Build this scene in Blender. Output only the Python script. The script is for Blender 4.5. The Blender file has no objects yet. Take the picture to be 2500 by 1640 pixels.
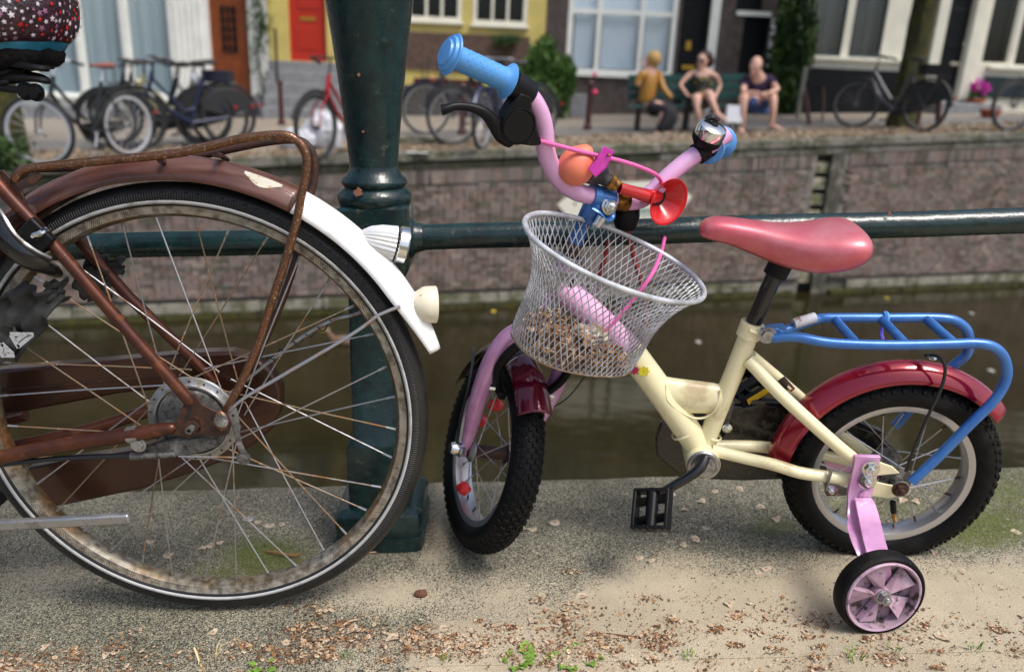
import bpy, math, random
from mathutils import Vector, Matrix
random.seed(7)
V = Vector
# ------------------------------------------------------------------ camera, light
FPX = 1945.0; TT = 0.335; TH = math.atan(TT); RO = 0.027; PH = 0.068; H = 0.843
CAM = V((0, 0, H))
S = 1.0504                      # reading scale of the survey sheets
R0 = V((1, 0, 0)); U0 = V((0, math.sin(TH), math.cos(TH))); FW = V((0, math.cos(TH), -math.sin(TH)))
RI = math.cos(RO) * R0 - math.sin(RO) * U0
UP = math.cos(RO) * U0 + math.sin(RO) * R0
RN = Matrix.Translation(CAM) @ Matrix.Rotation(-PH, 4, 'Y') @ Matrix.Translation(-CAM)   # the near quay rises to the right
RN3 = RN.to_3x3()
scene = bpy.context.scene
COL = scene.collection
cd = bpy.data.cameras.new('camera'); cam = bpy.data.objects.new('camera', cd); COL.objects.link(cam)
cd.sensor_width = 36; cd.sensor_fit = 'HORIZONTAL'; cd.lens = 36 * FPX / 2500; cd.clip_start = 0.02; cd.clip_end = 500
cd.dof.use_dof = True; cd.dof.focus_distance = 1.20; cd.dof.aperture_fstop = 3.2
mc = Matrix((RI, UP, -FW)).transposed().to_4x4(); mc.translation = CAM
cam.matrix_world = RN @ mc
scene.camera = cam
SUN_EL, SUN_AZ = math.radians(60), math.radians(128)     # azimuth: from +Y clockwise
world = bpy.data.worlds.new('World'); scene.world = world; world.use_nodes = True
wn = world.node_tree; bg = wn.nodes['Background']
sky = wn.nodes.new('ShaderNodeTexSky'); sky.sky_type = 'NISHITA'; sky.sun_disc = False
sky.sun_elevation = SUN_EL; sky.sun_rotation = SUN_AZ; sky.air_density = 1.0; sky.dust_density = 4.0; sky.ozone_density = 1.0
wn.links.new(sky.outputs[0], bg.inputs['Color']); bg.inputs['Strength'].default_value = 0.15
sl = bpy.data.lights.new('sun', 'SUN'); sl.energy = 2.4; sl.angle = math.radians(22.0); sl.color = (1, .985, .96)
so = bpy.data.objects.new('sun', sl); COL.objects.link(so)
sd = V((math.sin(SUN_AZ) * math.cos(SUN_EL), math.cos(SUN_AZ) * math.cos(SUN_EL), math.sin(SUN_EL)))
so.rotation_euler = sd.to_track_quat('Z', 'Y').to_euler()
vs = scene.view_settings; vs.view_transform = 'Standard'; vs.look = 'None'; vs.gamma = 1; vs.exposure = 0.26
vs.use_curve_mapping = False

# ------------------------------------------------------------------ survey helpers
def ray(u, v): return FW * FPX + RI * (u - 1250) - UP * (v - 820)
def PY(u, v, Y):
    d = ray(u, v); return CAM + d * (Y / d.y)
def PG(u, v, z=0.0):
    d = ray(u, v); return CAM + d * ((z - H) / d.z)
def WY(u, v, Y):
    d = RN3 @ ray(u, v); return CAM + d * (Y / d.y)
def proj(p):
    q = p - CAM; return 1250 + FPX * q.dot(RI) / q.dot(FW), 820 - FPX * q.dot(UP) / q.dot(FW)
def street_z(x): return -0.150 + 0.048 * x
def WS(u, v, h=0.0):            # point on (or h above) the far street
    d = RN3 @ ray(u, v)
    t = (-0.150 + h - H) / (d.z - .048 * d.x); return CAM + d * t

# ------------------------------------------------------------------ mesh helpers
def basis(d, ref=None):
    d = d.normalized()
    r = ref if ref is not None else (V((0, 0, 1)) if abs(d.z) < .9 else V((1, 0, 0)))
    x = r.cross(d)
    if x.length < 1e-6: x = V((1, 0, 0)).cross(d)
    x.normalize(); return x, d.cross(x).normalized(), d
def smooth(pts, k=6, closed=False):
    P = [V(p) for p in pts]; n = len(P); out = []
    rng = range(n) if closed else range(n - 1)
    for i in rng:
        if closed: a, b, c, d = P[i - 1], P[i], P[(i + 1) % n], P[(i + 2) % n]
        else: a, b, c, d = P[max(i - 1, 0)], P[i], P[i + 1], P[min(i + 2, n - 1)]
        for j in range(k):
            t = j / k
            out.append(.5 * ((2 * b) + (c - a) * t + (2 * a - 5 * b + 4 * c - d) * t * t + (3 * b - a - 3 * c + d) * t ** 3))
    if not closed: out.append(P[-1])
    return out
class MB:
    def __init__(s): s.v = []; s.f = []; s.m = []; s.mi = 0
    def add(s, vs, fs):
        o = len(s.v); s.v += [tuple(p) for p in vs]; s.f += [tuple(i + o for i in f) for f in fs]; s.m += [s.mi] * len(fs)
        return s
    def tube(s, path, r, n=10, closed=False, cap=True, sx=1.0, ref=None):
        P = [V(p) for p in path]; m = len(P)
        rr = list(r) if isinstance(r, (list, tuple)) else [r] * m
        if len(rr) != m: rr = [rr[min(int(i * (len(rr) - 1) / (m - 1)), len(rr) - 2)] * (1 - (i * (len(rr) - 1) / (m - 1)) % 1 if i < m - 1 else 0) + rr[min(int(i * (len(rr) - 1) / (m - 1)) + 1, len(rr) - 1)] * ((i * (len(rr) - 1) / (m - 1)) % 1 if i < m - 1 else 1) for i in range(m)]
        tg = []
        for i in range(m):
            if closed: t = P[(i + 1) % m] - P[i - 1]
            else: t = P[min(i + 1, m - 1)] - P[max(i - 1, 0)]
            tg.append(t.normalized() if t.length > 1e-9 else V((0, 0, 1)))
        x, y, _ = basis(tg[0], ref)
        vs = []; fs = []
        for i in range(m):
            if i:
                q = tg[i - 1].rotation_difference(tg[i]); x = q @ x; x = (x - tg[i] * x.dot(tg[i])).normalized(); y = tg[i].cross(x)
            for j in range(n):
                a = 2 * math.pi * j / n
                vs.append(P[i] + (x * math.cos(a) * sx + y * math.sin(a)) * rr[i])
        for i in range(m if closed else m - 1):
            k = (i + 1) % m
            for j in range(n): fs.append((i * n + j, i * n + (j + 1) % n, k * n + (j + 1) % n, k * n + j))
        if cap and not closed:
            fs.append(tuple(range(n - 1, -1, -1))); fs.append(tuple((m - 1) * n + j for j in range(n)))
        return s.add(vs, fs)
    def lathe(s, prof, o, d, n=24, a0=0, a1=None, ref=None, fl=None):
        o = V(o); x, y, d = basis(V(d), ref); full = a1 is None
        if full: a1 = a0 + 2 * math.pi
        vs = []; fs = []; m = len(prof); c = n if full else n + 1
        for j in range(c):
            a = a0 + (a1 - a0) * j / n
            for r, h in prof:
                k = 1 if fl is None else 1 + fl[0] * math.cos(fl[1] * a)
                vs.append(o + (x * math.cos(a) + y * math.sin(a)) * r * k + d * h)
        for j in range(n):
            k = (j + 1) % c
            for i in range(m - 1): fs.append((j * m + i, k * m + i, k * m + i + 1, j * m + i + 1))
        return s.add(vs, fs)
    def box(s, c, size, M=None):
        c = V(c); h = [q / 2 for q in size]; vs = []
        for dx in (-1, 1):
            for dy in (-1, 1):
                for dz in (-1, 1):
                    p = V((dx * h[0], dy * h[1], dz * h[2])); vs.append(c + (M @ p if M is not None else p))
        return s.add(vs, [(0, 1, 3, 2), (4, 6, 7, 5), (0, 4, 5, 1), (2, 3, 7, 6), (0, 2, 6, 4), (1, 5, 7, 3)])
    def bar(s, a, b, w, h, ref=None):
        a = V(a); b = V(b); x, y, d = basis(b - a, ref)
        return s.box((a + b) / 2, (w, h, (b - a).length), Matrix((x, y, d)).transposed())
    def prism(s, pts, off):      # polygon of 3D points, extruded by vector
        n = len(pts); off = V(off); A = [V(p) for p in pts]
        fs = [tuple(range(n)), tuple(range(2 * n - 1, n - 1, -1))] + [(i, n + i, n + (i + 1) % n, (i + 1) % n) for i in range(n)]
        return s.add(A + [p + off for p in A], fs)
    def ball(s, c, r, n=12, m=8, M=None):
        c = V(c); r = r if isinstance(r, (tuple, list)) else (r, r, r); vs = []; fs = []
        for i in range(m + 1):
            t = math.pi * i / m
            for j in range(n):
                a = 2 * math.pi * j / n
                p = V((r[0] * math.sin(t) * math.cos(a), r[1] * math.sin(t) * math.sin(a), r[2] * math.cos(t)))
                vs.append(c + (M @ p if M is not None else p))
        for i in range(m):
            for j in range(n): fs.append((i * n + j, (i + 1) * n + j, (i + 1) * n + (j + 1) % n, i * n + (j + 1) % n))
        return s.add(vs, fs)
    def loft(s, rings, cap=True, closed=False):
        n = len(rings[0]); vs = [p for r in rings for p in r]; fs = []; m = len(rings)
        for i in range(m if closed else m - 1):
            k = (i + 1) % m
            for j in range(n): fs.append((i * n + j, i * n + (j + 1) % n, k * n + (j + 1) % n, k * n + j))
        if cap and not closed: fs += [tuple(range(n - 1, -1, -1)), tuple((m - 1) * n + j for j in range(n))]
        return s.add(vs, fs)
    def hexbolt(s, c, d, r=.006, h=.005, dome=True):
        c = V(c); d = V(d).normalized()
        s.lathe([(0, 0), (r * 1.45, 0), (r * 1.45, .0012), (r * 1.0, .0012)], c, d, 14)
        x, y, _ = basis(d)
        ring = [c + (x * math.cos(k * math.pi / 3) + y * math.sin(k * math.pi / 3)) * r for k in range(6)]
        s.prism(ring, d * h)
        if dome: s.lathe([(r * .6, h), (r * .55, h + r * .35), (r * .3, h + r * .5), (0, h + r * .52)], c, d, 10)
        return s
    def mesh(s, name, mats, org=V((0, 0, 0)), sm=True, ang=35):
        me = bpy.data.meshes.new(name)
        me.from_pydata([(p[0] - org[0], p[1] - org[1], p[2] - org[2]) for p in s.v], [], s.f)
        for m_ in (mats if isinstance(mats, (list, tuple)) else [mats]): me.materials.append(m_)
        if any(s.m): me.polygons.foreach_set('material_index', s.m)
        if sm:
            me.polygons.foreach_set('use_smooth', [True] * len(me.polygons))
            me.set_sharp_from_angle(angle=math.radians(ang))
        me.update(); return me
    def build(s, name, mats, parent=None, sm=True, ang=35, org=None, bev=0, sol=0, sub=0, fix=True):
        o0 = ORG.get(parent.name, V((0, 0, 0))) if parent else (V(org) if org is not None else V((0, 0, 0)))
        me = s.mesh(name, mats, o0, sm, ang)
        if fix and len(s.f) < 60000:
            import bmesh
            b = bmesh.new(); b.from_mesh(me); bmesh.ops.recalc_face_normals(b, faces=b.faces); b.to_mesh(me); b.free()
        o = bpy.data.objects.new(name, me); COL.objects.link(o)
        ORG[o.name] = o0
        if parent: o.parent = parent
        else: o.location = o0
        if sol: md = o.modifiers.new('thick', 'SOLIDIFY'); md.thickness = sol; md.offset = 0
        if bev: md = o.modifiers.new('bevel', 'BEVEL'); md.width = bev; md.segments = 2; md.limit_method = 'ANGLE'
        if sub: md = o.modifiers.new('sub', 'SUBSURF'); md.levels = sub; md.render_levels = sub
        return o
ORG = {}; NEAR = []
def tag(o, label=None, cat=None, group=None, kind=None, near=False):
    if label: o['label'] = label
    if cat: o['category'] = cat
    if group: o['group'] = group
    if kind: o['kind'] = kind
    if near: NEAR.append(o)
    return o
def thing(name, loc, label, cat, group=None, near=False):
    o = bpy.data.objects.new(name, None); COL.objects.link(o); o.location = loc; o.empty_display_size = .1
    ORG[o.name] = V(loc); return tag(o, label, cat, group, None, near)
def copy_tree(o, parent=None):
    c = o.copy(); COL.objects.link(c); c.parent = parent; ORG[c.name] = ORG.get(o.name, V((0, 0, 0)))
    for ch in list(o.children): copy_tree(ch, c)
    return c

# ------------------------------------------------------------------ materials
MATS = {}
def mat(name, base, rough=.5, metal=0, layers=(), bump=None, coat=0, spec=None, trans=0, alpha=1, fine=None):
    """layers: (colour, scale, threshold, softness, roughness|None, stretch, metal|None) patches of another colour cut by noise"""
    if name in MATS: return MATS[name]
    m = bpy.data.materials.new(name); m.use_nodes = True; nt = m.node_tree; N = nt.nodes; L = nt.links
    b = N['Principled BSDF']; b.inputs['Roughness'].default_value = rough; b.inputs['Metallic'].default_value = metal
    if coat: b.inputs['Coat Weight'].default_value = coat; b.inputs['Coat Roughness'].default_value = .06
    if spec is not None: b.inputs['Specular IOR Level'].default_value = spec
    if trans: b.inputs['Transmission Weight'].default_value = trans
    b.inputs['Alpha'].default_value = alpha
    tc = N.new('ShaderNodeTexCoord')
    def noise(scale, stretch=None, off=0.0, detail=5, rgh=.6):
        mp = N.new('ShaderNodeMapping'); mp.inputs['Location'].default_value = (off, off * .7, off * 1.3)
        if stretch: mp.inputs['Scale'].default_value = stretch
        L.new(tc.outputs['Object'], mp.inputs[0])
        n = N.new('ShaderNodeTexNoise'); n.inputs['Scale'].default_value = scale; n.inputs['Detail'].default_value = detail
        n.inputs['Roughness'].default_value = rgh; L.new(mp.outputs[0], n.inputs['Vector']); return n.outputs['Fac']
    def val(x):
        v = N.new('ShaderNodeRGB'); v.outputs[0].default_value = (*x, 1); return v.outputs[0]
    col = val(base); rg = None; mt = None
    if fine:                                   # gentle tone variation
        nz = noise(fine[0], None, 3.1)
        mr = N.new('ShaderNodeMapRange'); mr.inputs[1].default_value = .3; mr.inputs[2].default_value = .7
        mr.inputs[3].default_value = 1 - fine[1]; mr.inputs[4].default_value = 1 + fine[1]; L.new(nz, mr.inputs[0])
        mx = N.new('ShaderNodeVectorMath'); mx.operation = 'SCALE'; L.new(col, mx.inputs[0]); L.new(mr.outputs[0], mx.inputs['Scale']); col = mx.outputs[0]
    for i, ly in enumerate(layers):
        c, sc, th, sf, lr = ly[:5]; st = ly[5] if len(ly) > 5 else None; lm = ly[6] if len(ly) > 6 else None
        nz = noise(sc, st, 11.7 * (i + 1))
        mr = N.new('ShaderNodeMapRange'); mr.interpolation_type = 'SMOOTHSTEP'
        mr.inputs[1].default_value = th - sf; mr.inputs[2].default_value = th + sf; L.new(nz, mr.inputs[0])
        mx = N.new('ShaderNodeMix'); mx.data_type = 'RGBA'; L.new(mr.outputs[0], mx.inputs[0]); L.new(col, mx.inputs[6]); mx.inputs[7].default_value = (*c, 1)
        col = mx.outputs[2]
        if lr is not None:
            mf = N.new('ShaderNodeMix'); mf.data_type = 'FLOAT'; L.new(mr.outputs[0], mf.inputs[0])
            if rg is None: mf.inputs[2].default_value = rough
            else: L.new(rg, mf.inputs[2])
            mf.inputs[3].default_value = lr; rg = mf.outputs[0]
        if lm is not None:
            mf = N.new('ShaderNodeMix'); mf.data_type = 'FLOAT'; L.new(mr.outputs[0], mf.inputs[0])
            if mt is None: mf.inputs[2].default_value = metal
            else: L.new(mt, mf.inputs[2])
            mf.inputs[3].default_value = lm; mt = mf.outputs[0]
    L.new(col, b.inputs['Base Color'])
    if rg is not None: L.new(rg, b.inputs['Roughness'])
    if mt is not None: L.new(mt, b.inputs['Metallic'])
    if bump:
        bp = N.new('ShaderNodeBump'); bp.inputs['Strength'].default_value = bump[0]; bp.inputs['Distance'].default_value = bump[2] if len(bump) > 2 else .001
        L.new(noise(bump[1], bump[3] if len(bump) > 3 else None, 5.5), bp.inputs['Height']); L.new(bp.outputs[0], b.inputs['Normal'])
        if coat: L.new(bp.outputs[0], b.inputs['Coat Normal'])
    MATS[name] = m; return m
DIRT = (.09, .07, .045); RUST = (.16, .055, .018); BLK = (.012, .012, .012)
mGreen = mat('railing_green_paint', (.006, .0235, .0225), .27, 0, [((.16, .08, .045), 9, .74, .01, .7), ((.05, .055, .035), 45, .66, .05, .5), ((.002, .006, .009), 25, .6, .15, .3)], bump=(.6, 36, .0028), fine=(30, .3), coat=.15)
mBrown = mat('bike_brown_paint', (.145, .044, .019), .3, .6, [((.07, .022, .014), 18, .5, .15, .45), ((.5, .48, .44), 260, .74, .02, .7), (RUST, 60, .63, .05, .8)], bump=(.12, 300, .0006), coat=.2)
mFendBr = mat('mudguard_brown_paint', (.125, .044, .03), .3, .3, [((.07, .03, .025), 12, .5, .2, .5, (1, 8, 1)), ((.45, .4, .36), 300, .75, .02, .7), ((.22, .10, .07), 9, .6, .15, .3, (.5, 6, 1))], bump=(.1, 200, .0005), coat=.45)
mRust = mat('rusty_chrome', (.20, .09, .045), .36, .8, [((.5, .42, .34), 330, .60, .08, .2, None, 1.0), ((.07, .03, .016), 60, .58, .1, .6, None, .4)], bump=(.4, 320, .0008))
mRustDk = mat('dark_rust', (.055, .024, .016), .5, .25, [((.035, .02, .016), 30, .5, .15, .7), ((.13, .045, .018), 70, .62, .1, .8)], bump=(.4, 260, .001))
mWhiteP = mat('mudguard_white_paint', (.8, .8, .79), .3, 0, [((.08, .05, .03), 55, .735, .01, .6), ((.6, .58, .53), 14, .62, .1, .4)], coat=.2)
mChrome = mat('chrome', (.75, .75, .74), .13, 1, [((.3, .28, .25), 80, .68, .06, .5)])
mAlu = mat('dull_aluminium', (.42, .42, .42), .38, .9, [((.18, .16, .13), 40, .58, .12, .65, None, .4), ((.07, .06, .05), 220, .67, .04, .8, None, 0)], bump=(.2, 300, .0005))
mAluRim = mat('silver_rim', (.52, .52, .54), .35, .85, [((.25, .22, .18), 160, .7, .03, .7, None, 0)], bump=(.05, 300, .0004))
mCast = mat('dirty_cast_metal', (.15, .145, .135), .6, .6, [((.03, .025, .02), 130, .55, .1, .8, None, .1), ((.34, .33, .31), 30, .62, .1, .45)], bump=(.5, 260, .0012))
mSpoke = mat('steel_spoke', (.48, .48, .5), .4, .9, [((.26, .13, .05), 25, .58, .1, .7, None, .3)])
mSpokeR = mat('rusty_spoke', (.26, .20, .14), .55, .6, [((.30, .14, .05), 30, .56, .1, .8, None, .1), ((.5, .48, .45), 140, .64, .04, .4)])
mBlack = mat('black_plastic', (.007, .007, .008), .42, 0, [((.045, .045, .045), 180, .68, .05, .6)], bump=(.12, 400, .0004), spec=.2)
mBlackGl = mat('black_gloss_paint', (.008, .008, .009), .18, 0, [((.08, .075, .07), 300, .72, .03, .6)], coat=.3)
mRubber = mat('tyre_rubber', (.006, .006, .0065), .5, 0, [((.022, .020, .017), 14, .62, .12, .8), ((.15, .13, .10), 420, .69, .03, .9)], bump=(.3, 500, .0005), spec=.12)
mCloth = mat('grey_worn_fabric', (.02, .02, .02), .9, 0, [((.05, .05, .045), 40, .55, .15, None)], bump=(.6, 420, .001))
mLetter = mat('pale_print', (.42, .42, .42), .85, 0, [((.12, .12, .12), 150, .6, .05, None)])
mPink = mat('pink_metallic_paint', (.72, .40, .63), .27, .2, [((.06, .03, .03), 260, .725, .02, .7, None, 0), ((.75, .62, .7), 35, .745, .01, .5, None, 0), ((.5, .2, .42), 10, .55, .2, None)], coat=.4)
mPinkBar = mat('pink_handlebar_paint', (.72, .40, .65), .3, .05, [((.06, .03, .03), 210, .735, .015, .7)], coat=.3)
mCream = mat('cream_frame_paint', (.86, .79, .49), .3, 0, [((.10, .06, .03), 270, .715, .018, .7), ((.55, .43, .24), 12, .64, .10, .45), ((.25, .12, .04), 42, .76, .02, .8)], coat=.25)
mCreamPink = mat('pink_frame_paint', (.70, .38, .60), .32, 0, [((.10, .06, .03), 270, .735, .018, .7), ((.78, .6, .66), 20, .6, .1, .4)], coat=.25)
mBlue = mat('blue_metallic_paint', (.03, .125, .42), .3, .3, [((.02, .03, .05), 240, .735, .015, .8, None, 0), ((.06, .2, .5), 16, .5, .2, None)], coat=.2)
mBluePl = mat('blue_rubber_grip', (.085, .30, .66), .4, 0, [((.03, .1, .25), 120, .72, .04, .6)], bump=(.1, 200, .0005), spec=.6)
mMaroon = mat('maroon_fender_paint', (.13, .006, .022), .12, .3, [((.35, .3, .3), 330, .74, .015, .8, None, 0)], coat=.7)
mRedFend = mat('red_fender_paint', (.30, .007, .024), .13, .4, [((.5, .4, .35), 300, .765, .01, .8, None, 0), ((.24, .006, .022), 8, .5, .2, None)], coat=.7)
mSaddle = mat('pink_vinyl_saddle', (.56, .085, .12), .38, .35, [((.70, .30, .31), 7, .62, .2, .36), ((.5, .3, .26), 240, .73, .03, .7)], bump=(.25, 700, .0004), coat=.6)  # pale layer: faded vinyl that also paints in the whitish sheen
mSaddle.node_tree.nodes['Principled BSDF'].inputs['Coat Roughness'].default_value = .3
mRedPl = mat('red_enamel', (.55, .012, .016), .2, 0, [((.25, .02, .015), 100, .7, .03, .6)], coat=.4)
mOrangeBulb = mat('orange_rubber_bulb', (.80, .21, .12), .45, 0, [((.68, .15, .09), 12, .55, .2, None)], spec=.5)
mMagenta = mat('magenta_plastic', (.72, .05, .50), .25, 0, trans=.25)
mBrass = mat('tarnished_brass', (.38, .2, .05), .35, .9, [((.12, .06, .02), 90, .55, .1, .6)], bump=(.3, 200, .001))
mDarkBulb = mat('dark_rubber_bulb', (.013, .014, .018), .5, 0, [((.08, .08, .085), 60, .55, .1, None)])
mPinkCable = mat('pink_cable', (.72, .13, .38), .3, 0, [((.35, .06, .2), 90, .7, .03, .5)])
mBlkCable = mat('black_cable', (.012, .012, .013), .4)
mRedCable = mat('dark_red_cable', (.28, .02, .015), .35)
mGuard = mat('smoked_chainguard', (.02, .018, .014), .25, 0, [((.07, .06, .045), 90, .6, .1, .6)], coat=.3)
mYellowR = mat('yellow_reflector', (.65, .42, .03), .2, 0, bump=(.5, 500, .001))
mRedR = mat('red_reflector', (.55, .02, .015), .3)
mCreamPl = mat('cream_plastic', (.72, .66, .5), .4, 0, [((.3, .26, .18), 60, .64, .06, .6)])
mWire = mat('galvanised_wire', (.60, .62, .66), .4, .25, [((.25, .13, .06), 30, .72, .04, .8, None, .1), ((.33, .34, .35), 25, .5, .15, None)])
mWireRust = mat('rusty_wire', (.3, .2, .12), .6, .5, [((.5, .5, .5), 60, .6, .08, .4)])
mSticker = mat('pale_sticker', (.75, .7, .55), .5, 0, [((.5, .25, .05), 90, .6, .05, None)])
mStemDk = mat('dark_stem', (.02, .02, .02), .3)
# ------------------------------------------------------------------ near quay: coping slabs, sand, pavement
def gmask(u, v):
    "wind-blown sand and moss cover of the near quay, in survey coordinates"
    def sm(x): x = max(0, min(1, x)); return x * x * (3 - 2 * x)
    def blob(cu, cv, ru, rv): return math.exp(-((u - cu) / ru) ** 2 - ((v - cv) / rv) ** 2)
    vb = 1450
    if u > 1250: vb = 1450 - 130 * sm((u - 1250) / 330)
    if u > 1600: vb = 1320 + 20 * math.sin(u / 90)
    if u > 2250: vb = 1330 - 20 * sm((u - 2250) / 200)
    if u < 1050: vb = 1500 + 95 * sm((1000 - u) / 400)
    if u < 300: vb = 1560
    s = sm((v - vb + 12) / 130)
    s = max(s, blob(110, 1420, 170, 50) * .55, blob(1078, 1290, 26, 170) * .85, blob(960, 1450, 190, 55) * .9, blob(1230, 1480, 200, 70) * .8, blob(1085, 1200, 30, 60) * .7, blob(1060, 1360, 60, 30) * .8)
    if v > 1590 and u < 1000: s *= .45
    m = max(blob(650, 1360, 120, 55), blob(560, 1400, 160, 40) * .6, blob(2400, 1290, 150, 70) * .95, blob(2450, 1200, 200, 80) * .6, blob(1880, 1290, 110, 40) * .6, blob(1085, 1270, 20, 90) * .7,
            blob(880, 1420, 300, 50) * .35, blob(2100, 1240, 260, 40) * .55, blob(430, 1480, 200, 60) * .3)
    return s, m * (1 - .7 * s)
def ground_mat(name, conc, sandc, grain, pebbles=False):
    m = bpy.data.materials.new(name); m.use_nodes = True; nt = m.node_tree; N = nt.nodes; L = nt.links; b = N['Principled BSDF']
    tc = N.new('ShaderNodeTexCoord'); at = N.new('ShaderNodeAttribute'); at.attribute_name = 'cover'
    sx = N.new('ShaderNodeSeparateColor'); L.new(at.outputs['Color'], sx.inputs[0])
    def noise(sc, d=5, off=0, r=.6):
        mp = N.new('ShaderNodeMapping'); mp.inputs['Location'].default_value = (off, off, off); L.new(tc.outputs['Object'], mp.inputs[0])
        n = N.new('ShaderNodeTexNoise'); n.inputs['Scale'].default_value = sc; n.inputs['Detail'].default_value = d; n.inputs['Roughness'].default_value = r; L.new(mp.outputs[0], n.inputs[0]); return n.outputs['Fac']
    def ramp(f, st):
        r = N.new('ShaderNodeValToRGB'); L.new(f, r.inputs[0]); e = r.color_ramp.elements
        while len(e) < len(st): e.new(.5)
        for k, (p, c) in enumerate(st): e[k].position = p; e[k].color = (*c, 1)
        return r.outputs[0]
    def mix(f, a, c, bt='MIX'):
        x = N.new('ShaderNodeMix'); x.data_type = 'RGBA'; x.blend_type = bt
        if isinstance(f, float): x.inputs[0].default_value = f
        else: L.new(f, x.inputs[0])
        for i, q in ((6, a), (7, c)):
            if isinstance(q, tuple): x.inputs[i].default_value = (*q, 1)
            else: L.new(q, x.inputs[i])
        return x.outputs[2]
    def ma(op, a, c):
        x = N.new('ShaderNodeMath'); x.operation = op
        for i, q in ((0, a), (1, c)):
            if isinstance(q, (int, float)): x.inputs[i].default_value = q
            else: L.new(q, x.inputs[i])
        return x.outputs[0]
    vo = N.new('ShaderNodeTexVoronoi'); vo.inputs['Scale'].default_value = grain; L.new(tc.outputs['Object'], vo.inputs['Vector'])
    sp = N.new('ShaderNodeSeparateColor'); L.new(vo.outputs['Color'], sp.inputs[0])
    gr = ramp(sp.outputs[0], [(0, (.022, .022, .018)), (.22, (.062, .061, .050)), (.5, conc), (.85, (.32, .29, .22)), (1, (.50, .45, .34))])
    big = ramp(noise(7, 6, 2.2), [(.3, (.62, .63, .57)), (.7, (1.2, 1.18, 1.12))])
    c = mix(1.0, gr, big, 'MULTIPLY')
    mossn = ma('MULTIPLY', sx.outputs[1], ma('MULTIPLY', noise(60, 5, 9), 2.0))
    mo = N.new('ShaderNodeMapRange'); mo.inputs[1].default_value = .25; mo.inputs[2].default_value = .75; L.new(mossn, mo.inputs[0])
    c = mix(ma('MULTIPLY', mo.outputs[0], .85), c, ramp(noise(300, 3, 4), [(.35, (.025, .035, .008)), (.65, (.15, .17, .035))]))
    sand = ramp(noise(700, 4, 7, .8), [(.28, tuple(q * .5 for q in sandc)), (.45, sandc), (.62, tuple(min(1, q * 1.25) for q in sandc)), (.75, (.75, .7, .6))])
    sand = mix(1.0, sand, ramp(noise(5, 5, 12), [(.3, (.78, .76, .72)), (.7, (1.12, 1.1, 1.06))]), 'MULTIPLY')
    sand = mix(ramp(noise(210, 4, 20), [(.68, (0, 0, 0)), (.72, (1, 1, 1))]), sand, (.10, .06, .035))
    f = ma('ADD', sx.outputs[0], ma('MULTIPLY', ma('SUBTRACT', sp.outputs[1], .5), .75))
    f = ma('ADD', f, ma('MULTIPLY', ma('SUBTRACT', noise(14, 6, 30), .5), .8))
    mr = N.new('ShaderNodeMapRange'); mr.interpolation_type = 'SMOOTHSTEP'; mr.inputs[1].default_value = .38; mr.inputs[2].default_value = .62; L.new(f, mr.inputs[0])
    c = mix(mr.outputs[0], c, sand); L.new(c, b.inputs['Base Color']); b.inputs['Roughness'].default_value = .85; b.inputs['Specular IOR Level'].default_value = .25
    bp = N.new('ShaderNodeBump'); bp.inputs['Strength'].default_value = .55; bp.inputs['Distance'].default_value = .0018
    h = ma('ADD', ma('MULTIPLY', vo.outputs['Distance'], .8), ma('MULTIPLY', noise(30, 6, 3), 2.2)); L.new(h, bp.inputs['Height']); L.new(bp.outputs[0], b.inputs['Normal'])
    return m
mKerb = ground_mat('weathered_concrete', (.165, .162, .130), (.41, .355, .262), 560)
mPave = ground_mat('sandy_pavement', (.13, .125, .098), (.41, .35, .255), 330)
def ground_grid(name, x0, x1, y0, y1, z, step, m, parent=None, depth=0, crack=.004, edge=.0007):
    nx = max(2, int((x1 - x0) / step)); ny = max(2, int((y1 - y0) / step)); vs = []; cols = []; fs = []
    for j in range(ny + 1):
        for i in range(nx + 1):
            x = x0 + (x1 - x0) * i / nx; y = y0 + (y1 - y0) * j / ny
            u, v = proj(V((x, y, 0))) if y > .35 else (proj(V((x, .35, 0)))[0], 1700)
            s, g = gmask(max(-300, min(2800, u)), v)
            dz = s * .0035 + .0012 * math.sin(x * 23 + y * 9) * math.sin(y * 31 - x * 7)
            e = min(x - x0, x1 - x, y - y0, y1 - y)
            if depth and e < .004: dz -= edge * .6
            if depth and y1 - y < .006: w_ = math.sin(x * 61) * math.sin(x * 23 + 1) + .6 * math.sin(x * 173 + math.sin(x * 40)); y += .0022 * w_ - .001; dz -= .002 + .0015 * w_
            vs.append((x, y, z + dz)); cols += [s, g, 0, 1]
    for j in range(ny):
        for i in range(nx): a = j * (nx + 1) + i; fs.append((a, a + 1, a + nx + 2, a + nx + 1))
    n0 = len(vs)
    if depth:
        ring = [i for i in range(nx + 1)] + [(j + 1) * (nx + 1) - 1 for j in range(1, ny + 1)] + [ny * (nx + 1) + i for i in range(nx - 1, -1, -1)] + [j * (nx + 1) for j in range(ny - 1, 0, -1)]
        for k in ring: vs.append((vs[k][0], vs[k][1], z - depth)); cols += cols[4 * k:4 * k + 4]
        q = len(ring)
        for k in range(q): fs.append((ring[k], n0 + k, n0 + (k + 1) % q, ring[(k + 1) % q]))
    b = MB(); b.v = vs; b.f = fs; b.m = [0] * len(fs)
    o = b.build(name, m, parent, ang=50, fix=False)
    ca = o.data.color_attributes.new('cover', 'FLOAT_COLOR', 'POINT'); ca.data.foreach_set('color', cols)
    return o
quay = tag(MB().box((0, -.1, -1.7), (14, 3.24, 3.2)).build('near_quay', mat('quay_core', (.12, .11, .09), .9), sm=False), kind='structure', near=True)
JX = PG(1072, 1400).x
ground_grid('coping_slab', -2.1, JX - .0002, .9702, 1.535, 0, .012, mKerb, quay, depth=.1)
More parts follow.
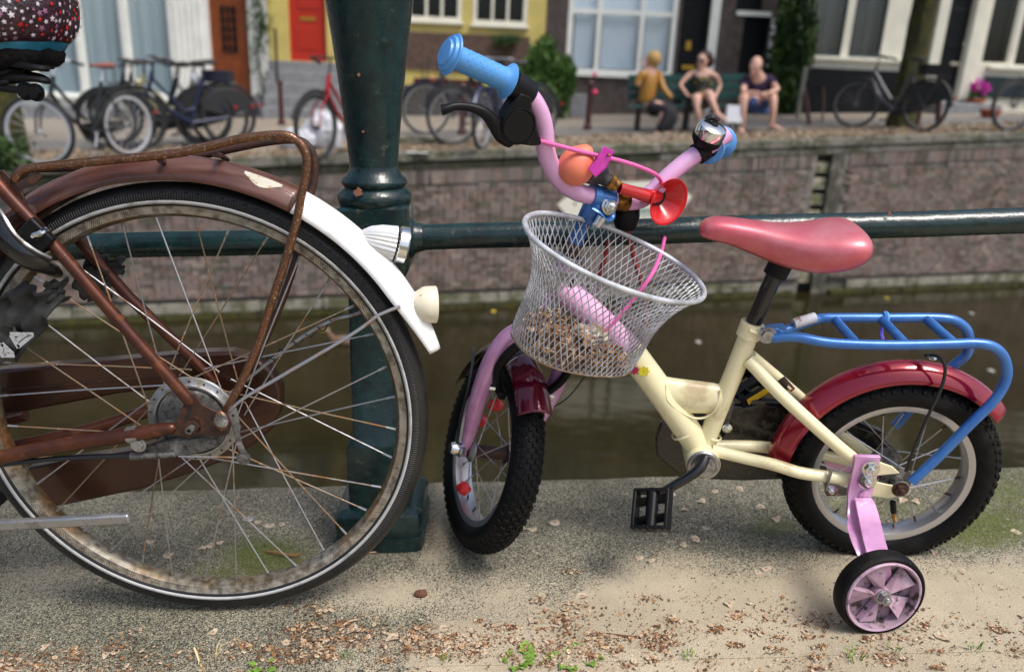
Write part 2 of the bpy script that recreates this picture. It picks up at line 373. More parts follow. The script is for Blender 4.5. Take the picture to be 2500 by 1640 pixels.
ground_grid('coping_slab', JX + .0002, 2.3, .9702, 1.535, .0006, .012, mKerb, quay, depth=.1)
pave = tag(ground_grid('pavement', -2.3, 2.4, -.6, .9700, -.0008, .02, mPave), kind='structure', near=True)
back = tag(MB().box((0, -6.6, -.06), (14, 12, .1)).build('street_surface', mPave, sm=False), kind='structure', near=True)

# ------------------------------------------------------------------ far side setting
mWater = None
def water_mat():
    m = bpy.data.materials.new('canal_water'); m.use_nodes = True; nt = m.node_tree; N = nt.nodes; L = nt.links; b = N['Principled BSDF']
    b.inputs['Base Color'].default_value = (.02, .016, .006, 1); b.inputs['Roughness'].default_value = .04; b.inputs['IOR'].default_value = 1.33
    tc = N.new('ShaderNodeTexCoord'); mp = N.new('ShaderNodeMapping'); mp.inputs['Scale'].default_value = (1, 2.4, 1); L.new(tc.outputs['Object'], mp.inputs[0])
    n = N.new('ShaderNodeTexNoise'); n.inputs['Scale'].default_value = 2.2; n.inputs['Detail'].default_value = 7; L.new(mp.outputs[0], n.inputs[0])
    bp = N.new('ShaderNodeBump'); bp.inputs['Strength'].default_value = .13; bp.inputs['Distance'].default_value = .05; L.new(n.outputs['Fac'], bp.inputs['Height']); L.new(bp.outputs[0], b.inputs['Normal'])
    n2 = N.new('ShaderNodeTexNoise'); n2.inputs['Scale'].default_value = .8; n2.inputs['Detail'].default_value = 6; L.new(tc.outputs['Object'], n2.inputs[0])
    r = N.new('ShaderNodeValToRGB'); r.color_ramp.elements[0].color = (.013, .0112, .0034, 1); r.color_ramp.elements[1].color = (.025, .0205, .0072, 1); r.color_ramp.elements[0].position = .35; r.color_ramp.elements[1].position = .65
    L.new(n2.outputs['Fac'], r.inputs[0]); L.new(r.outputs[0], b.inputs['Base Color']); return m
ZW = -2.25
tag(MB().add([(-60, 1.4, ZW), (60, 1.4, ZW), (60, 45, ZW), (-60, 45, ZW)], [(0, 1, 2, 3)]).build('canal_water', water_mat(), sm=False, fix=False), kind='structure')
EM = .28
def EY(x): return 10.05 + EM * (x + 1.8)          # line of the far quay edge
ed = V((1, EM, 0)).normalized(); en = V((ed.y, -ed.x, 0))   # along, and outwards (towards the camera)
def EP(t, z=None, out=0.0):                     # t = world x
    p = V((t, EY(t), 0)) + en * out; p.z = street_z(t) if z is None else z; return p
mStreet = mat('street_clinkers', (.20, .18, .155), .9, 0, [((.29, .235, .17), 3.0, .5, .12, None, (1, 2, 1)), ((.34, .29, .23), 26, .6, .1, None), ((.07, .06, .05), 40, .62, .08, None)], bump=(.4, 40, .01))
mAsph = mat('grey_paving', (.15, .148, .142), .9, 0, [((.18, .165, .15), 5, .5, .2, None), ((.05, .05, .045), 30, .6, .1, None)], bump=(.3, 60, .006))
NS = 24; vs = []; fs = []
for i in range(NS + 1):
    t = -26 + 56 * i / NS; p = EP(t, None, -.28); vs += [tuple(p), (p.x, 45, street_z(p.x))]
for i in range(NS): fs.append((2 * i, 2 * i + 2, 2 * i + 3, 2 * i + 1))
tag(MB().add(vs, fs).build('far_street', mStreet, sm=False, fix=False), kind='structure')
# darker driving strip between the trees and the houses, 4 mm above
vs = []; fs = []
for i in range(NS + 1):
    t = -20 + 40 * i / NS; p = EP(t, None, -1.5); q = EP(t, None, -3.6); vs += [(p.x, p.y, street_z(p.x) + .004), (q.x, min(q.y, 18.1), street_z(q.x) + .004)]
for i in range(NS): fs.append((2 * i, 2 * i + 2, 2 * i + 3, 2 * i + 1))
tag(MB().add(vs, fs).build('road', mAsph, sm=False, fix=False), kind='structure')

mBrA = mat('quay_brick_red', (.245, .168, .138), .85, 0, [((.10, .07, .055), 3, .52, .15, None), ((.32, .255, .21), 60, .62, .08, None)], bump=(.4, 60, .004))
mBrB = mat('quay_brick_brown', (.215, .168, .145), .85, 0, [((.085, .07, .055), 3, .5, .15, None)], bump=(.4, 60, .004))
mBrC = mat('quay_brick_purple', (.215, .172, .15), .85, 0, [((.25, .2, .17), 40, .62, .1, None)], bump=(.4, 60, .004))  # darker copy of the plastic paints shade into the recess, grime patches on top
mBrD = mat('quay_brick_pale', (.32, .255, .21), .85, 0, [((.13, .1, .08), 4, .5, .15, None)], bump=(.4, 60, .004))
mBrG = mat('quay_brick_grey', (.17, .155, .13), .85, 0, [((.08, .085, .05), 4, .5, .15, None)], bump=(.4, 60, .004))
mMort = mat('mortar', (.23, .21, .185), .95, 0, [((.11, .10, .075), 3, .5, .15, None)], bump=(.4, 60, .004))
mCop = mat('coping_stone', (.19, .175, .145), .85, 0, [((.06, .065, .03), 3, .5, .1, None, (1, 1, 2)), ((.27, .25, .21), 20, .6, .1, None)], bump=(.4, 30, .006))
mStone = mat('base_stone', (.27, .25, .20), .85, 0, [((.10, .10, .05), 4, .52, .1, None), ((.04, .04, .03), 9, .62, .08, None)], bump=(.4, 30, .006))
mMoss = mat('wet_moss', (.055, .055, .008), .8, 0, [((.02, .02, .006), 9, .5, .12, None), ((.12, .11, .02), 30, .6, .08, None)], bump=(.6, 60, .01))
BR = [mBrA, mBrB, mBrC, mBrD, mBrG]
WT = -12.0; WE = 15.0
SLOT0, SLOT1 = 4.62, 5.09        # recess with the ladder
wall = thing('quay_wall', (0, EY(0), -1.2), 'red brown brick canal wall with stone coping on the far side of the water', 'canal wall')
b = MB()
def wallslab(b, t0, t1, z0f, z1f, o0, o1):
    q = []
    for t, zt in ((t0, 0), (t1, 0)):
        z0 = z0f(t) if callable(z0f) else z0f; z1 = z1f(t) if callable(z1f) else z1f
        q += [EP(t, z0, o0), EP(t, z1, o0), EP(t, z1, o1), EP(t, z0, o1)]
    b.add(q, [(0, 3, 2, 1), (4, 5, 6, 7), (0, 1, 5, 4), (1, 2, 6, 5), (2, 3, 7, 6), (3, 0, 4, 7)])
CTOP = lambda t: street_z(t) - .22
for t0, t1 in ((-22, SLOT0), (SLOT1, 26)): wallslab(b, t0, t1, -3.2, CTOP, -.5, 0)
wallslab(b, SLOT0, SLOT1, -3.2, CTOP, -.7, -.25)
b.build('backing', mMort, wall, sm=False)
# coping stones
mKDark = mat('dark_mossy_stone', (.05, .047, .035), .9, 0, [((.10, .09, .06), 8, .56, .1, None), ((.03, .035, .012), 5, .5, .1, None)], bump=(.4, 30, .006))
rnd = random.Random(3); t = -21.0; MC = MB(); far_c = []
cst = []
while t < 25:
    w = rnd.uniform(.95, 1.15)
    q = MB(); wallslab(q, t, t + w - .012, lambda x: street_z(x) - .105, lambda x: street_z(x) + .012 + rnd.uniform(0, .002), -.30, .05)
    q3 = MB(); wallslab(q3, t, t + w - .010, lambda x: street_z(x) - .2175, lambda x: street_z(x) - .107, -.05, .018)
    if -7 < t < 14: q3.build('kerb_course_stone', mKDark if t < 2.2 + rnd.uniform(-.8, .8) else mCop, wall, sm=False, bev=.008)
    if -7 < t < 14: q.build('coping_stone', mCop, wall, sm=False, bev=.012)
    else: MC.v += []; cst.append(q)
    t += w
q = MB()
for c in cst: q.add(c.v, c.f)
tag(q.build('coping_stretch', mCop, wall, sm=False), kind='stuff')
# base stones just above the water with a mossy foot
t = -20.0; q2 = MB()
while t < 24:
    w = rnd.uniform(.6, .9)
    if not (t < SLOT1 and t + w > SLOT0):
        if -6.5 < t < 13:
            q = MB(); wallslab(q, t, t + w - .014, ZW + .07, ZW + .20, -.02, .06 + rnd.uniform(-.008, .008)); q.build('base_stone', mStone, wall, sm=False, bev=.008)
        else: wallslab(q2, t, t + w - .014, ZW + .07, ZW + .20, -.02, .06)
    t += w
tag(q2.build('base_stretch', mStone, wall, sm=False), kind='stuff')
q = MB()
for i in range(230):
    t = -14 + 30 * i / 230
    if SLOT0 - .1 < t < SLOT1: continue
    wallslab(q, t, t + .131, ZW - .05, ZW + .066 + rnd.uniform(-.02, 0), -.01, .075 + rnd.uniform(-.015, .015))
tag(q.build('moss_band', mMoss, wall, ang=80), kind='stuff')
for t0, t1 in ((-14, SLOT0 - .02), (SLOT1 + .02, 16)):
    q = MB(); wallslab(q, t0, t1, ZW + .205, ZW + .245, -.02, .045); q.build('shadow_line_strip', mat('shadow_line_dark', (.02, .018, .014), .8), wall, sm=False)  # dark strip added in place of the shadow line above the base stones
# bricks: stretcher courses with a soldier band under the coping
CH = .049; ind = []; rest = []
def brick_mb(L_, h_, d_=.05):
    return MB().box((0, 0, 0), (L_, d_, h_))
z = ZW + .275; row = 0
tmax_z = street_z(14)
while z < tmax_z:
    off = (row % 2) * .085; t = WT + off
    while t < WE:
        top = street_z(t) - .22
        L_ = .158 if rnd.random() < .75 else .075
        if not (t < SLOT1 + .02 and t + L_ > SLOT0 - .02) and z < top - .215:
            ind.append((t, z, L_, .041, 0))
        t += L_ + .009
    z += CH; row += 1
t = WT
while t < WE:
    top = street_z(t) - .22
    if not (t < SLOT1 + .02 and t + .06 > SLOT0 - .02): ind.append((t, top - .095, .041, .165, 1))
    t += .052
mats5 = BR
protoB = {}
def brick_xf(t, zc, L_):
    p = EP(t + L_ * ed.x / 2, zc, .004 + rnd.uniform(-.004, .004))
    return Matrix.Translation(p) @ Matrix.Rotation(math.atan(EM), 4, 'Z') @ Matrix.Rotation(rnd.uniform(-.008, .008), 4, 'Y')
cand = []
for k, (t, z, L_, h_, kd) in enumerate(ind):
    cen = -3 < t < 6.5
    cand.append(((0 if (kd == 0 and L_ > .12 and -3.2 < t < 7.5) else 1), rnd.random(), k))
cand.sort(); single = set(c[2] for c in cand[:295])
rb = MB()
for k, (t, z, L_, h_, kd) in enumerate(ind):
    mi = rnd.choices(range(5), (5, 4, 4, 2, 1 if z < -.6 else 3))[0]
    M4 = brick_xf(t, z, L_)
    if k in single:
        key = (L_, h_, mi)
        if key not in protoB: protoB[key] = brick_mb(L_, h_).mesh('brick', mats5[mi], sm=False)
        o = bpy.data.objects.new('brick', protoB[key]); COL.objects.link(o); o.parent = wall
        o.matrix_local = Matrix.Translation(-V(wall.location)) @ M4
    else:
        bb = brick_mb(L_, h_); rb.mi = mi; rb.add([M4 @ V(p) for p in bb.v], bb.f)
tag(rb.build('brickwork', mats5, wall, sm=False, fix=False), kind='stuff')
# ladder in its recess
lad = thing('quay_ladder', tuple(EP(4.7, -1.2, -.2)), 'weathered steel ladder standing in the recess of the canal wall', 'ladder')
b = MB()
mLad = mat('weathered_ladder_steel', (.09, .085, .065), .8, .2, [((.26, .24, .18), 6, .55, .1, None)])
for tt in (SLOT0 + .31, SLOT1 - .05): b = MB().bar(EP(tt, -2.6, -.02), EP(tt, street_z(tt) - .05, -.02), .06, .09); b.build('rail', mLad, lad, sm=False)
mRung = mat('pale_step_stone', (.36, .33, .25), .85, 0, [((.12, .12, .06), 7, .5, .1, None)])
for k in range(9):
    zz = -2.1 + k * .24; b = MB(); wallslab(b, SLOT0 + .01, SLOT0 + .27, zz, zz + .16, -.26, -.06); b.build('step', mRung, lad, sm=False, bev=.01)

# ------------------------------------------------------------------ foliage
def leaf_mat(name, c1, c2, c3, sc=3):
    return mat(name, c1, .55, 0, [(c2, sc, .5, .12, None), (c3, sc * 6, .58, .06, None)], spec=.35)
mLeaf = leaf_mat('leaf_green', (.035, .085, .012), (.07, .14, .02), (.015, .04, .008))
mIvy = leaf_mat('ivy_leaf', (.02, .05, .012), (.05, .10, .015), (.008, .02, .005), 2.5)
mBushL = leaf_mat('bush_leaf', (.05, .12, .02), (.09, .17, .03), (.02, .05, .01), 4)
def leaves(mb, pts, size, rr, flat=.6):
    for p in pts:
        s = size * rr.uniform(.6, 1.3); d = V((rr.gauss(0, 1), rr.gauss(0, 1), rr.gauss(0, 1) * flat + .3)).normalized()
        x, y, _ = basis(d); a = rr.uniform(0, 6.28); x, y = x * math.cos(a) + y * math.sin(a), y * math.cos(a) - x * math.sin(a)
        p = V(p); mb.add([p - x * s, p - y * s * .5 + d * s * .15, p + x * s, p + y * s * .5 + d * s * .15], [(0, 1, 2), (0, 2, 3)])
def crown_pts(c, r, n, rr, clumps=30):
    c = V(c); cl = []
    for i in range(clumps):
        d = V((rr.gauss(0, 1), rr.gauss(0, 1), rr.gauss(0, 1))).normalized() * (rr.uniform(.3, 1))
        cl.append((c + V((d.x * r[0], d.y * r[1], d.z * r[2])), rr.uniform(.22, .42)))
    out = []
    for i in range(n):
        q, k = cl[i % clumps]; d = V((rr.gauss(0, 1), rr.gauss(0, 1), rr.gauss(0, 1))).normalized() * rr.uniform(.5, 1)
        out.append(q + V((d.x * r[0] * k, d.y * r[1] * k, d.z * r[2] * k)))
    return out
mBark = mat('mossy_bark', (.035, .032, .006), .95, 0, [((.06, .06, .008), 5, .5, .12, None, (1, 1, .5)), ((.02, .017, .006), 14, .55, .08, None, (1, 1, .4)), ((.17, .15, .02), 26, .66, .05, None)], bump=(1.0, 18, .03, (1, 1, .35)))
def tree(loc, r0, top, label, lean=(0, 0), crown=None, seed=1):
    rr = random.Random(seed); t = thing('elm_tree', loc, label, 'tree', 'elm trees along the far quay'); p = V(loc)
    path = [p + V((lean[0] * k / 10 + .015 * math.sin(k), lean[1] * k / 10, (top) * k / 10 - .05)) for k in range(11)]
    b = MB().tube(path, [r0 * 1.2] + [r0 * (1.04 - .035 * k) for k in range(10)], 14)
    b.v = [tuple(V(q) + V((rr.uniform(-.015, .015), rr.uniform(-.015, .015), 0))) for q in b.v]
    tr = b.build('trunk', mBark, t)
    if crown:
        c = V(path[-1]) + V(crown[:3])
        for k in range(6):
            a = k * 1.05 + .3; e = c + V((math.cos(a) * crown[3] * .6, math.sin(a) * crown[3] * .6, rr.uniform(-.3, .8)))
            MB().tube(smooth([path[8], path[10] + V((0, 0, .4)), e], 4), [r0 * .6, r0 * .4, r0 * .12], 7).build('limb', mBark, t)
        lb = MB(); leaves(lb, crown_pts(c, (crown[3], crown[3] * .9, crown[4]), 5200, rr, 46), .13, rr)
        tag(lb.build('crown', mLeaf, t, sm=False, fix=False), kind='stuff')
    return t
tree((6.80, 14.03, street_z(6.80)), .205, 4.4, 'mossy elm trunk on the right between the parked black bicycle and the brown hoop', lean=(.1, 0), crown=(0, 0, 2.1, 3.2, 1.9), seed=4)
tree((-5.66, 9.27, street_z(-5.66)), .26, 4.6, 'mossy elm trunk at the far left beside the bicycle with a white wheel', lean=(-.12, 0), crown=(-.3, 0, 2.1, 3.0, 1.9), seed=9)
# ------------------------------------------------------------------ houses
FY = 18.6
def glass_mat(name, tint, refl, body=None, rough=.04):
    m = bpy.data.materials.new(name); m.use_nodes = True; nt = m.node_tree; N = nt.nodes; L = nt.links; N.remove(N['Principled BSDF'])
    out = N['Material Output']; t = N.new('ShaderNodeBsdfTransparent'); t.inputs[0].default_value = (*tint, 1)
    g = N.new('ShaderNodeBsdfGlossy'); g.inputs['Roughness'].default_value = rough; g.inputs['Color'].default_value = (.9, .95, 1, 1)
    mx = N.new('ShaderNodeMixShader'); mx.inputs[0].default_value = refl; L.new(t.outputs[0], mx.inputs[1]); L.new(g.outputs[0], mx.inputs[2]); L.new(mx.outputs[0], out.inputs[0]); return m
mGlass = glass_mat('window_glass', (.90, .93, .94), .10)
mGlassD = glass_mat('dark_window_glass', (.5, .52, .52), .035)
mWhitePt = mat('white_woodwork', (.74, .75, .70), .5, 0, fine=(4, .08))
mCreamPt = mat('cream_woodwork', (.72, .70, .58), .45, 0, fine=(4, .08))
mYell = mat('yellow_paint', (.56, .45, .135), .55, 0, fine=(3, .12))
mRed = mat('red_door_paint', (.42, .022, .008), .4, 0)
mOrD = mat('varnished_door', (.23, .055, .008), .35, 0, [((.14, .03, .006), 6, .5, .15, None, (4, 4, .6))])
mBlkD = mat('black_door_paint', (.005, .006, .007), .45, spec=.2)
mGrnD = mat('dark_green_panel', (.008, .022, .026), .35, 0, [((.03, .05, .07), 8, .64, .03, None)])
mHBrick = mat('dark_house_brick', (.105, .082, .072), .85, 0, [((.07, .055, .05), 8, .5, .1, None)])
mHBrick2 = mat('brown_house_brick', (.15, .095, .07), .85, 0, [((.10, .06, .045), 8, .5, .1, None)])
mHMort = mat('house_mortar', (.075, .065, .058), .95)
mGreyS = mat('grey_step_stone', (.22, .225, .23), .8, 0, fine=(6, .2))
mBlind = mat('blue_grey_blind', (.74, .80, .90), .8)
mCurt = mat('teal_grey_curtain', (.50, .57, .61), .9)
mCurtL = mat('pale_curtain', (.34, .35, .33), .9)
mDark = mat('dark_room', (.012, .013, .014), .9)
mBars = mat('iron_bars', (.02, .02, .018), .5)
mGold = mat('gold_leaf', (.5, .3, .04), .35, .6)
mTealP = mat('teal_frame_paint', (.02, .07, .07), .4)
def rc(u0, u1, v0, v1, Y=FY):
    vm = (v0 + v1) / 2; um = (u0 + u1) / 2
    return (WY(u0, vm, Y).x, WY(u1, vm, Y).x, WY(um, v1, Y).z, WY(um, v0, Y).z)
def slab(name, r, front, thick, m, parent, bev=0, b=None):
    c = ((r[0] + r[1]) / 2, FY - front + thick / 2, (r[2] + r[3]) / 2); s_ = (r[1] - r[0], thick, r[3] - r[2])
    if b is not None: b.box(c, s_); return b
    return MB().box(c, s_).build(name, m, parent, sm=False, bev=bev)
def holed(name, r, holes, m, parent, front=0, thick=.3):
    xs = sorted(set([r[0], r[1]] + [min(max(q, r[0]), r[1]) for h in holes for q in h[:2]]))
    zs = sorted(set([r[2], r[3]] + [min(max(q, r[2]), r[3]) for h in holes for q in h[2:]])); b = MB()
    for i in range(len(xs) - 1):
        for j in range(len(zs) - 1):
            cx = (xs[i] + xs[i + 1]) / 2; cz = (zs[j] + zs[j + 1]) / 2
            if xs[i + 1] - xs[i] < 1e-4 or zs[j + 1] - zs[j] < 1e-4: continue
            if any(h[0] < cx < h[1] and h[2] < cz < h[3] for h in holes): continue
            slab('', (xs[i], xs[i + 1], zs[j], zs[j + 1]), front, thick, m, None, b=b)
    return b.build(name, m, parent, sm=False, fix=False)
def window(parent, r, cols, rows, fm, fw=.07, bw=.035, rec=.08, glass=None, curt=None, cgap=.06, panes=True, colw=None):
    "frame with glazing bars, one pane per light, curtain behind"
    b = MB(); x0, x1, z0, z1 = r
    for q in ((x0, x0 + fw, z0, z1), (x1 - fw, x1, z0, z1), (x0 + fw, x1 - fw, z0, z0 + fw), (x0 + fw, x1 - fw, z1 - fw, z1)): slab('', q, -rec + .06, .07, fm, None, b=b)
    X = [x0 + fw + (x1 - x0 - 2 * fw) * k / cols for k in range(cols + 1)] if colw is None else colw
    Z = [z0 + fw + (z1 - z0 - 2 * fw) * k / rows for k in range(rows + 1)] if isinstance(rows, int) else rows
    for x in X[1:-1]: slab('', (x - bw / 2, x + bw / 2, z0 + fw, z1 - fw), -rec + .055, .05, fm, None, b=b)
    for z in Z[1:-1]: slab('', (x0 + fw, x1 - fw, z - bw / 2, z + bw / 2), -rec + .052, .044, fm, None, b=b)
    w = b.build('window', fm, parent, sm=False, fix=False)
    for i in range(len(X) - 1):
        for j in range(len(Z) - 1):
            slab('pane', (X[i] + .005, X[i + 1] - .005, Z[j] + .005, Z[j + 1] - .005), -rec + .03, .006, glass or mGlass, w)
    if curt:
        n = int((x1 - x0) / .03); vs = []; fs = []
        for k in range(n + 1):
            x = x0 + (x1 - x0) * k / n; y = FY + rec + cgap + .02 * math.sin(k * 1.9) + .012 * math.sin(k * .7 + x)
            vs += [(x, y, z0), (x, y, z1)]
        for k in range(n): fs.append((2 * k, 2 * k + 2, 2 * k + 3, 2 * k + 1))
        MB().add(vs, fs).build('curtain', curt, w, fix=False)
    return w
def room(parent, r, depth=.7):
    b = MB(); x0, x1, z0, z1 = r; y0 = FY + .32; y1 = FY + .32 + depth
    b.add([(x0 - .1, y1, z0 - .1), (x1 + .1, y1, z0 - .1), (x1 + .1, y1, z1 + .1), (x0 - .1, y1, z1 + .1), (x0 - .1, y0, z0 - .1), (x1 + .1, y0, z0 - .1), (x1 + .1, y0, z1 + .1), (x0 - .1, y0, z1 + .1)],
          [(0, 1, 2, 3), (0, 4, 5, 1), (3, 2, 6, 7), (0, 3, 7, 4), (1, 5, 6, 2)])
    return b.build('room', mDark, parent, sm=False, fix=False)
def bricks_on(parent, r, m, front=.012, holes=()):
    x0, x1, z0, z1 = r; b = MB(); z = z0; row = 0; rr = random.Random(int(x0 * 100) + 77)
    while z + .055 < z1:
        x = x0 - (row % 2) * .105
        while x < x1:
            a, e = max(x, x0), min(x + .2, x1)
            for h in holes:
                if z < h[3] and z + .055 > h[2]:
                    if a < h[0] < e: e = h[0]
                    elif a < h[1] < e: a = h[1]
            if e - a > .03 and not any(h[0] < (a + e) / 2 < h[1] and h[2] < z + .03 < h[3] for h in holes): slab('', (a, e, z, z + .055), front + rr.uniform(0, .006), .03, m, None, b=b)
            x += .212
        z += .066; row += 1
    return tag(b.build('brickwork', m, parent, sm=False, fix=False), kind='stuff')
ZTOP = 11.0
def upper(parent, x0, x1, m, fm, n):
    z0 = WY(1250, -120, FY).z
    hs = []
    for fl in range(3):
        for k in range(n):
            w = (x1 - x0) / n; a = x0 + w * (k + .5); hs.append((a - .5, a + .5, z0 + .8 + fl * 2.8, z0 + 2.5 + fl * 2.8))
    holed('upper_wall', (x0, x1, z0, ZTOP), hs, m, parent)
    for h in hs: window(parent, h, 2, 3, fm)
    room(parent, (x0 + .3, x1 - .3, z0 + .6, ZTOP - .5))
    slab('cornice', (x0 - .0, x1 + .0, ZTOP, ZTOP + .3), .25, .6, fm, parent)
    return z0
zf = lambda x: street_z(x) - .05
# --- white house
xa0, xa1 = WY(-420, 100, FY).x, WY(657, 150, FY).x
hA = thing('white_house', ((xa0 + xa1) / 2, FY, zf(xa0)), 'white house front with tall curtained windows and a varnished orange brown door', 'house')
uz = upper(hA, xa0, xa1, mWhitePt, mWhitePt, 4)
wins = [rc(-240, -120, -110, 226), rc(-100, 60, -110, 228), rc(68, 183, -110, 230), rc(193, 296, -110, 231), rc(308, 414, -110, 232)]
door = rc(509, 606, -100, 258)
holed('wall', (xa0, xa1, zf(xa0), uz), wins + [door], mWhitePt, hA)
for w in wins: window(hA, w, 1, 1, mWhitePt, fw=.05, curt=mCurt, cgap=.12); room(hA, w)
for u in (425, 440, 455, 470, 485): slab('panel_rib', rc(u, u + 9, -110, 240), .02, .03, mWhitePt, hA, bev=.005)
slab('sill', (xa0, rc(414, 425, 0, 100)[1], wins[2][2] - .09, wins[2][2] - .01), .10, .18, mWhitePt, hA, bev=.01)
slab('plinth', (xa0, rc(500, 505, 100, 200)[1], zf(xa0) - .02, wins[2][2] - .26), .05, .1, mGreyS, hA)
d = slab('door', door, -.12, .05, mOrD, hA)
g = rc(537, 573, 15, 128); slab('door_window', g, -.09, .03, mBlkD, d)
for k in range(1, 3): slab('glazing_bar', (g[0] + (g[1] - g[0]) * k / 3 - .01, g[0] + (g[1] - g[0]) * k / 3 + .01, g[2], g[3]), -.075, .02, mOrD, d)
for k in range(1, 5): z = g[2] + (g[3] - g[2]) * k / 5; slab('glazing_bar', (g[0], g[1], z - .01, z + .01), -.072, .015, mOrD, d)
slab('door_panel', rc(530, 586, 150, 235), -.10, .03, mOrD, d, bev=.01)
slab('doorstep', rc(500, 615, 258, 275), .25, .45, mGreyS, hA)
slab('plinth_block', rc(622, 657, 232, 300), .08, .15, mGreyS, hA)
# climbing plant
rr = random.Random(5); vp = thing('climbing_plant', (WY(650, 250, FY).x, FY - .1, zf(-6)), 'thin climbing plant on the white wall left of the red door', 'climber')
st = [WY(u, v, FY - .08) for u, v in ((655, 285), (640, 200), (628, 130), (640, 60), (620, -60))]
MB().tube(smooth(st, 5), .02, 6).build('stem', mBark, vp)
lb = MB(); pts = []
for p in smooth(st, 14):
    k = 3 + int(max(0, p.z - .9) * 13)
    for _ in range(k): pts.append(p + V((rr.gauss(0, .13), rr.uniform(-.1, .02), rr.gauss(0, .12))))
leaves(lb, pts, .05, rr); tag(lb.build('leaf_mass', mIvy, vp, sm=False, fix=False), kind='stuff')
# --- yellow house
xb0, xb1 = xa1 + .01, WY(1332, 80, FY).x
hB = thing('yellow_house', ((xb0 + xb1) / 2, FY, zf(xb0)), 'yellow painted house with a red door above grey steps and white framed windows', 'house')
uz = upper(hB, xb0, xb1, mYell, mWhitePt, 5)
rdoor = rc(702, 795, -105, 150)
wb1 = rc(993, 1128, -110, 52); wb2 = rc(1156, 1290, -110, 62)
base = rc(990, 1292, 84, 176)
low = rc(1010, 1270, 196, 214)
holed('wall', (xb0, xb1, zf(xb0), uz), [rdoor, wb1, wb2, low], mYell, hB)
rd = slab('door', rdoor, -.10, .05, mRed, hB)
for q in (rc(722, 775, -60, 22), rc(720, 775, 66, 122)): slab('door_panel', q, -.085, .03, mRed, rd, bev=.01)
slab('letterbox', rc(730, 768, 42, 50), -.085, .03, mGold, rd)
for w in (wb1, wb2): window(hB, w, 3, 1, mCreamPt, fw=.09, bw=.06, rec=.05, glass=mGlassD); room(hB, w)
slab('sill', (wb1[0] - .05, wb1[1] + .05, wb1[2] - .06, wb1[2] - .005), .08, .16, mCreamPt, hB, bev=.01); slab('sill', (wb2[0] - .05, wb2[1] + .05, wb2[2] - .06, wb2[2] - .005), .08, .16, mCreamPt, hB, bev=.01)
slab('brick_backing', base, .02, .06, mHMort, hB); bricks_on(hB, base, mHBrick2, .035)
slab('plinth', rc(985, 1292, 214, 300), .05, .1, mat('dark_plinth', (.06, .055, .05), .85), hB)
window(hB, low, 4, 1, mat('dark_red_frame', (.10, .012, .008), .5), fw=.06, bw=.05, rec=.05, glass=mGlassD); room(hB, low, .4)
stp = thing('stone_steps', (WY(750, 250, FY).x, FY - .6, zf(-5)), 'grey stone steps leading up to the red door', 'steps')
for k, (v0, v1) in enumerate(((152, 178), (178, 205), (205, 234), (234, 262), (262, 292))):
    r = rc(664, 862, v0, v1); MB().box(((r[0] + r[1]) / 2, FY - .02 - .13 * k - .12, (r[3] + zf(r[0])) / 2), (r[1] - r[0], .25, r[3] - zf(r[0]))).build('step', mGreyS, stp, sm=False, bev=.015)
q = WY(675, 150, FY - .4); MB().tube([(q.x, q.y, zf(q.x)), (q.x, q.y, WY(675, 70, FY - .4).z)], .03, 8).build('newel', mBars, stp)
# --- dark brick house
xc0, xc1 = xb1 + .01, WY(1955, 120, FY).x
hC = thing('dark_brick_house', ((xc0 + xc1) / 2, FY, zf(xc0)), 'dark brick house with a wide blinded window and two black doors behind the bench', 'house')
uz = upper(hC, xc0, xc1, mHBrick, mCreamPt, 5)
big = rc(1388, 1655, -115, 185); dr1 = rc(1660, 1728, -115, 268); dr2 = rc(1803, 1868, 40, 272); fan = rc(1803, 1868, -100, 28)
holed('wall', (xc0, xc1, zf(xc0), uz), [big, dr1, dr2, fan], mHMort, hC)
bricks_on(hC, (xc0, xc1, zf(xc0), uz), mHBrick, .012, [big, dr1, dr2, fan])
zz = [big[2] + .08, WY(1500, 30, FY).z, big[3] - .08]
xx = [big[0] + .08, WY(1463, 60, FY).x, WY(1568, 60, FY).x, big[1] - .08]
w = window(hC, big, 3, zz, mWhitePt, fw=.11, bw=.10, rec=.06, colw=xx)
slab('blind', (big[0] + .05, big[1] - .05, big[2] + .13, big[3]), -.115, .02, mBlind, w)
for i in range(3):
    for s_ in (0, 1):
        x = xx[i] + .03 if s_ == 0 else xx[i + 1] - .055
        slab('inner_frame', (x, x + .045, zz[0] + .04, zz[1] - .06), -.062, .03, mTealP, w)
room(hC, big)
for nm, q in (('door', dr1), ('door', dr2), ('fanlight', fan)): dd = slab(nm, q, -.14, .05, mBlkD, hC)
slab('house_number', rc(1678, 1690, 100, 122), -.125, .01, mGold, hC)
slab('letterbox', rc(1668, 1700, 160, 170), -.12, .02, mGold, hC)
slab('door_post', rc(1730, 1752, -115, 275), .05, .18, mWhitePt, hC); slab('door_post', rc(1869, 1879, 45, 275), .05, .18, mWhitePt, hC); slab('lintel', rc(1798, 1882, 29, 40), .05, .18, mWhitePt, hC)
slab('sill', (big[0] - .04, big[1] + .04, big[2] - .05, big[2] - .003), .08, .16, mWhitePt, hC, bev=.01)
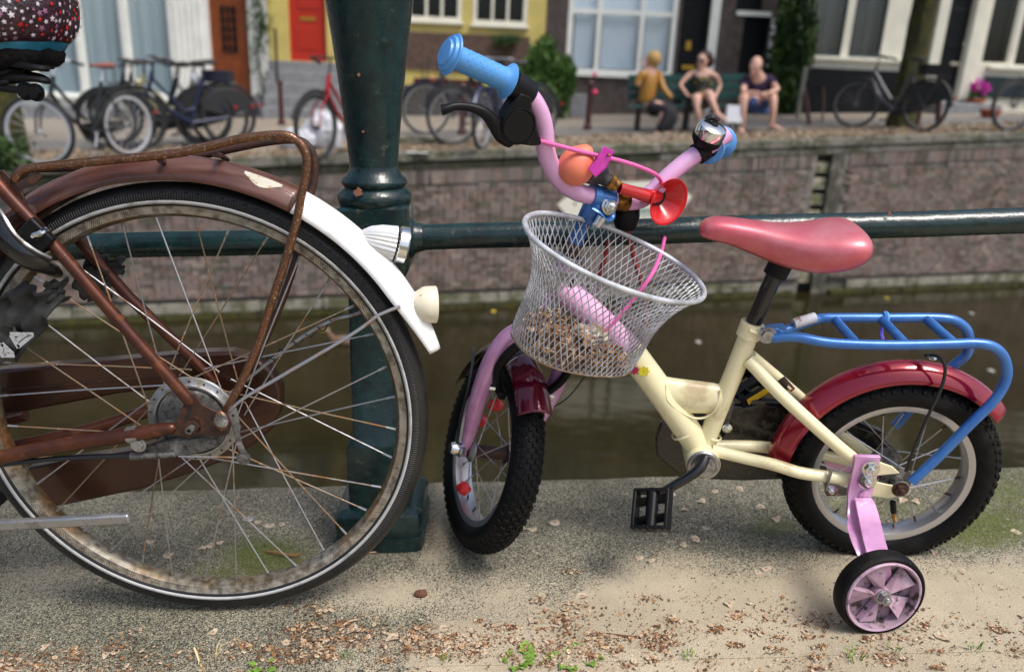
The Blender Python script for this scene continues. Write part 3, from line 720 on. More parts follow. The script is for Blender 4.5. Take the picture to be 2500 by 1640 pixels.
# --- cream framed house on the right
xd0, xd1 = xc1 + .01, WY(2960, 100, FY).x
hD = thing('cream_framed_house', ((xd0 + xd1) / 2, FY, zf(xd0)), 'house with cream window frames, barred curtained windows and a black door on the right', 'house')
uz = upper(hD, xd0, xd1, mHBrick, mCreamPt, 6)
ZB = WY(2080, 138, FY).z
wd1 = rc(1985, 2072, -115, 138); wd2 = rc(2090, 2170, -115, 142); sh = rc(2228, 2280, -115, 268); dd_ = rc(2310, 2368, -115, 248); wd3 = rc(2420, 2492, -115, 160); wd4 = rc(2500, 2620, -115, 168)
holed('wall', (xd0, xd1, zf(xd0), uz), [wd1, wd2, sh, dd_, wd3, wd4], mCreamPt, hD)
for w_ in (wd1, wd2):
    w = window(hD, w_, 1, 1, mTealP, fw=.05, curt=mCurtL, cgap=.1, rec=.1); room(hD, w_)
    n = 8
    for k in range(n): x = w_[0] + (w_[1] - w_[0]) * (k + .5) / n; slab('bar', (x - .012, x + .012, w_[2] + .05, w_[3]), -.02, .02, mBars, w)
for w_ in (wd3, wd4): window(hD, w_, 1, 1, mCreamPt, fw=.05, curt=mCurtL, cgap=.35, glass=mGlassD); room(hD, w_)
pr1 = rc(1958, 2190, 168, 300); slab('base_panel', (xd0 + .02, pr1[1], zf(xd0) + .02, WY(2080, 170, FY).z), .06, .1, mBlkD, hD)
pr2 = rc(2398, 2900, 186, 250); slab('base_panel', (pr2[0], xd1 - .02, zf(xd1) + .15, WY(2440, 188, FY).z), .06, .1, mGrnD, hD)
slab('sill', (xd0 + .02, pr1[1] + .05, ZB - .1, ZB - .02), .12, .2, mCreamPt, hD, bev=.01); slab('sill', (pr2[0], xd1, wd3[2] - .1, wd3[2] - .02), .12, .2, mCreamPt, hD, bev=.01)
slab('shop_door', sh, -.1, .05, mBlkD, hD); bd = slab('door', dd_, -.1, .05, mBlkD, hD)
slab('letterbox', rc(2325, 2350, 152, 160), -.085, .02, mChrome, bd); slab('door_handle', rc(2355, 2363, 103, 112), -.05, .06, mChrome, bd); slab('door_panel', rc(2318, 2360, 20, 120), -.088, .02, mBlkD, bd, bev=.01)
MB().ball((WY(2245, 140, FY).x, FY + .04, WY(2245, 140, FY).z), (.09, .02, .12)).build('notice_disc', mat('pale_blue_notice', (.45, .55, .6), .5), hD)
for u0, u1 in ((2282, 2308), (2372, 2396)): slab('pilaster', rc(u0, u1, -115, 246), .07, .1, mCreamPt, hD, bev=.01)
slab('doorstep', rc(2255, 2400, 250, 290), .7, .9, mGreyS, hD, bev=.02)
# --- neighbouring fronts beyond both edges of the picture
def plain_house(x0, x1, wall_m, label):
    h = thing('canal_house', ((x0 + x1) / 2, FY, zf(x0)), label, 'house')
    z0 = zf(min(x0, x1)); dr = (x0 + .6, x0 + 1.6, zf(x0) + .1, zf(x0) + 2.4); ws = [(x0 + 2.2 + k * 1.7, x0 + 3.4 + k * 1.7, zf(x0) + .9, zf(x0) + 2.5) for k in range(int((x1 - x0 - 2.4) / 1.7))]
    zt_ = WY(1250, -120, FY).z; ws = [(a, b_, c, min(d, zt_ - .1)) for a, b_, c, d in ws]; dr = (dr[0], dr[1], dr[2], min(dr[3], zt_ - .1))
    holed('wall', (x0, x1, z0, zt_), ws + [dr], wall_m, h)
    for w in ws: window(h, w, 2, 1, mCreamPt); room(h, w)
    slab('door', dr, -.1, .05, mGrnD, h); upper(h, x0, x1, wall_m, mCreamPt, 4)
plain_house(xa0 - 8.0, xa0 - .01, mHBrick2, 'brown brick house front left of the white house')
plain_house(xd1 + .01, xd1 + 7.0, mWhitePt, 'white plastered house front right of the cream framed house')
# --- plants at the house fronts
def leafy(name, label, cat, cpx, rpx, Y, n, size, m, seed, pot=None):
    rr = random.Random(seed); c = WY(*cpx, Y); k = Y / FPX; t = thing(name, (c.x, Y, zf(c.x)), label, cat)
    lb = MB(); leaves(lb, crown_pts(c, (rpx[0] * k * .9, .35, rpx[1] * k * .9), n, rr, 60 if name != 'ivy' else 44), size, rr)
    tag(lb.build('leaf_mass', m, t, sm=False, fix=False), kind='stuff')
    b = MB()
    for j in range(5):
        e = c + V((rr.uniform(-1, 1) * rpx[0] * k * .5, rr.uniform(-.1, .1), rr.uniform(-.2, .6) * rpx[1] * k)); b.tube([(c.x + rr.uniform(-.06, .06), Y, zf(c.x)), (c + e) / 2, e], [.025, .018, .008], 6)
    b.build('stem', mBark, t)
    return t
leafy('leafy_bush', 'bright green leafy bush between the yellow house and the wide blue window', 'bush', (1337, 195), (70, 108), 17.0, 8500, .07, mBushL, 3)
leafy('ivy', 'dark ivy climbing between the black door and the barred windows', 'ivy', (1925, 120), (62, 205), 18.1, 9500, .08, mIvy, 8)
leafy('creeper_tuft', 'small creeper hanging over the brown brick panel of the yellow house', 'creeper', (1235, 98), (42, 14), 18.45, 320, .05, mIvy, 12)
gp = thing('grey_planter', tuple(WS(1408, 288)), 'pale grey planter box beside the leafy bush', 'planter'); p = WS(1408, 288)
MB().box((p.x, p.y, p.z + .25), (.35, .35, .5)).build('box', mGreyS, gp, sm=False, bev=.02); MB().box((p.x, p.y, p.z + .505), (.29, .29, .02)).build('soil', mDark, gp, sm=False)

# ------------------------------------------------------------------ street furniture across the water
mBoll = mat('brown_bollard_paint', (.055, .012, .014), .4)
def bollard(u, v, label, h=.85, lean=0):
    p = WS(u, v); b = MB(); o = thing('bollard', tuple(p), label, 'bollard', 'brown bollards on the far quay')
    top = p + V((lean, 0, h)); ax = (top - p).normalized()
    b.lathe([(0, -.02), (.075, -.02), (.07, .08), (.052, .1), (.042, h - .12), (.06, h - .1), (.06, h - .06), (.045, h - .03), (0, h)], p, ax, 16); b.build('shaft', mBoll, o)
    MB().lathe([(.061, h - .105), (.064, h - .09), (.061, h - .075)], p, ax, 16).build('band', mBoll, o)
bollard(688, 306, 'brown bollard in front of the grey stone steps')
bollard(1434, 318, 'brown bollard with pink knots right of the leafy bush', .82)
bollard(1128, 330, 'brown bollard between the parked bicycles behind the blue grip', .8)
pk = mat('pink_ribbon', (.75, .05, .15), .5)
p = WS(1434, 318); kb = thing('pink_ribbon', tuple(p + V((.03, -.05, .6))), 'two pink ribbon knots tied to the bollard beside the bush', 'ribbon')
MB().ball(p + V((.075, -.06, .62)), (.05, .03, .04), 8, 6).build('knot', pk, kb); MB().ball(p + V((.05, -.05, .9)), (.03, .02, .04), 8, 6).build('knot', pk, kb)
def hoop(pts, label, r=.035, name='hoop_stand'):
    a, c = WS(*pts[0]), WS(*pts[-1]); P = [a - V((0, 0, .05))] + [WY(u, v, a.y + (c.y - a.y) * k) for k, (u, v) in zip((.1, .3, .7, .95), pts[1:-1])] + [c - V((0, 0, .05))]
    return tag(MB().tube(smooth(P, 6), r, 9).build(name, mBoll, None, org=tuple((a + c) / 2)), label, 'bicycle stand')
hoop([(2238, 308), (2252, 232), (2258, 218), (2288, 222), (2292, 240), (2290, 306)], 'dark brown hoop stand left of the grey doorstep', .05)
hoop([(1978, 306), (1964, 225), (1950, 185), (1946, 180), (1950, 190), (1966, 230)], 'leaning dark bar beside the ivy', .04, 'leaning_bar')
hoop([(2008, 300), (2010, 220), (1995, 182), (1985, 180), (1975, 190), (1968, 215)], 'grey curved hoop in front of the dark base panel', .02, 'curved_hoop')
tag(MB().bar(WS(1946, 292), WY(1968, 165, 16.2), .10, .05).build('leaning_board', mat('pale_board', (.32, .31, .27), .8), None, sm=False, org=tuple(WS(1946, 292))), 'pale narrow board leaning against the ivy', 'board')
# flower pots
mTerra = mat('terracotta', (.36, .085, .035), .7); mFlow = mat('magenta_petals', (.62, .03, .42), .6)
def pot(u, v, label, flowers=True, r=.17, h=.3):
    p = WS(u, v); t = thing('flower_pot', tuple(p), label, 'flower pot')
    MB().lathe([(0, 0), (r * .7, 0), (r, h * .85), (r * 1.1, h * .85), (r * 1.1, h), (r * .9, h), (r * .88, h * .9), (0, h * .9)], p, (0, 0, 1), 20).build('pot', mTerra, t)
    if flowers:
        rr = random.Random(int(u)); lb = MB(); leaves(lb, crown_pts(p + V((0, 0, h + .1)), (.2, .2, .12), 160, rr, 12), .05, rr); tag(lb.build('leaf_mass', mBushL, t, sm=False, fix=False), kind='stuff')
        lb = MB(); leaves(lb, crown_pts(p + V((0, -.04, h + .24)), (.24, .2, .15), 380, rr, 14), .04, rr); tag(lb.build('blossom', mFlow, t, sm=False, fix=False), kind='stuff')
pot(2232, 282, 'terracotta pot of pink flowers left of the hoop stand'); pot(2376, 276, 'terracotta pot of pink flowers on the right of the grey doorstep'); pot(2415, 288, 'low empty terracotta bowl beside the right flower pot', False, .2, .16)
# bin bag
def blob(name, c, r, m, label, cat, seed, parent=None):
    rr = random.Random(seed); c = V(c); b = MB().ball(c, r, 26, 16)
    ph_ = [rr.uniform(0, 6) for _ in range(9)]
    b.v = [tuple(c + (V(q) - c) * (1 + .12 * math.sin(9 * (V(q) - c).x / r[0] + ph_[0]) * math.sin(3 * (V(q) - c).z / r[2] + ph_[1]) + .07 * math.sin(14 * (V(q) - c).y / r[1] + ph_[2] + 6 * (V(q) - c).x / r[0]) + .05 * math.sin(17 * (V(q) - c).z / r[2] + ph_[3]))) for q in b.v]
    o = b.build(name, m, parent, org=None if parent else tuple(c), ang=25); return tag(o, label, cat) if label else o
mBag = mat('white_plastic_bag', (.55, .56, .60), .35, 0, fine=(9, .2), bump=(.6, 25, .02))
p = WS(790, 362); bl = blob('rubbish_bag', p + V((.0, 0, .20)), (.26, .2, .27), mBag, 'crumpled white rubbish bag beside the red bicycle', 'rubbish bag', 3)
p = WS(728, 366); bl = blob('rubbish_bag', p + V((-.02, 0, .12)), (.26, .15, .15), mBag, 'flat end of a white rubbish bag on the gravel, left of the taller bag', 'rubbish bag', 5)
b = MB().box(WS(1040, 352) + V((0, 0, .05)), (.75, .35, .1)); tag(b.build('concrete_block', mCop, None, sm=False, bev=.02, org=tuple(WS(1040, 352))), 'low concrete block under the parked bicycle wheel', 'block')
tag(MB().prism([WS(1010, 372) + V((-.1, 0, .004)), WS(1010, 372) + V((.16, .03, .004)), WS(1010, 372) + V((.2, -.12, .004)), WS(1010, 372) + V((-.06, -.14, .004))], (0, 0, .008)).build('paper_scrap', mat('white_paper', (.7, .7, .68), .7), None, sm=False, org=tuple(WS(1010, 372))), 'scrap of white paper on the gravel near the canal edge', 'paper')
# weeds at the foot of the left tree
rr = random.Random(21); wt = thing('roadside_weeds', tuple(WS(20, 400)), 'green weeds around the foot of the left elm tree', 'weeds'); lb = MB()
for j in range(900):
    p = WS(rr.gauss(5, 22), rr.uniform(385, 430)); leaves(lb, [p + V((rr.gauss(0, .05), rr.gauss(0, .15), rr.uniform(.02, .35)))], .05, rr)
tag(lb.build('leaf_mass', mIvy, wt, sm=False, fix=False), kind='stuff')
# dry litter on the far quay
rr = random.Random(31); lb = MB()
mLit = mat('dry_leaf_litter', (.30, .20, .11), .9, 0, [((.42, .34, .23), 8, .5, .12, None), ((.14, .07, .04), 20, .56, .08, None)])
for j in range(7000):
    t = rr.uniform(-7, 13); k = -rr.random() ** 1.6 * 1.9 - .02; p = EP(t, None, k); p.z = street_z(p.x) + .014
    leaves(lb, [p], .035, rr, .2)
tag(lb.build('leaf_litter', mLit, None, sm=False, fix=False), 'dry brown leaf litter strewn along the far canal edge', 'litter', kind='stuff')

# ------------------------------------------------------------------ parked bicycles across the water
mT2 = mat('far_tyre', (.015, .015, .016), .6)
def far_bike(front, heading, label, col, rim, loc_h=.34, seat_col=None, wheel=.34, rack=False, crate=None, lamp=None, steer=0, basket=False, guard=False, grp='bicycles parked across the canal', cap=None, fender=True, ground=None, sc_=1.0, rimw=.022):
    """front = survey pixel of the front hub; heading = yaw of the bicycle (0 = faces -x)"""
    p = WS(front[0], front[1], loc_h) if ground is None else ground
    fm = mat('far_frame_%d' % (hash(tuple(col)) % 9999), col, .35, .2); rm = mat('far_rim_%d' % (hash(tuple(rim)) % 9999), tuple(q_ * .62 for q_ in rim), .4, .4)
    sm_ = mat('far_seat_%d' % (hash(tuple(seat_col or (.02, .02, .02))) % 9999), seat_col or (.02, .02, .022), .5)
    fx = V((math.cos(heading), math.sin(heading), .048 * math.cos(heading))).normalized(); sy = V((-math.sin(heading), math.cos(heading), 0)); up = V((0, 0, 1))
    t = thing('parked_bicycle', tuple(p - up * loc_h), label, 'bicycle', grp)
    def Q(a, h, s=0): return p + fx * a + up * (h - loc_h) + sy * s
    def wheel_(nm, c, ax):
        b = MB(); b.lathe([(wheel - .034 + .023 * math.cos(a) + .012, .023 * math.sin(a)) for a in [k * math.pi / 4 for k in range(9)]], c, ax, 32); w = b.build(nm, mT2, t)
        MB().lathe([(wheel - .03, -.013), (wheel - .03 - rimw, -.013), (wheel - .03 - rimw, .013), (wheel - .03, .013)], c, ax, 32).build('rim', rm, w)
        MB().lathe([(0, -.04), (.02, -.04), (.02, .04), (0, .04)], c, ax, 10).build('hub', rm, w)
        b = MB(); x, y, _ = basis(ax)
        for k in range(18):
            a = k * math.pi / 9; b.tube([c, c + (x * math.cos(a) + y * math.sin(a)) * (wheel - .05)], .0022, 3, cap=False)
        b.build('spokes', rm, w); return w
    ax2 = (Matrix.Rotation(steer, 3, 'Z') @ sy); f2 = Matrix.Rotation(steer, 3, 'Z') @ fx
    wheel_('front_wheel', p, ax2); rc_ = Q(1.08, loc_h); wheel_('rear_wheel', rc_, sy)
    hd0, hd1 = Q(.19, .70), Q(.24, .86); bb = Q(.62, .29); st = Q(.80, .80); st2 = Q(.83, .93)
    b = MB(); b.tube([hd0, hd1], .024, 8); b.tube(smooth([hd0, Q(.36, .46), bb], 4), .022, 8); b.tube([Q(.22, .80), Q(.55, .42), Q(.68, .45)], .018, 8); b.tube([bb, st], .019, 8)
    b.build('frame', fm, t)
    for s in (-.05, .05):
        MB().tube([Q(.80, .74), rc_ + sy * s], .009, 6).build('seat_stay', fm, t); MB().tube([bb, rc_ + sy * s], .009, 6).build('chain_stay', fm, t)
        MB().tube([hd0 + ax2 * s * .8, p + up * .18 + f2 * .02 + ax2 * s, p + ax2 * s], .01, 6).build('fork_blade', fm, t)
    MB().tube([st, st2], .012, 6).build('seat_post', rm, t)
    b = MB(); b.loft([[V(st2) + fx * a + sy * w_ * math.cos(q) + up * (.03 + hh * math.sin(q)) for q in [k * math.pi / 4 for k in range(8)]] for a, w_, hh in ((-.15, .015, .015), (-.08, .03, .02), (.02, .06, .03), (.09, .09, .035), (.12, .07, .02))]); b.build('saddle', sm_, t)
    hb = Q(.27, 1.02); MB().tube([hd1, hb], .011, 6).build('stem', rm, t)
    MB().tube(smooth([hb + f2 * .16 - ax2 * .27 - up * .05, hb - f2 * .02 - ax2 * .25, hb - f2 * .03 - ax2 * .1, hb, hb - f2 * .03 + ax2 * .1, hb - f2 * .02 + ax2 * .25, hb + f2 * .16 + ax2 * .27 - up * .05], 3), .011, 6).build('handlebar', rm, t)
    for s in (-1, 1): MB().tube([hb + f2 * .17 + ax2 * .27 * s - up * .055, hb + f2 * .05 + ax2 * .262 * s - up * .02], .017, 7).build('grip', mT2, t)
    if fender:
        for c, ax in ((p, ax2), (rc_, sy)):
            x = f2 if ax is ax2 else fx
            pts = [c + (x * math.cos(a) + up * math.sin(a)) * (wheel + .025) for a in [math.radians(q) for q in (range(20, 175, 12) if c is p else range(0, 160, 12))]]
            MB().tube(pts, .02, 6, sx=1.0, ref=ax).build('mudguard', fm if not guard else mT2, t)
    MB().prism([bb + sy * .03 + V(q) for q in [tuple(fx * a + up * h) for a, h in ((-.1, .02), (-.05, .1), (.05, .1), (.42, .09), (.5, .05), (.42, .0), (.05, -.09), (-.05, -.08))]], sy * .03).build('chain_case', mT2, t)
    MB().tube([bb - sy * .02, bb - sy * .06, bb - sy * .07 - up * .15 - fx * .05], .009, 6).build('crank', rm, t); MB().box(bb - sy * .12 - up * .15 - fx * .05, (.09, .09, .02)).build('pedal', mT2, t)
    if guard:
        for s in (-.035, .035):
            P_ = [rc_ + sy * s] + [rc_ + sy * s + (fx * math.cos(a) + up * math.sin(a)) * (wheel * .93) for a in [math.radians(q) for q in range(20, 176, 12)]]
            MB().prism(P_, sy * .004).build('coat_guard', mT2, t)
    if rack:
        b = MB()
        for s in (-.06, .06): b.tube([Q(.84, .74, s), Q(1.3, .74, s), rc_ + sy * s], .008, 6)
        b.build('carrier', rack if not isinstance(rack, bool) else fm, t)
        if crate: MB().box(Q(1.1, .82), (.32, .24, .14)).build('carrier_bag', crate, t)
    if basket:
        b = MB()
        for s in (-.15, .15): b.tube([Q(-.02, .74, s), Q(-.02, .95, s), Q(.2, .95, s)], .01, 6); b.tube([Q(-.02, .75, s), Q(.2, .75, s), Q(.2, .95, s)], .008, 6)
        b.tube([Q(-.02, .95, -.15), Q(-.02, .95, .15)], .01, 6); b.tube([Q(-.02, .75, -.15), Q(-.02, .75, .15)], .01, 6)
        b.build('front_carrier', mBars, t)
    if lamp: MB().ball(Q(.08, .74), (.04, .04, .04), 10, 8).build('headlamp', lamp, t)
    MB().box(rc_ + fx * (wheel + .05) + up * .12, (.02, .03, .035)).build('rear_reflector', mRedR, t)
    if cap: blob('saddle_bag', V(st2) - up * .14, (.06, .06, .08), cap, None, None, 4, t)
    t.scale = (sc_,) * 3; return t
LG = (.42, .43, .48); DK = (.015, .018, .02); NV = (.012, .018, .06)
pSt = lambda x, y: V((x, y, street_z(x) + .34))
a = WS(95, 335, .34)
far_bike((95, 330), math.radians(66), 'bicycle with a pale front rim and small red brown saddle by the left tree', DK, (.95, .96, 1.0), seat_col=(.2, .05, .03), wheel=.35, steer=math.radians(-62), fender=False, sc_=1.1, rimw=.038)
far_bike((330, 304), math.radians(40), 'navy and cream bicycle with a black saddle in front of the white house windows', NV, (.07, .07, .08), steer=math.radians(-10), lamp=mat('cream_lamp', (.6, .55, .3), .4), basket=True, guard=True, sc_=1.15)
far_bike((312, 296), math.radians(8), 'cream framed bicycle with grey rear carrier before the orange door', (.42, .38, .2), (.25, .25, .27), rack=mAlu, crate=mat('dark_pannier', (.012, .014, .03), .6), guard=True, wheel=.36, cap=mBag, sc_=1.12)
far_bike((262, 300), math.radians(14), 'black bicycle with a dark coat guard leaning at the far left of the cluster', DK, (.08, .08, .08), guard=True, sc_=1.12)
far_bike((285, 292), math.radians(5), 'black bicycle with a raised front carrier frame before the white house', DK, (.2, .2, .2), basket=True, guard=True, sc_=1.12)
far_bike((772, 320), math.radians(64), 'red bicycle parked in front of the grey steps', (.36, .012, .02), (.10, .10, .10), guard=True, sc_=1.1)
far_bike((1040, 275), math.radians(18), 'dark blue bicycle with silver wheels beside the lamp shaped green post', (.012, .015, .04), (.6, .6, .6), basket=True, wheel=.35, lamp=mat('orange_lamp', (.6, .2, .05), .4), guard=False, sc_=1.15)
far_bike((1015, 240), math.radians(10), 'black bicycle at the back with its wheel against the yellow wall', DK, (.25, .25, .25), guard=True, rack=True, sc_=1.15)
far_bike((1105, 292), math.radians(22), 'dark bicycle with thin silver wheels between the bollard and the dark blue bicycle', DK, (.5, .5, .5), guard=True, sc_=1.12)
far_bike((1178, 300), math.radians(72), 'bicycle with a white saddle bag and yellow disc behind the blue grip', (.03, .035, .09), (.6, .6, .64), cap=mWhitePt, lamp=mat('yellow_disc', (.75, .7, .05), .5), guard=False, rack=True, sc_=1.1)
far_bike((2088, 262), math.radians(-58), 'black bicycle with silver tubes parked in front of the right elm trunk', (.10, .095, .105), (.3, .3, .3), rack=True, crate=mBlack, guard=True, fender=True, steer=math.radians(20), sc_=1.15)
far_bike((2472, 268), math.radians(10), 'dark bicycle cut off by the right edge of the picture', DK, (.25, .22, .25), guard=True, sc_=1.15)

# ------------------------------------------------------------------ bench and the three people
mBench = mat('green_bench_slat', (.012, .07, .065), .5, 0, [((.05, .12, .11), 9, .6, .1, None)]); mIron = mat('bench_iron', (.03, .02, .022), .5); mGreyM = mat('grey_bench_bracket', (.2, .22, .22), .5)
BY = 13.55
def q(x, y, d=0): return WY(x * S, y * S, BY + d)
gz = WY(1690, 332, BY).z
def GZ(x): return street_z(x)
bench = thing('park_bench', tuple(V((q(1590, 250).x, BY + .15, GZ(q(1590, 250).x)))), 'long dark green slatted bench carrying the three seated people', 'bench')
xl, xr = q(1462, 240).x, q(1740, 240).x; sz = q(1590, 254).z
sl_ = lambda x: .048 * (x - xl)
for k, (dy, dz) in enumerate(((-.06, 0), (.05, 0), (.16, 0))): MB().bar((xl, BY + dy, sz), (xr, BY + dy, sz + sl_(xr)), .10, .035, ref=V((0, 0, 1))).build('seat_slat', mBench, bench, sm=False, bev=.005)
for k, dz in enumerate((.16, .30, .44)): MB().bar((xl, BY + .24 + .03 * k, sz + dz), (xr, BY + .24 + .03 * k, sz + dz + sl_(xr)), .035, .11, ref=V((0, 0, 1))).build('back_slat', mBench, bench, sm=False, bev=.005)
for x in (xl + .18, (xl + xr) / 2, xr - .18):
    zz = sl_(x); g0 = GZ(x); b = MB()
    b.tube([(x, BY - .06, g0), (x, BY - .02, sz + zz - .03), (x, BY + .2, sz + zz - .03), (x, BY + .34, sz + zz + .5)], .03, 7); b.tube([(x, BY + .22, g0), (x, BY + .18, sz + zz - .03)], .03, 7); b.build('support', mIron, bench)
for x in (xl + .95, xl + 1.12, xr - .55): MB().bar((x, BY + .22, sz + .02), (x, BY + .30, sz + .40), .05, .03).build('armrest', mGreyM, bench, sm=False)
SK = mat('skin', (.60, .36, .27), .55, 0, [((.50, .27, .20), 9, .55, .15, None)])
def skin(name, joints, edges, m, parent, extra=None, subl=2, org=None, root=0):
    me = bpy.data.meshes.new(name + '_skel'); me.from_pydata([tuple(j[0]) for j in joints], edges, []); o = bpy.data.objects.new(name + '_tmp', me); COL.objects.link(o)
    md = o.modifiers.new('skin', 'SKIN'); md.use_smooth_shade = True
    for v_, j in zip(me.skin_vertices[0].data, joints): v_.radius = (j[1], j[1] if len(j) < 3 else j[2])
    me.skin_vertices[0].data[root].use_root = True
    ms = o.modifiers.new('sub', 'SUBSURF'); ms.levels = subl; ms.render_levels = subl
    dg = bpy.context.evaluated_depsgraph_get(); ev = o.evaluated_get(dg); res = bpy.data.meshes.new_from_object(ev)
    b = MB(); b.add([tuple(v_.co) for v_ in res.vertices], [tuple(p_.vertices) for p_ in res.polygons])
    bpy.data.objects.remove(o); bpy.data.meshes.remove(me); bpy.data.meshes.remove(res)
    if extra: b.add(extra.v, extra.f)
    return b.build(name, m, parent, ang=80, fix=False)
def head(c, r, fwd, nose=True):
    b = MB(); f = V(fwd).normalized(); x, y, _ = basis(f); M3 = Matrix((x, f, V((0, 0, 1)))).transposed()
    b.ball(c, (r * .78, r * .92, r * 1.12), 16, 12, M3); c = V(c)
    b.ball(c + f * r * .93 - V((0, 0, r * .1)), (r * .12, r * .2, r * .22), 6, 5, M3)
    for s in (-1, 1): b.ball(c + x * s * r * .78 - V((0, 0, r * .05)), (r * .08, r * .18, r * .25), 6, 5, M3)
    b.ball(c + f * r * .5 - V((0, 0, r * .85)), (r * .4, r * .4, r * .3), 8, 6, M3)
    return b
def hand(b, w, d, s=1):     # palm, four fingers and thumb
    d = V(d).normalized(); x, y, _ = basis(d); pc = V(w) + d * .045 * s; b.ball(pc, (.04 * s, .018 * s, .05 * s), 8, 6, Matrix((x, y, d)).transposed())
    for k, ln in enumerate((.062, .072, .068, .052)):
        a = pc + d * .035 * s + x * (k - 1.5) * .018 * s; b.tube([a, a + d * ln * .55 * s, a + d * ln * .9 * s - y * .02 * s], [.0085 * s, .008 * s, .006 * s], 6)
    a = pc - d * .015 * s - x * .03 * s; b.tube([a, a - x * .02 * s + d * .025 * s, a - x * .022 * s + d * .05 * s], [.011 * s, .009 * s, .007 * s], 6)
    return b
def foot(b, a, d, s=1):
    d = V(d).normalized(); b.loft([[V(a) + d * t_ + V((-d.y, d.x, 0)) * w_ * math.cos(k * math.pi / 4) + V((0, 0, max(-.0, h_ + h_ * math.sin(k * math.pi / 4)) - .03)) for k in range(8)] for t_, w_, h_ in ((-.07, .02, .03), (-.04, .035, .04), (.06, .045, .035), (.14, .045, .02), (.19, .02, .012))]); return b
# 1: woman in the mustard jacket, back turned to the right
p1 = thing('person', tuple(V((q(1510, 250).x, BY, GZ(q(1510, 250).x)))), 'blonde person in a mustard yellow jacket and wide black trousers, leftmost on the bench', 'person')
hc = q(1514, 141, .0); ex = head(hc, .115, (-.8, -.3, 0))
wr1 = q(1487, 146, -.1)
hand(ex, q(1494, 158, -.08), q(1488, 138, -.1) - q(1494, 158, -.08), 1.1)
sh1, sh2 = q(1490, 172, -.10), q(1530, 172, .12)
skin('body', [(q(1512, 168), .06), (q(1514, 152), .055), (q(1508, 190), .12), (q(1505, 225), .12), (q(1506, 245), .13), (sh1, .05), (q(1482, 200, -.16), .04), (q(1492, 165, -.1), .03), (sh2, .05), (q(1540, 205, .0), .042), (q(1560, 228, -.12), .03), (q(1545, 252, -.38), .08), (q(1530, 305, -.36), .05), (hc, .06)],
     [(0, 1), (0, 2), (2, 3), (3, 4), (0, 5), (5, 6), (6, 7), (0, 8), (8, 9), (9, 10), (4, 11), (11, 12), (1, 13)], SK, p1, ex, 1)
mMust = mat('mustard_leather', (.36, .17, .018), .4, 0, [((.28, .13, .015), 12, .5, .15, None)])
skin('jacket', [(q(1510, 176), .10), (q(1506, 200), .145), (q(1503, 230), .15), (q(1500, 243), .155), (sh1, .075), (q(1480, 200, -.15), .058), (q(1492, 168, -.1), .045), (sh2, .078), (q(1541, 206, .0), .06), (q(1562, 230, -.12), .042)],
     [(0, 1), (1, 2), (2, 3), (0, 4), (4, 5), (5, 6), (0, 7), (7, 8), (8, 9)], mMust, p1)
skin('trousers', [(q(1504, 250), .15), (q(1530, 254, -.3), .10), (q(1556, 256, -.42), .09), (q(1545, 285, -.44), .08), (q(1530, 306, -.42), .085), (q(1560, 250, -.25), .09), (q(1568, 275, -.34), .08), (q(1545, 306, -.32), .08)], [(0, 1), (1, 2), (2, 3), (3, 4), (0, 5), (5, 6), (6, 7)], mat('black_trousers', (.01, .01, .014), .8), p1)
b = MB(); b.ball(hc + V((.035, -.005, .025)), (.125, .135, .13), 16, 10); b.ball(hc + V((.03, .05, -.08)), (.09, .09, .08), 12, 8); b.build('hair', mat('blond_hair', (.42, .26, .08), .6, 0, fine=(30, .3)), p1)
b = MB(); foot(b, q(1525, 313, -.42), (.1, -1, 0)); b.build('foot', SK, p1); b = MB(); foot(b, q(1546, 312, -.34), (.4, -1, 0)); b.build('foot', SK, p1)
# 2: woman in the floral dress
p2 = thing('person', tuple(V((q(1625, 250).x, BY, GZ(q(1625, 250).x)))), 'dark haired person in sunglasses and a black floral sundress with legs crossed', 'person')
hc = q(1633, 142, -.02); ex = head(hc, .108, (-.55, -.8, -.1))
hand(ex, q(1594, 222, -.2), q(1605, 224, -.22) - q(1594, 222, -.2)); hand(ex, q(1664, 218, -.1), q(1660, 228, -.2) - q(1664, 218, -.1)); foot(ex, q(1668, 268, -.62), (.6, -.8, -.25)); foot(ex, q(1632, 304, -.4), (.1, -1, 0))
skin('body', [(q(1632, 170), .07), (q(1634, 155), .045), (q(1630, 188), .10), (q(1630, 215), .09), (q(1632, 238), .11), (q(1604, 172, 0), .05), (q(1580, 198, -.05), .036), (q(1598, 222, -.2), .027), (q(1664, 176, 0), .05), (q(1674, 200, .02), .036), (q(1664, 222, -.1), .027),
              (q(1618, 226, -.35), .085), (q(1622, 262, -.42), .055), (q(1630, 298, -.38), .035), (q(1648, 216, -.42), .08), (q(1658, 245, -.52), .052), (q(1670, 268, -.6), .034), (hc, .06)],
     [(0, 1), (0, 2), (2, 3), (3, 4), (0, 5), (5, 6), (6, 7), (0, 8), (8, 9), (9, 10), (4, 11), (11, 12), (12, 13), (4, 14), (14, 15), (15, 16), (1, 17)], SK, p2, ex)
mDress = mat('black_floral_fabric', (.008, .009, .007), .8, 0, [((.30, .22, .03), 14, .6, .03, None)])
rings = []
for (x_0, y_0, d_0, rx, ry) in ((1633, 177, -.02, .150, .12), (1633, 188, -.03, .170, .150), (1631, 206, -.03, .155, .15), (1630, 220, -.06, .155, .16), (1628, 232, -.16, .185, .22), (1624, 244, -.24, .19, .24), (1614, 262, -.24, .15, .20)):
    c0 = q(x_0, y_0, d_0); rings.append([c0 + V((math.cos(k * math.pi / 8) * rx * (1 + .04 * math.sin(k * 3)), math.sin(k * math.pi / 8) * ry, 0)) for k in range(16)])
MB().loft(rings).build('dress', mDress, p2, sub=1, ang=80)
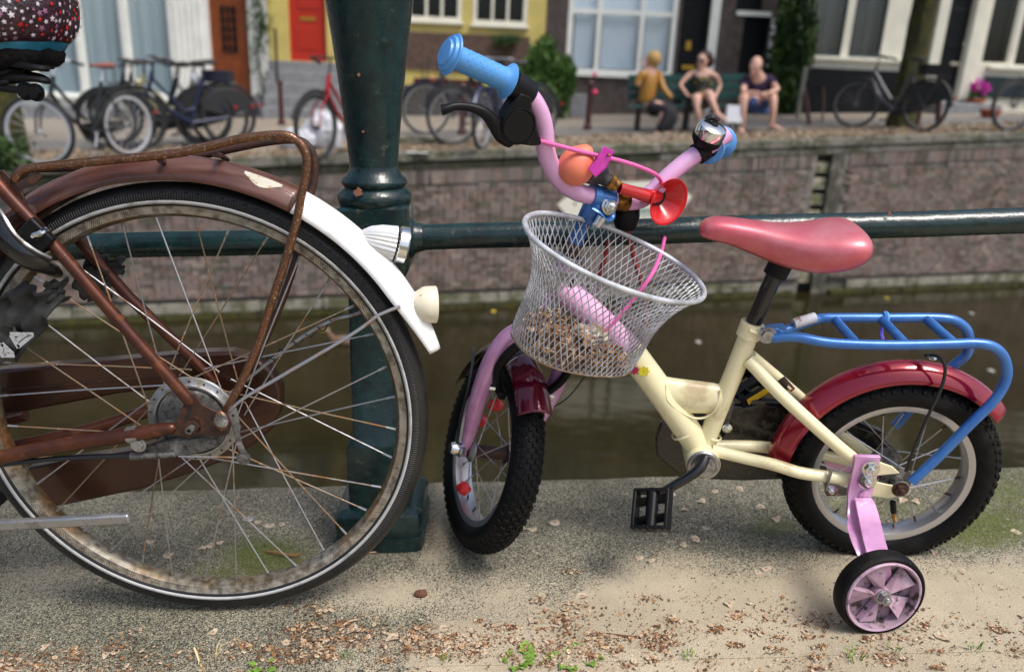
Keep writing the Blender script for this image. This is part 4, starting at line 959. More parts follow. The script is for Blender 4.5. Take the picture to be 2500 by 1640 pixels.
for a_, c_ in (((1612, 170), (1618, 186)), ((1654, 172), (1648, 186))): MB().tube([q(*a_, -.08), q(*c_, -.12)], .01, 5).build('strap', mDress, p2)
b = MB(); b.ball(hc + V((.05, .05, .06)), (.125, .12, .11), 14, 10); b.ball(hc + V((.13, .06, -.0)), (.08, .09, .10), 12, 8); b.build('hair', mat('dark_brown_hair', (.03, .01, .01), .6), p2)
b = MB(); fw_ = V((-.55, -.8, 0)).normalized(); x_ = fw_.cross(V((0, 0, 1)))
for s in (-1, 1): b.ball(hc + fw_ * .095 + x_ * s * .04 + V((0, 0, .01)), (.034, .02, .026), 8, 6)
b.build('sunglasses', mBlackGl, p2)
# 3: bald man
p3 = thing('person', tuple(V((q(1760, 250).x, BY, GZ(q(1760, 250).x)))), 'bald person in a purple polo shirt and blue shorts leaning on the knees', 'person')
hc = q(1757, 152, -.25); ex = head(hc, .118, (-.7, -.6, -.15))
hand(ex, q(1765, 216, -.52), (.8, -.3, -.3), 1.1); hand(ex, q(1783, 216, -.5), (-.8, -.3, -.2), 1.1); foot(ex, q(1722, 304, -.5), (-.1, -1, 0), 1.2); foot(ex, q(1797, 296, -.5), (.5, -.8, 0), 1.2)
skin('body', [(q(1760, 182, -.15), .09), (q(1758, 165, -.22), .06), (q(1757, 205, -.05), .14), (q(1755, 238, .08), .15), (q(1732, 188, -.12), .065), (q(1726, 216, -.35), .048), (q(1768, 217, -.5), .03), (q(1788, 186, -.12), .065), (q(1808, 208, -.35), .048), (q(1784, 218, -.5), .03),
              (q(1727, 225, -.45), .085), (q(1727, 262, -.48), .055), (q(1724, 298, -.42), .036), (q(1797, 222, -.42), .085), (q(1797, 258, -.46), .055), (q(1793, 292, -.42), .036), (hc, .07)],
     [(0, 1), (0, 2), (2, 3), (0, 4), (4, 5), (5, 6), (0, 7), (7, 8), (8, 9), (3, 10), (10, 11), (11, 12), (3, 13), (13, 14), (14, 15), (1, 16)], SK, p3, ex)
mPurp = mat('purple_polo_fabric', (.022, .008, .035), .85)
skin('polo_shirt', [(q(1760, 184, -.14), .115), (q(1757, 206, -.05), .175), (q(1755, 236, .06), .17), (q(1733, 187, -.12), .095), (q(1728, 204, -.25), .075), (q(1787, 185, -.12), .095), (q(1801, 200, -.25), .075)], [(0, 1), (1, 2), (0, 3), (3, 4), (0, 5), (5, 6)], mPurp, p3)
skin('shorts', [(q(1755, 242, .05), .17), (q(1737, 234, -.28), .11), (q(1728, 228, -.40), .10), (q(1784, 234, -.25), .11), (q(1792, 226, -.36), .10)], [(0, 1), (1, 2), (0, 3), (3, 4)], mat('blue_denim', (.035, .075, .20), .8), p3)
wb = thing('white_paper_bag', tuple(q(1706, 283, -.5)), 'small white paper bag standing between the two people on the right', 'bag')
c_ = q(1706, 265, -.45); b = MB().box(c_, (.25, .10, .26)); b.build('bag', mat('white_card', (.75, .77, .82), .6), wb, sm=False)
bl_ = c_ - V((0, 0, .13)); MB().box((c_.x, c_.y, (bl_.z + GZ(c_.x)) / 2), (.05, .05, bl_.z - GZ(c_.x))).build('post', mGreyM, wb, sm=False)
# arrow sign fixed to the canal wall behind the basket
sg = thing('arrow_sign', tuple(WY(1480, 500, EY(1.2) - .15)), 'cream arrow shaped sign with a letter m fixed to the canal wall behind the basket', 'sign')
def sgp(u, v, o=0):
    d = RN3 @ ray(u, v); t_ = (10.05 + EM * 1.8 - .16 - o) / (d.y - EM * d.x); return CAM + d * t_
mSign = mat('cream_sign_enamel', (.72, .70, .58), .4); mSignT = mat('sign_lettering', (.10, .25, .22), .4)
P_ = [sgp(*c) for c in ((1362, 500), (1420, 450), (1640, 440), (1690, 480), (1640, 545), (1400, 548))]
MB().prism(P_, en * -.02).build('board', mSign, sg, sm=False)
for u in (1478, 1520): MB().prism([sgp(*c, .004) for c in ((u, 455), (u + 10, 455), (u + 6, 546), (u - 4, 546))], en * -.003).build('divider', mBars, sg, sm=False)
b = MB()
for x0 in (0, 12, 24): b.prism([sgp(*c, .004) for c in ((1560 + x0, 512), (1565 + x0, 512), (1564 + x0, 530), (1559 + x0, 530))], en * -.003)
b.prism([sgp(*c, .007) for c in ((1560, 510), (1590, 510), (1590, 515), (1560, 515))], en * -.003); b.build('letter_m', mSignT, sg, sm=False)
for u in (1400, 1660): MB().box(sgp(u, 495, -.08), (.05, .16, .05)).build('bracket', mBars, sg, sm=False)
# things floating on the water
rr = random.Random(77); mFloat = mat('floating_scrap', (.45, .43, .38), .6); mYl = mat('yellow_leaf', (.55, .38, .03), .6)
def wpt(u, v):
    d = RN3 @ ray(u, v); return CAM + d * ((ZW + .004 - H) / d.z)
def duck():
    c = wpt(840, 838) + V((0, 0, .03)); t = thing('duck', tuple(c), 'brown duck drifting on the canal, seen between the bicycle spokes', 'duck')
    b = MB().ball(c, (.16, .07, .06), 14, 10); b.tube(smooth([c + V((-.12, 0, .03)), c + V((-.17, 0, .08)), c + V((-.18, 0, .11))], 3), [.04, .025, .03], 8); b.ball(c + V((-.19, 0, .12)), (.04, .028, .03), 10, 8); b.build('body', mat('duck_feather', (.14, .08, .045), .8, 0, [((.35, .28, .2), 20, .58, .08, None)]), t)
    MB().lathe([(.015, 0), (.006, .04), (0, .045)], c + V((-.225, 0, .115)), (-1, 0, -.15), 8).build('bill', mYl, t)
duck()
for k, (u, v, lb_) in enumerate(((1705, 835, 'pale leaf scrap floating between the seat tube and the basket'), (2372, 765, 'pale leaf scrap floating above the bend of the blue carrier'), (2165, 728, 'yellow leaf floating above the blue carrier near the far wall'), (1205, 760, 'yellow leaf floating left of the wire basket'), (2420, 905, 'pale leaf scrap floating right of the blue carrier bend'))):
    p = wpt(u, v); a_ = rr.uniform(0, 3); pts = [p + V((math.cos(a_ + j * 1.05) * .035, math.sin(a_ + j * 1.05) * .05, 0)) for j in range(6)]
    tag(MB().prism(pts, (0, 0, .006)).build('floating_leaf', mYl if 'yellow' in lb_ else mFloat, None, sm=False, org=tuple(p)), lb_, 'leaf', 'leaves floating on the canal')
# ------------------------------------------------------------------ railing
RY = 1.355
def n(x, y, Y=RY): return PY(x * S, y * S, Y)
pb = n(888, 1200, 1.345); PX0 = pb.x
rail_ = thing('quay_railing', (PX0, RY, 0), 'dark green cast iron quay railing with a flared round post and a horizontal tube rail', 'railing', near=True)
post = MB()
zc = lambda y: n(868, y, RY).z
z_ = {k: zc(y) for k, y in dict(cone=375, n1=400, n2=432, r1=475, blk=478).items()}
k_ = (n(910, 400) - n(900, 400)).x / 10
AX = V((PX0 - .012, RY, 0)); TL = -.052
def ax_at(z): return V((PX0 - TL * z, RY, z))
prof = []
zz0 = zc(478)
prof = [(.0, zc(478)), (.058, zc(478)), (.0625, zc(474)), (.066, zc(462)), (.0665, zc(452)), (.062, zc(440)), (.054, zc(432)), (.0555, zc(428)), (.059, zc(422)), (.057, zc(414)), (.048, zc(402)), (.0435, zc(390)), (.0425, zc(380)), (.047, zc(310)), (.0555, zc(200)), (.0645, zc(90)), (.073, zc(0)), (.081, zc(-90)), (.078, zc(-96)), (0, zc(-98))]
prof = [(r * .94, z) for r, z in prof]
o_ = ax_at(0); axis = V((-TL, 0, 1)).normalized()
b = MB().lathe([(r, z) for r, z in prof], o_, axis, 48); shaft = b.build('post', mGreen, rail_, ang=60)
def sqring(c, w, d, z, r=.008):
    out = []
    for sx, sy in ((1, 1), (-1, 1), (-1, -1), (1, -1)):
        for k in range(3):
            a = {(1, 1): 0, (-1, 1): 90, (-1, -1): 180, (1, -1): 270}[(sx, sy)] + k * 45
            out.append(V((c.x + sx * (w - r) + math.cos(math.radians(a)) * r, c.y + sy * (d - r) + math.sin(math.radians(a)) * r, z)))
    return out
w0 = .057
def sq(name, levels, par): return MB().loft([sqring(ax_at(z), w, w, z, r) for z, w, r in levels]).build(name, mGreen, par, ang=40)
zb1 = zc(470); zb0 = zc(640)
sq('block', [(zb0, .052, .008), (zb0 + .02, .060, .006), (zb1 - .018, .060, .006), (zb1 - .004, .060, .006), (zb1 + .0, .054, .006)], shaft)
PB = 1.30
zt = PY(915, 1085, 1.30).z
sq('lower_shaft', [(.07, .056, .006), (zt - .01, .056, .006), (zt + .0, .054, .006), (zt + .012, .046, .006), (zb0 + .002, .044, .006)], shaft)
sq('foot_plate', [(-.02, .083, .014), (.028, .083, .014), (.029, .079, .014), (.060, .081, .016), (.072, .079, .018), (.078, .070, .018), (.080, .058, .01)], shaft)
rl = n(1700, 532, RY); rz = rl.z
for x0, x1 in ((-2.6, ax_at(rz).x - .055), (ax_at(rz).x + .055, 2.8)):
    MB().tube([(x0 + (x1 - x0) * k / 30, RY, rz + .0009 * math.sin(k * 1.3)) for k in range(31)], .0225, 20).build('rail', mGreen, rail_)
    s_ = 1 if x1 > 2 else -1; e = ax_at(rz) + V((s_ * .058, 0, 0)); e.z = rz
    MB().lathe([(.036, 0), (.034, .004), (.027, .010), (.0235, .024)], e, (s_, 0, 0), 20).build('rail_socket', mGreen, rail_)

mChip = mat('bare_primer', (.26, .11, .07), .8, 0, [((.22, .08, .05), 120, .55, .1, None)])
def chip(u, v, Y, r, par, seed):
    r3 = random.Random(seed); c = PY(u, v, Y); P = [c + V((math.cos(a) * r * r3.uniform(.55, 1.15), 0, math.sin(a) * r * r3.uniform(.6, 1.2))) for a in [k * math.pi / 6 for k in range(12)]]
    MB().prism(P, (0, .003, 0)).build('paint_chip', mChip, par, sm=False)
chip(874, 470, RY - .0622, .0075, shaft, 1); chip(886, 322, RY - .0475, .0022, shaft, 2); chip(876, 183, RY - .0545, .003, shaft, 3)
chip(2172, 521, RY - .0215, .0035, rail_, 4); chip(644, 593, RY - .0222, .003, rail_, 5); chip(1005, 1040, 1.309, .004, shaft, 6)
# ------------------------------------------------------------------ large brown bicycle
BY0 = 1.13; WC = V((PY(489, 1010, BY0).x, BY0, .355)); WZ = .355
def B(x, y, off=0.0): return PY(x * S, y * S, BY0 - off)
def polar_mat(name, cz, kind):
    m = bpy.data.materials.new(name); m.use_nodes = True; nt = m.node_tree; N = nt.nodes; L = nt.links; b = N['Principled BSDF']
    tc = N.new('ShaderNodeTexCoord'); sx = N.new('ShaderNodeSeparateXYZ'); L.new(tc.outputs['Object'], sx.inputs[0])
    def ma(op, a, c=None):
        x = N.new('ShaderNodeMath'); x.operation = op
        for i, q in ((0, a), (1, c)):
            if q is None: continue
            if isinstance(q, (int, float)): x.inputs[i].default_value = q
            else: L.new(q, x.inputs[i])
        return x.outputs[0]
    z = ma('SUBTRACT', sx.outputs[2], cz); an = ma('ARCTAN2', z, sx.outputs[0]); r = ma('SQRT', ma('ADD', ma('MULTIPLY', z, z), ma('MULTIPLY', sx.outputs[0], sx.outputs[0])))
    nz = N.new('ShaderNodeTexNoise'); nz.inputs['Scale'].default_value = 14; nz.inputs['Detail'].default_value = 6; L.new(tc.outputs['Object'], nz.inputs[0])
    bp = N.new('ShaderNodeBump')
    if kind == 'rim':      # diagonal knurling in fields of alternating direction
        fld = ma('SIGN', ma('SINE', ma('MULTIPLY', an, 44)))
        w = ma('SINE', ma('ADD', ma('MULTIPLY', an, 620), ma('MULTIPLY', ma('MULTIPLY', r, 1500), fld)))
        side = N.new('ShaderNodeMapRange'); side.inputs[1].default_value = .307; side.inputs[2].default_value = .309; L.new(r, side.inputs[0])
        hatch = ma('MULTIPLY', ma('MULTIPLY', ma('ADD', w, 1), .5), side.outputs[0])
        ru = N.new('ShaderNodeValToRGB'); e = ru.color_ramp.elements; e[0].position = .36; e[0].color = (.19, .185, .17, 1); e[1].position = .55; e[1].color = (.155, .12, .07, 1); e.new(.66).color = (.17, .085, .035, 1); L.new(nz.outputs['Fac'], ru.inputs[0])
        mx = N.new('ShaderNodeMix'); mx.data_type = 'RGBA'; L.new(ma('MULTIPLY', hatch, .75), mx.inputs[0]); L.new(ru.outputs[0], mx.inputs[6]); mx.inputs[7].default_value = (.50, .48, .42, 1)
        n3 = N.new('ShaderNodeTexNoise'); n3.inputs['Scale'].default_value = 95; n3.inputs['Detail'].default_value = 6; L.new(tc.outputs['Object'], n3.inputs[0]); r3 = N.new('ShaderNodeValToRGB'); r3.color_ramp.elements[0].position = .35; r3.color_ramp.elements[0].color = (.45, .40, .36, 1); r3.color_ramp.elements[1].position = .62; r3.color_ramp.elements[1].color = (1.25, 1.25, 1.25, 1); L.new(n3.outputs['Fac'], r3.inputs[0]); m3 = N.new('ShaderNodeMix'); m3.data_type = 'RGBA'; m3.blend_type = 'MULTIPLY'; m3.inputs[0].default_value = 1; L.new(mx.outputs[2], m3.inputs[6]); L.new(r3.outputs[0], m3.inputs[7]); L.new(m3.outputs[2], b.inputs['Base Color']); b.inputs['Metallic'].default_value = .35; b.inputs['Roughness'].default_value = .42
        L.new(hatch, bp.inputs['Height']); bp.inputs['Strength'].default_value = .4; bp.inputs['Distance'].default_value = .0005
    else:
        w1 = ma('SINE', ma('MULTIPLY', an, 560)); band = N.new('ShaderNodeMapRange'); band.inputs[1].default_value = .325; band.inputs[2].default_value = .327; L.new(r, band.inputs[0])
        band2 = N.new('ShaderNodeMapRange'); band2.inputs[1].default_value = .340; band2.inputs[2].default_value = .338; L.new(r, band2.inputs[0])
        w2 = ma('SINE', ma('ADD', ma('MULTIPLY', an, 130), ma('MULTIPLY', r, 520))); outer = ma('SUBTRACT', 1.0, band2.outputs[0])
        gro = ma('MULTIPLY', ma('GREATER_THAN', w2, .82), outer)
        h = ma('SUBTRACT', ma('MULTIPLY', ma('MULTIPLY', w1, band.outputs[0]), band2.outputs[0]), ma('MULTIPLY', gro, 3))
        L.new(h, bp.inputs['Height']); bp.inputs['Strength'].default_value = .9; bp.inputs['Distance'].default_value = .0006
        ru = N.new('ShaderNodeValToRGB'); e = ru.color_ramp.elements; e[0].position = .4; e[0].color = (.007, .007, .0075, 1); e[1].position = .7; e[1].color = (.022, .021, .019, 1); L.new(nz.outputs['Fac'], ru.inputs[0]); L.new(ru.outputs[0], b.inputs['Base Color']); b.inputs['Roughness'].default_value = .5
    L.new(bp.outputs[0], b.inputs['Normal']); return m
big = thing('large_bicycle', (WC.x, BY0, 0), 'large rusty brown city bicycle with a white mudguard end and broad rear wheel', 'bicycle', near=True)
YA = V((0, -1, 0))
tyre = MB().lathe([(.332 + .0205 * math.cos(a) * (1.0 if math.cos(a) < 0 else .95), .0195 * math.sin(a)) for a in [k * math.pi / 10 for k in range(21)]], WC, YA, 128).build('tyre', polar_mat('road_tyre', WZ, 'tyre'), big, ang=60)
mRefl = mat('reflective_band', (.48, .48, .47), .45, 0, [((.25, .24, .22), 30, .6, .1, None)])
for s in (1, -1):
    MB().lathe([(.3280, s * .0202), (.3232, s * .0190)], WC, YA, 128).build('reflective_band', mRefl, tyre, sol=.0012, fix=False)
rim = MB().lathe([(.3185, -.0135), (.3195, -.0145), (.3195, -.0155), (.317, -.0150), (.3085, -.0138), (.3072, -.0122), (.3045, -.008), (.3030, -.004), (.3025, 0), (.3030, .004), (.3045, .008), (.3072, .0122), (.3085, .0138), (.317, .0150), (.3195, .016), (.3195, .0145), (.3185, .0135)], WC, YA, 128).build('rim', polar_mat('knurled_rim', WZ, 'rim'), big, ang=30)
hub = MB().lathe([(.0, -.036), (.030, -.036), (.030, -.03), (.018, -.028), (.018, .01), (.056, .012), (.067, .022), (.0685, .026), (.067, .029), (.060, .031), (.057, .034), (.0545, .034), (.052, .028), (0, .028)], WC, YA, 48).build('hub_shell', mAlu, big, ang=30)
MB().lathe([(.0505, .024), (.0495, .034), (.044, .036), (.0, .037)], WC, YA, 40).build('brake_plate', mCast, big, ang=30)
b = MB()
for k in range(18): a = k * math.pi / 9 + .1; b.ball(WC + V((math.cos(a) * .063, -.0315, math.sin(a) * .063)), (.0018, .0012, .0018), 6, 4)
b.build('hub_rivets', mRustDk, hub)
rr = random.Random(11)
for i in range(36):
    A = math.radians(i * 10 + 3); side = 1 if i % 2 else -1; cr = 1 if (i // 2) % 2 else -1
    a2 = A + cr * math.radians(62 if side > 0 else 60); rh = .061
    p0 = WC + V((math.cos(a2) * rh, -side * .028, math.sin(a2) * rh)); p1 = WC + V((math.cos(A) * .3015, -side * .003, math.sin(A) * .3015))
    d = (p1 - p0); w = V((rr.uniform(-1, 1), 0, rr.uniform(-1, 1))) * .0012
    sp = MB().tube([p0 + V((0, side * .004, 0)), p0, p0 + d * .5 + w, p1 - d * .045], .00115, 6).build('spoke', mSpokeR if rr.random() < .42 else mSpoke, big)
    MB().tube([p1 - d * .055, p1 - d * .012, p1], [.0018, .0021, .0024], 6).build('nipple', mAlu, sp)
def fender(cx, r0, hw, dep, a0, a1, n_, ax):
    prof = [(r0 - dep * (abs(t) ** 2.4), t * hw) for t in [k / 8 - 1 for k in range(17)]]
    return MB().lathe(prof, cx, ax, n_, math.radians(a0), math.radians(a1), ref=None)
# angles about -Y: measured from the basis of lathe
x_, y_, _ = basis(YA)
def angY(deg):  # direction (cos,sin) in XZ for deg -> lathe parameter
    d = V((math.cos(math.radians(deg)), 0, math.sin(math.radians(deg)))); return math.degrees(math.atan2(d.dot(y_), d.dot(x_)))
def fender_arc(d0, d1, r0, hw, dep, n_, c, lip=.0, tap=0):
    b = MB(); vs = []; fs = []; m = 17
    for j in range(n_ + 1):
        a = math.radians(d0 + (d1 - d0) * j / n_)
        tk = 1 - tap * max(0, (j / n_ - .62) / .38) ** 1.6
        for k in range(m):
            t = k / 8 - 1; r = r0 - dep * tk * abs(t) ** 2.2; vs.append(c + V((math.cos(a) * r, t * hw * tk, math.sin(a) * r)))
    for j in range(n_):
        for k in range(m - 1): fs.append((j * m + k, (j + 1) * m + k, (j + 1) * m + k + 1, j * m + k + 1))
    return b.add(vs, fs)
FC = WC + V((0, 0, 0))
fb = fender_arc(152, 59.5, .387, .031, .030, 60, FC).build('mudguard', mFendBr, big, sol=.0014, fix=False)
fender_arc(60, 14, .386, .0305, .029, 50, FC, tap=.5).build('white_mudguard_end', mWhiteP, big, sol=.0016, fix=False)['label'] = 'white painted end of the mudguard, chipped at the tip'
# sticker on the crown of the mudguard
q_ = fender_arc(80, 73, .3925, .026, .022, 10, FC); q_.v = [v for v in q_.v]; sk = MB(); m = 17
for j in range(11):
    for k in range(9, 15): pass
vs = []; fs = []
for j in range(9):
    a = math.radians(71.5 - 8.0 * j / 8); hh = .06 + .16 * math.sin(math.pi * j / 8)
    for k in range(4): t = -.42 - hh * k / 3 * 1.6; r = .387 - .030 * abs(t) ** 2.2 + .0014; vs.append(FC + V((math.cos(a) * r, t * .0315, math.sin(a) * r)))
for j in range(8):
    for k in range(3): fs.append((j * 4 + k, (j + 1) * 4 + k, (j + 1) * 4 + k + 1, j * 4 + k + 1))
MB().add(vs, fs).build('torn_sticker', mSticker, fb, fix=False)
# frame tubes
MB().tube(smooth([B(-60, 348, .052), B(0, 432, .054), B(110, 552, .056), B(262, 728, .056), B(400, 885, .056), B(447, 938, .055)], 4), [.0088] * 22 + [.0095, .009, .006], 14).build('seat_stay', mBrown, big)
MB().tube([B(178, 552, -.052), B(300, 690, -.054), B(450, 835, -.055), B(500, 890, -.055)], [.0085, .0085, .0085, .006], 12).build('seat_stay', mBrown, big)
MB().tube(smooth([B(-60, 1082, .05), B(0, 1063, .05), B(150, 1033, .052), B(290, 1012, .055), B(390, 996, .056), B(410, 996, .056)], 4), [.0115] * 15 + [.0105, .009, .009, .007, .005, .003], 14).build('chain_stay', mBrown, big)
MB().tube(smooth([B(20, 1040, -.045), B(200, 1000, -.05), B(345, 955, -.052)], 4), .0105, 12).build('chain_stay', mBrown, big)
MB().tube(smooth([B(30, 1062, -.03), B(150, 1040, -.03), B(290, 1005, -.03)], 3), .003, 6).build('brake_rod', mBrown, big)
# chain case
def poly(pts, off, th, name, m_, par=None, bev=0, bike=B):
    return MB().prism([bike(x, y, off) for x, y in pts], (0, th, 0)).build(name, m_, par or big, sm=True, ang=30, bev=bev)
up_arm = [(-70, 872), (5, 860), (150, 848), (300, 835), (440, 822), (535, 818), (590, 832), (630, 862), (652, 905), (652, 955), (630, 1000), (590, 1035), (540, 1065), (450, 1100), (330, 1137), (200, 1165), (115, 1182), (90, 1168), (62, 1115), (60, 1088), (150, 1072), (300, 1050), (400, 1020), (420, 985), (400, 935), (360, 908), (280, 915), (150, 940), (5, 968), (-70, 980)]
mCase = mat('chain_case_paint', (.055, .020, .011), .26, .4, [((.05, .02, .012), 9, .5, .15, .4), ((.3, .2, .12), 300, .76, .02, .7)], coat=.3)
poly(up_arm, -.058, .030, 'chain_case', mCase, bev=.005)
poly([(0, 905), (370, 872), (370, 875), (0, 909)], -.0565, .004, 'chain_case_seam', mRustDk)
# drop-out, hub arm, brake arm
dp = [(398, 1010), (405, 985), (420, 955), (432, 925), (452, 915), (470, 940), (500, 955), (525, 962), (538, 985), (530, 1010), (505, 1015), (470, 1012), (440, 1018)]
poly(dp, .058, .005, 'drop_out', mRustDk, bev=.001)
poly([(430, 968), (442, 948), (446, 950), (436, 975)], .0592, .002, 'slot', mDark); poly([(490, 968), (508, 958), (512, 963), (494, 976)], .0592, .002, 'slot', mDark)
MB().hexbolt(B(449, 990, .058), YA, .011, .010, False).build('axle_nut', mRustDk, big); MB().lathe([(.0055, 0), (.0055, .018), (.003, .018), (.003, .01)], B(449, 990, .062), YA, 14).build('axle', mCast, big)
poly([(322, 1068), (332, 1040), (370, 1028), (420, 1022), (470, 1018), (500, 1022), (505, 1040), (470, 1052), (430, 1062), (400, 1062), (380, 1068)], .050, .012, 'hub_lever', mCast, bev=.003)
MB().tube([B(545, 985, .05), B(556, 1030, .054), B(572, 1065, .056)], [.009, .0075, .007], 6, sx=.45, ref=YA).build('brake_arm', mCast, big)
MB().hexbolt(B(566, 1064, .060), YA, .0075, .008, False).build('cable_clamp', mCast, big)
MB().tube([B(415, 1060, .055), B(566, 1063, .058)], .0013, 6).build('brake_wire', mSpoke, big)
MB().tube(smooth([B(-60, 1092, .05), B(0, 1080, .05), B(150, 1064, .052), B(312, 1058, .055)], 4), .0042, 8).build('brake_cable', mBlkCable, big)
MB().tube([B(305, 1058, .055), B(330, 1060, .055), B(408, 1056, .055)], [.007, .005, .004], 10).build('cable_adjuster', mCast, big)
MB().hexbolt(B(322, 1033, .062), YA, .008, .007, False).build('lever_bolt', mAlu, big)
for x in (303, 318): MB().tube([B(x - 1, 999, .058), B(x + 5, 1024, .058)], .0026, 8, sx=.5).build('strap', mAlu, big)
MB().lathe([(.0122, -.008), (.0126, -.008), (.0126, .008), (.0122, .008)], B(311, 1009, .054), (B(390, 996, .056) - B(290, 1012, .055)), 18).build('clamp_band', mAlu, big)
# carrier
def rk(pts, off): return [B(x, y, off) for x, y in pts]
near_t = [(34, 420), (52, 398), (95, 388), (240, 374), (400, 358), (470, 344), (560, 323), (640, 314), (675, 318), (700, 336), (712, 362), (712, 400), (702, 445), (688, 520), (662, 610), (632, 700), (596, 810), (560, 890), (536, 935), (518, 968)]
MB().tube(smooth(rk(near_t, .042), 5), .0060, 12).build('carrier_tube', mRust, big)
far_t = [(90, 392), (250, 387), (400, 374), (520, 350), (620, 330), (690, 326), (720, 345), (731, 375), (730, 415), (722, 450), (706, 520), (688, 600), (655, 700), (620, 780), (588, 850)]
MB().tube(smooth(rk(far_t, -.018), 5), .0058, 12).build('carrier_tube', mRustDk, big)
for x, y in ((372, 374), (500, 360)): MB().tube([B(x, y, .04), B(x + 15, y + 3, .0), B(x + 28, y + 12, -.03)], .004, 7).build('carrier_rung', mRustDk, big)
MB().ball(B(514, 978, .066), (.011, .005, .016), 12, 8).build('carrier_eye', mRust, big); MB().hexbolt(B(514, 978, .070), YA, .007, .004, False).build('carrier_screw', mCast, big)
poly([(-20, 398), (5, 395), (30, 420), (48, 440), (58, 470), (62, 520), (42, 480), (28, 490), (14, 460), (-20, 440)], .046, .004, 'carrier_bracket', mRustDk, bev=.001)
MB().tube([B(42, 435, .045), B(75, 418, .044), B(90, 404, .043)], [.006, .007, .006], 6, sx=.4).build('bracket_tongue', mRustDk, big)
MB().hexbolt(B(8, 424, .05), YA, .006, .004).build('bracket_rivet', mRustDk, big)
MB().tube([B(45, 490, -.03), B(70, 488, .04)], .008, 10).build('bridge_tube', mRustDk, big)
MB().tube([B(62, 448, -.04), B(120, 510, -.045)], .008, 10).build('stay_stub', mRustDk, big)
# ring lock
arc_ = smooth([B(-40, 470, .03), B(-8, 520, .06), B(25, 570, .07), (B(70, 605, .07)), B(115, 625, .05), B(135, 640, .02)], 6)
MB().tube(arc_, [.014, .020, .021, .019, .014, .006], 12, sx=.6).build('ring_lock', mBlackGl, big)
MB().tube([V(p) + V((.012, -.004, .012)) for p in arc_[4:-8]], .006, 6, sx=.5).build('lock_trim', mAlu, big)
MB().box(B(84, 548, .068), (.040, .012, .034), Matrix.Rotation(.9, 3, 'Y')).build('lock_mount', mBlack, big, bev=.003)
for x, y in ((74, 527), (112, 571)): MB().lathe([(.0105, -.004), (.0118, -.004), (.0118, .004), (.0105, .004)], B(x, y, .056), B(110, 552, .056) - B(0, 432, .054), 16).build('lock_strap', mBlack, big)
MB().tube(smooth([B(73, 551, .066), B(78, 548, .075), B(92, 543, .078), B(106, 535, .07), B(110, 530, .06)], 4), .0042, 8).build('shackle_pin', mChrome, big)
# torn coat guard
def rag(pts, off, name, m_, par, seed, amp=.008, n_=14, par2=None):
    rr = random.Random(seed); P = [B(x, y, off) for x, y in pts]; a, b_, c, d = P; vs = []; fs = []
    for i in range(n_ + 1):
        for j in range(n_ + 1):
            s, t = i / n_, j / n_; p = a.lerp(b_, s).lerp(d.lerp(c, s), t)
            e = amp * (math.sin(s * 9 + t * 4 + seed) * math.sin(t * 11 + seed * 2) + .25 * math.sin(s * 15 + t * 7))
            ed_ = .0025 * math.sin(i * 1.3 + seed) if j in (0, n_) else 0
            vs.append(p + V((ed_ + .6 * e, e, ed_ + .4 * e)))
    for i in range(n_):
        for j in range(n_): a_ = i * (n_ + 1) + j; fs.append((a_, a_ + 1, a_ + n_ + 2, a_ + n_ + 1))
    return MB().add(vs, fs).build(name, m_, par, sol=.003, fix=False, ang=80)
cg = rag([(-70, 735), (60, 655), (150, 690), (45, 838)], .046, 'coat_guard', mCloth, big, 3, .009, 20)
rag([(-70, 800), (20, 740), (58, 800), (-40, 880)], .049, 'coat_guard_flap', mCloth, cg, 5, .005)
rag([(108, 655), (150, 650), (155, 700), (100, 712)], .040, 'coat_guard_flap', mCloth, cg, 8, .006)
rag([(165, 622), (250, 628), (262, 690), (190, 700)], -.045, 'coat_guard_flap', mCloth, cg, 6, .006)
rag([(190, 590), (290, 600), (285, 640), (200, 650)], -.062, 'coat_guard_flap', mCloth, cg, 4, .004)
for nm, pl in (('letter_v', [[(-16, 762), (-6, 757), (6, 792), (28, 772), (40, 778), (6, 815)]]), ('letter_a', [[(28, 815), (36, 818), (72, 812), (82, 816), (48, 856), (40, 852)], ])):
    pass
def letter(pts, off, name):
    MB().prism([B(x, y, off) for x, y in pts], (0, -.0008, 0)).build(name, mLetter, cg, sm=False, fix=True)
def stroke(par_, *pp):
    b = MB()
    for (x0, y0, x1, y1) in pp:
        p_, q_ = B(x0, y0, .064), B(x1, y1, .064); d_ = (q_ - p_).normalized(); n_ = d_.cross(V((0, 1, 0))) * .0028
        b.prism([p_ - n_, q_ - n_, q_ + n_, p_ + n_], (0, -.0008, 0))
    b.build('printed_letter', mLetter, cg, sm=False)
stroke(cg, (24, 776, 78, 777), (74, 779, 42, 806), (26, 778, 44, 808), (56, 778, 38, 792))
stroke(cg, (4, 798, 30, 822), (4, 798, 2, 826), (2, 826, 34, 826), (16, 812, 10, 826))
# kickstand
MB().bar(B(-80, 1224, .07), B(303, 1203, .085), .016, .012, ref=V((0, 1, 0))).build('kickstand', mAlu, big, bev=.003)
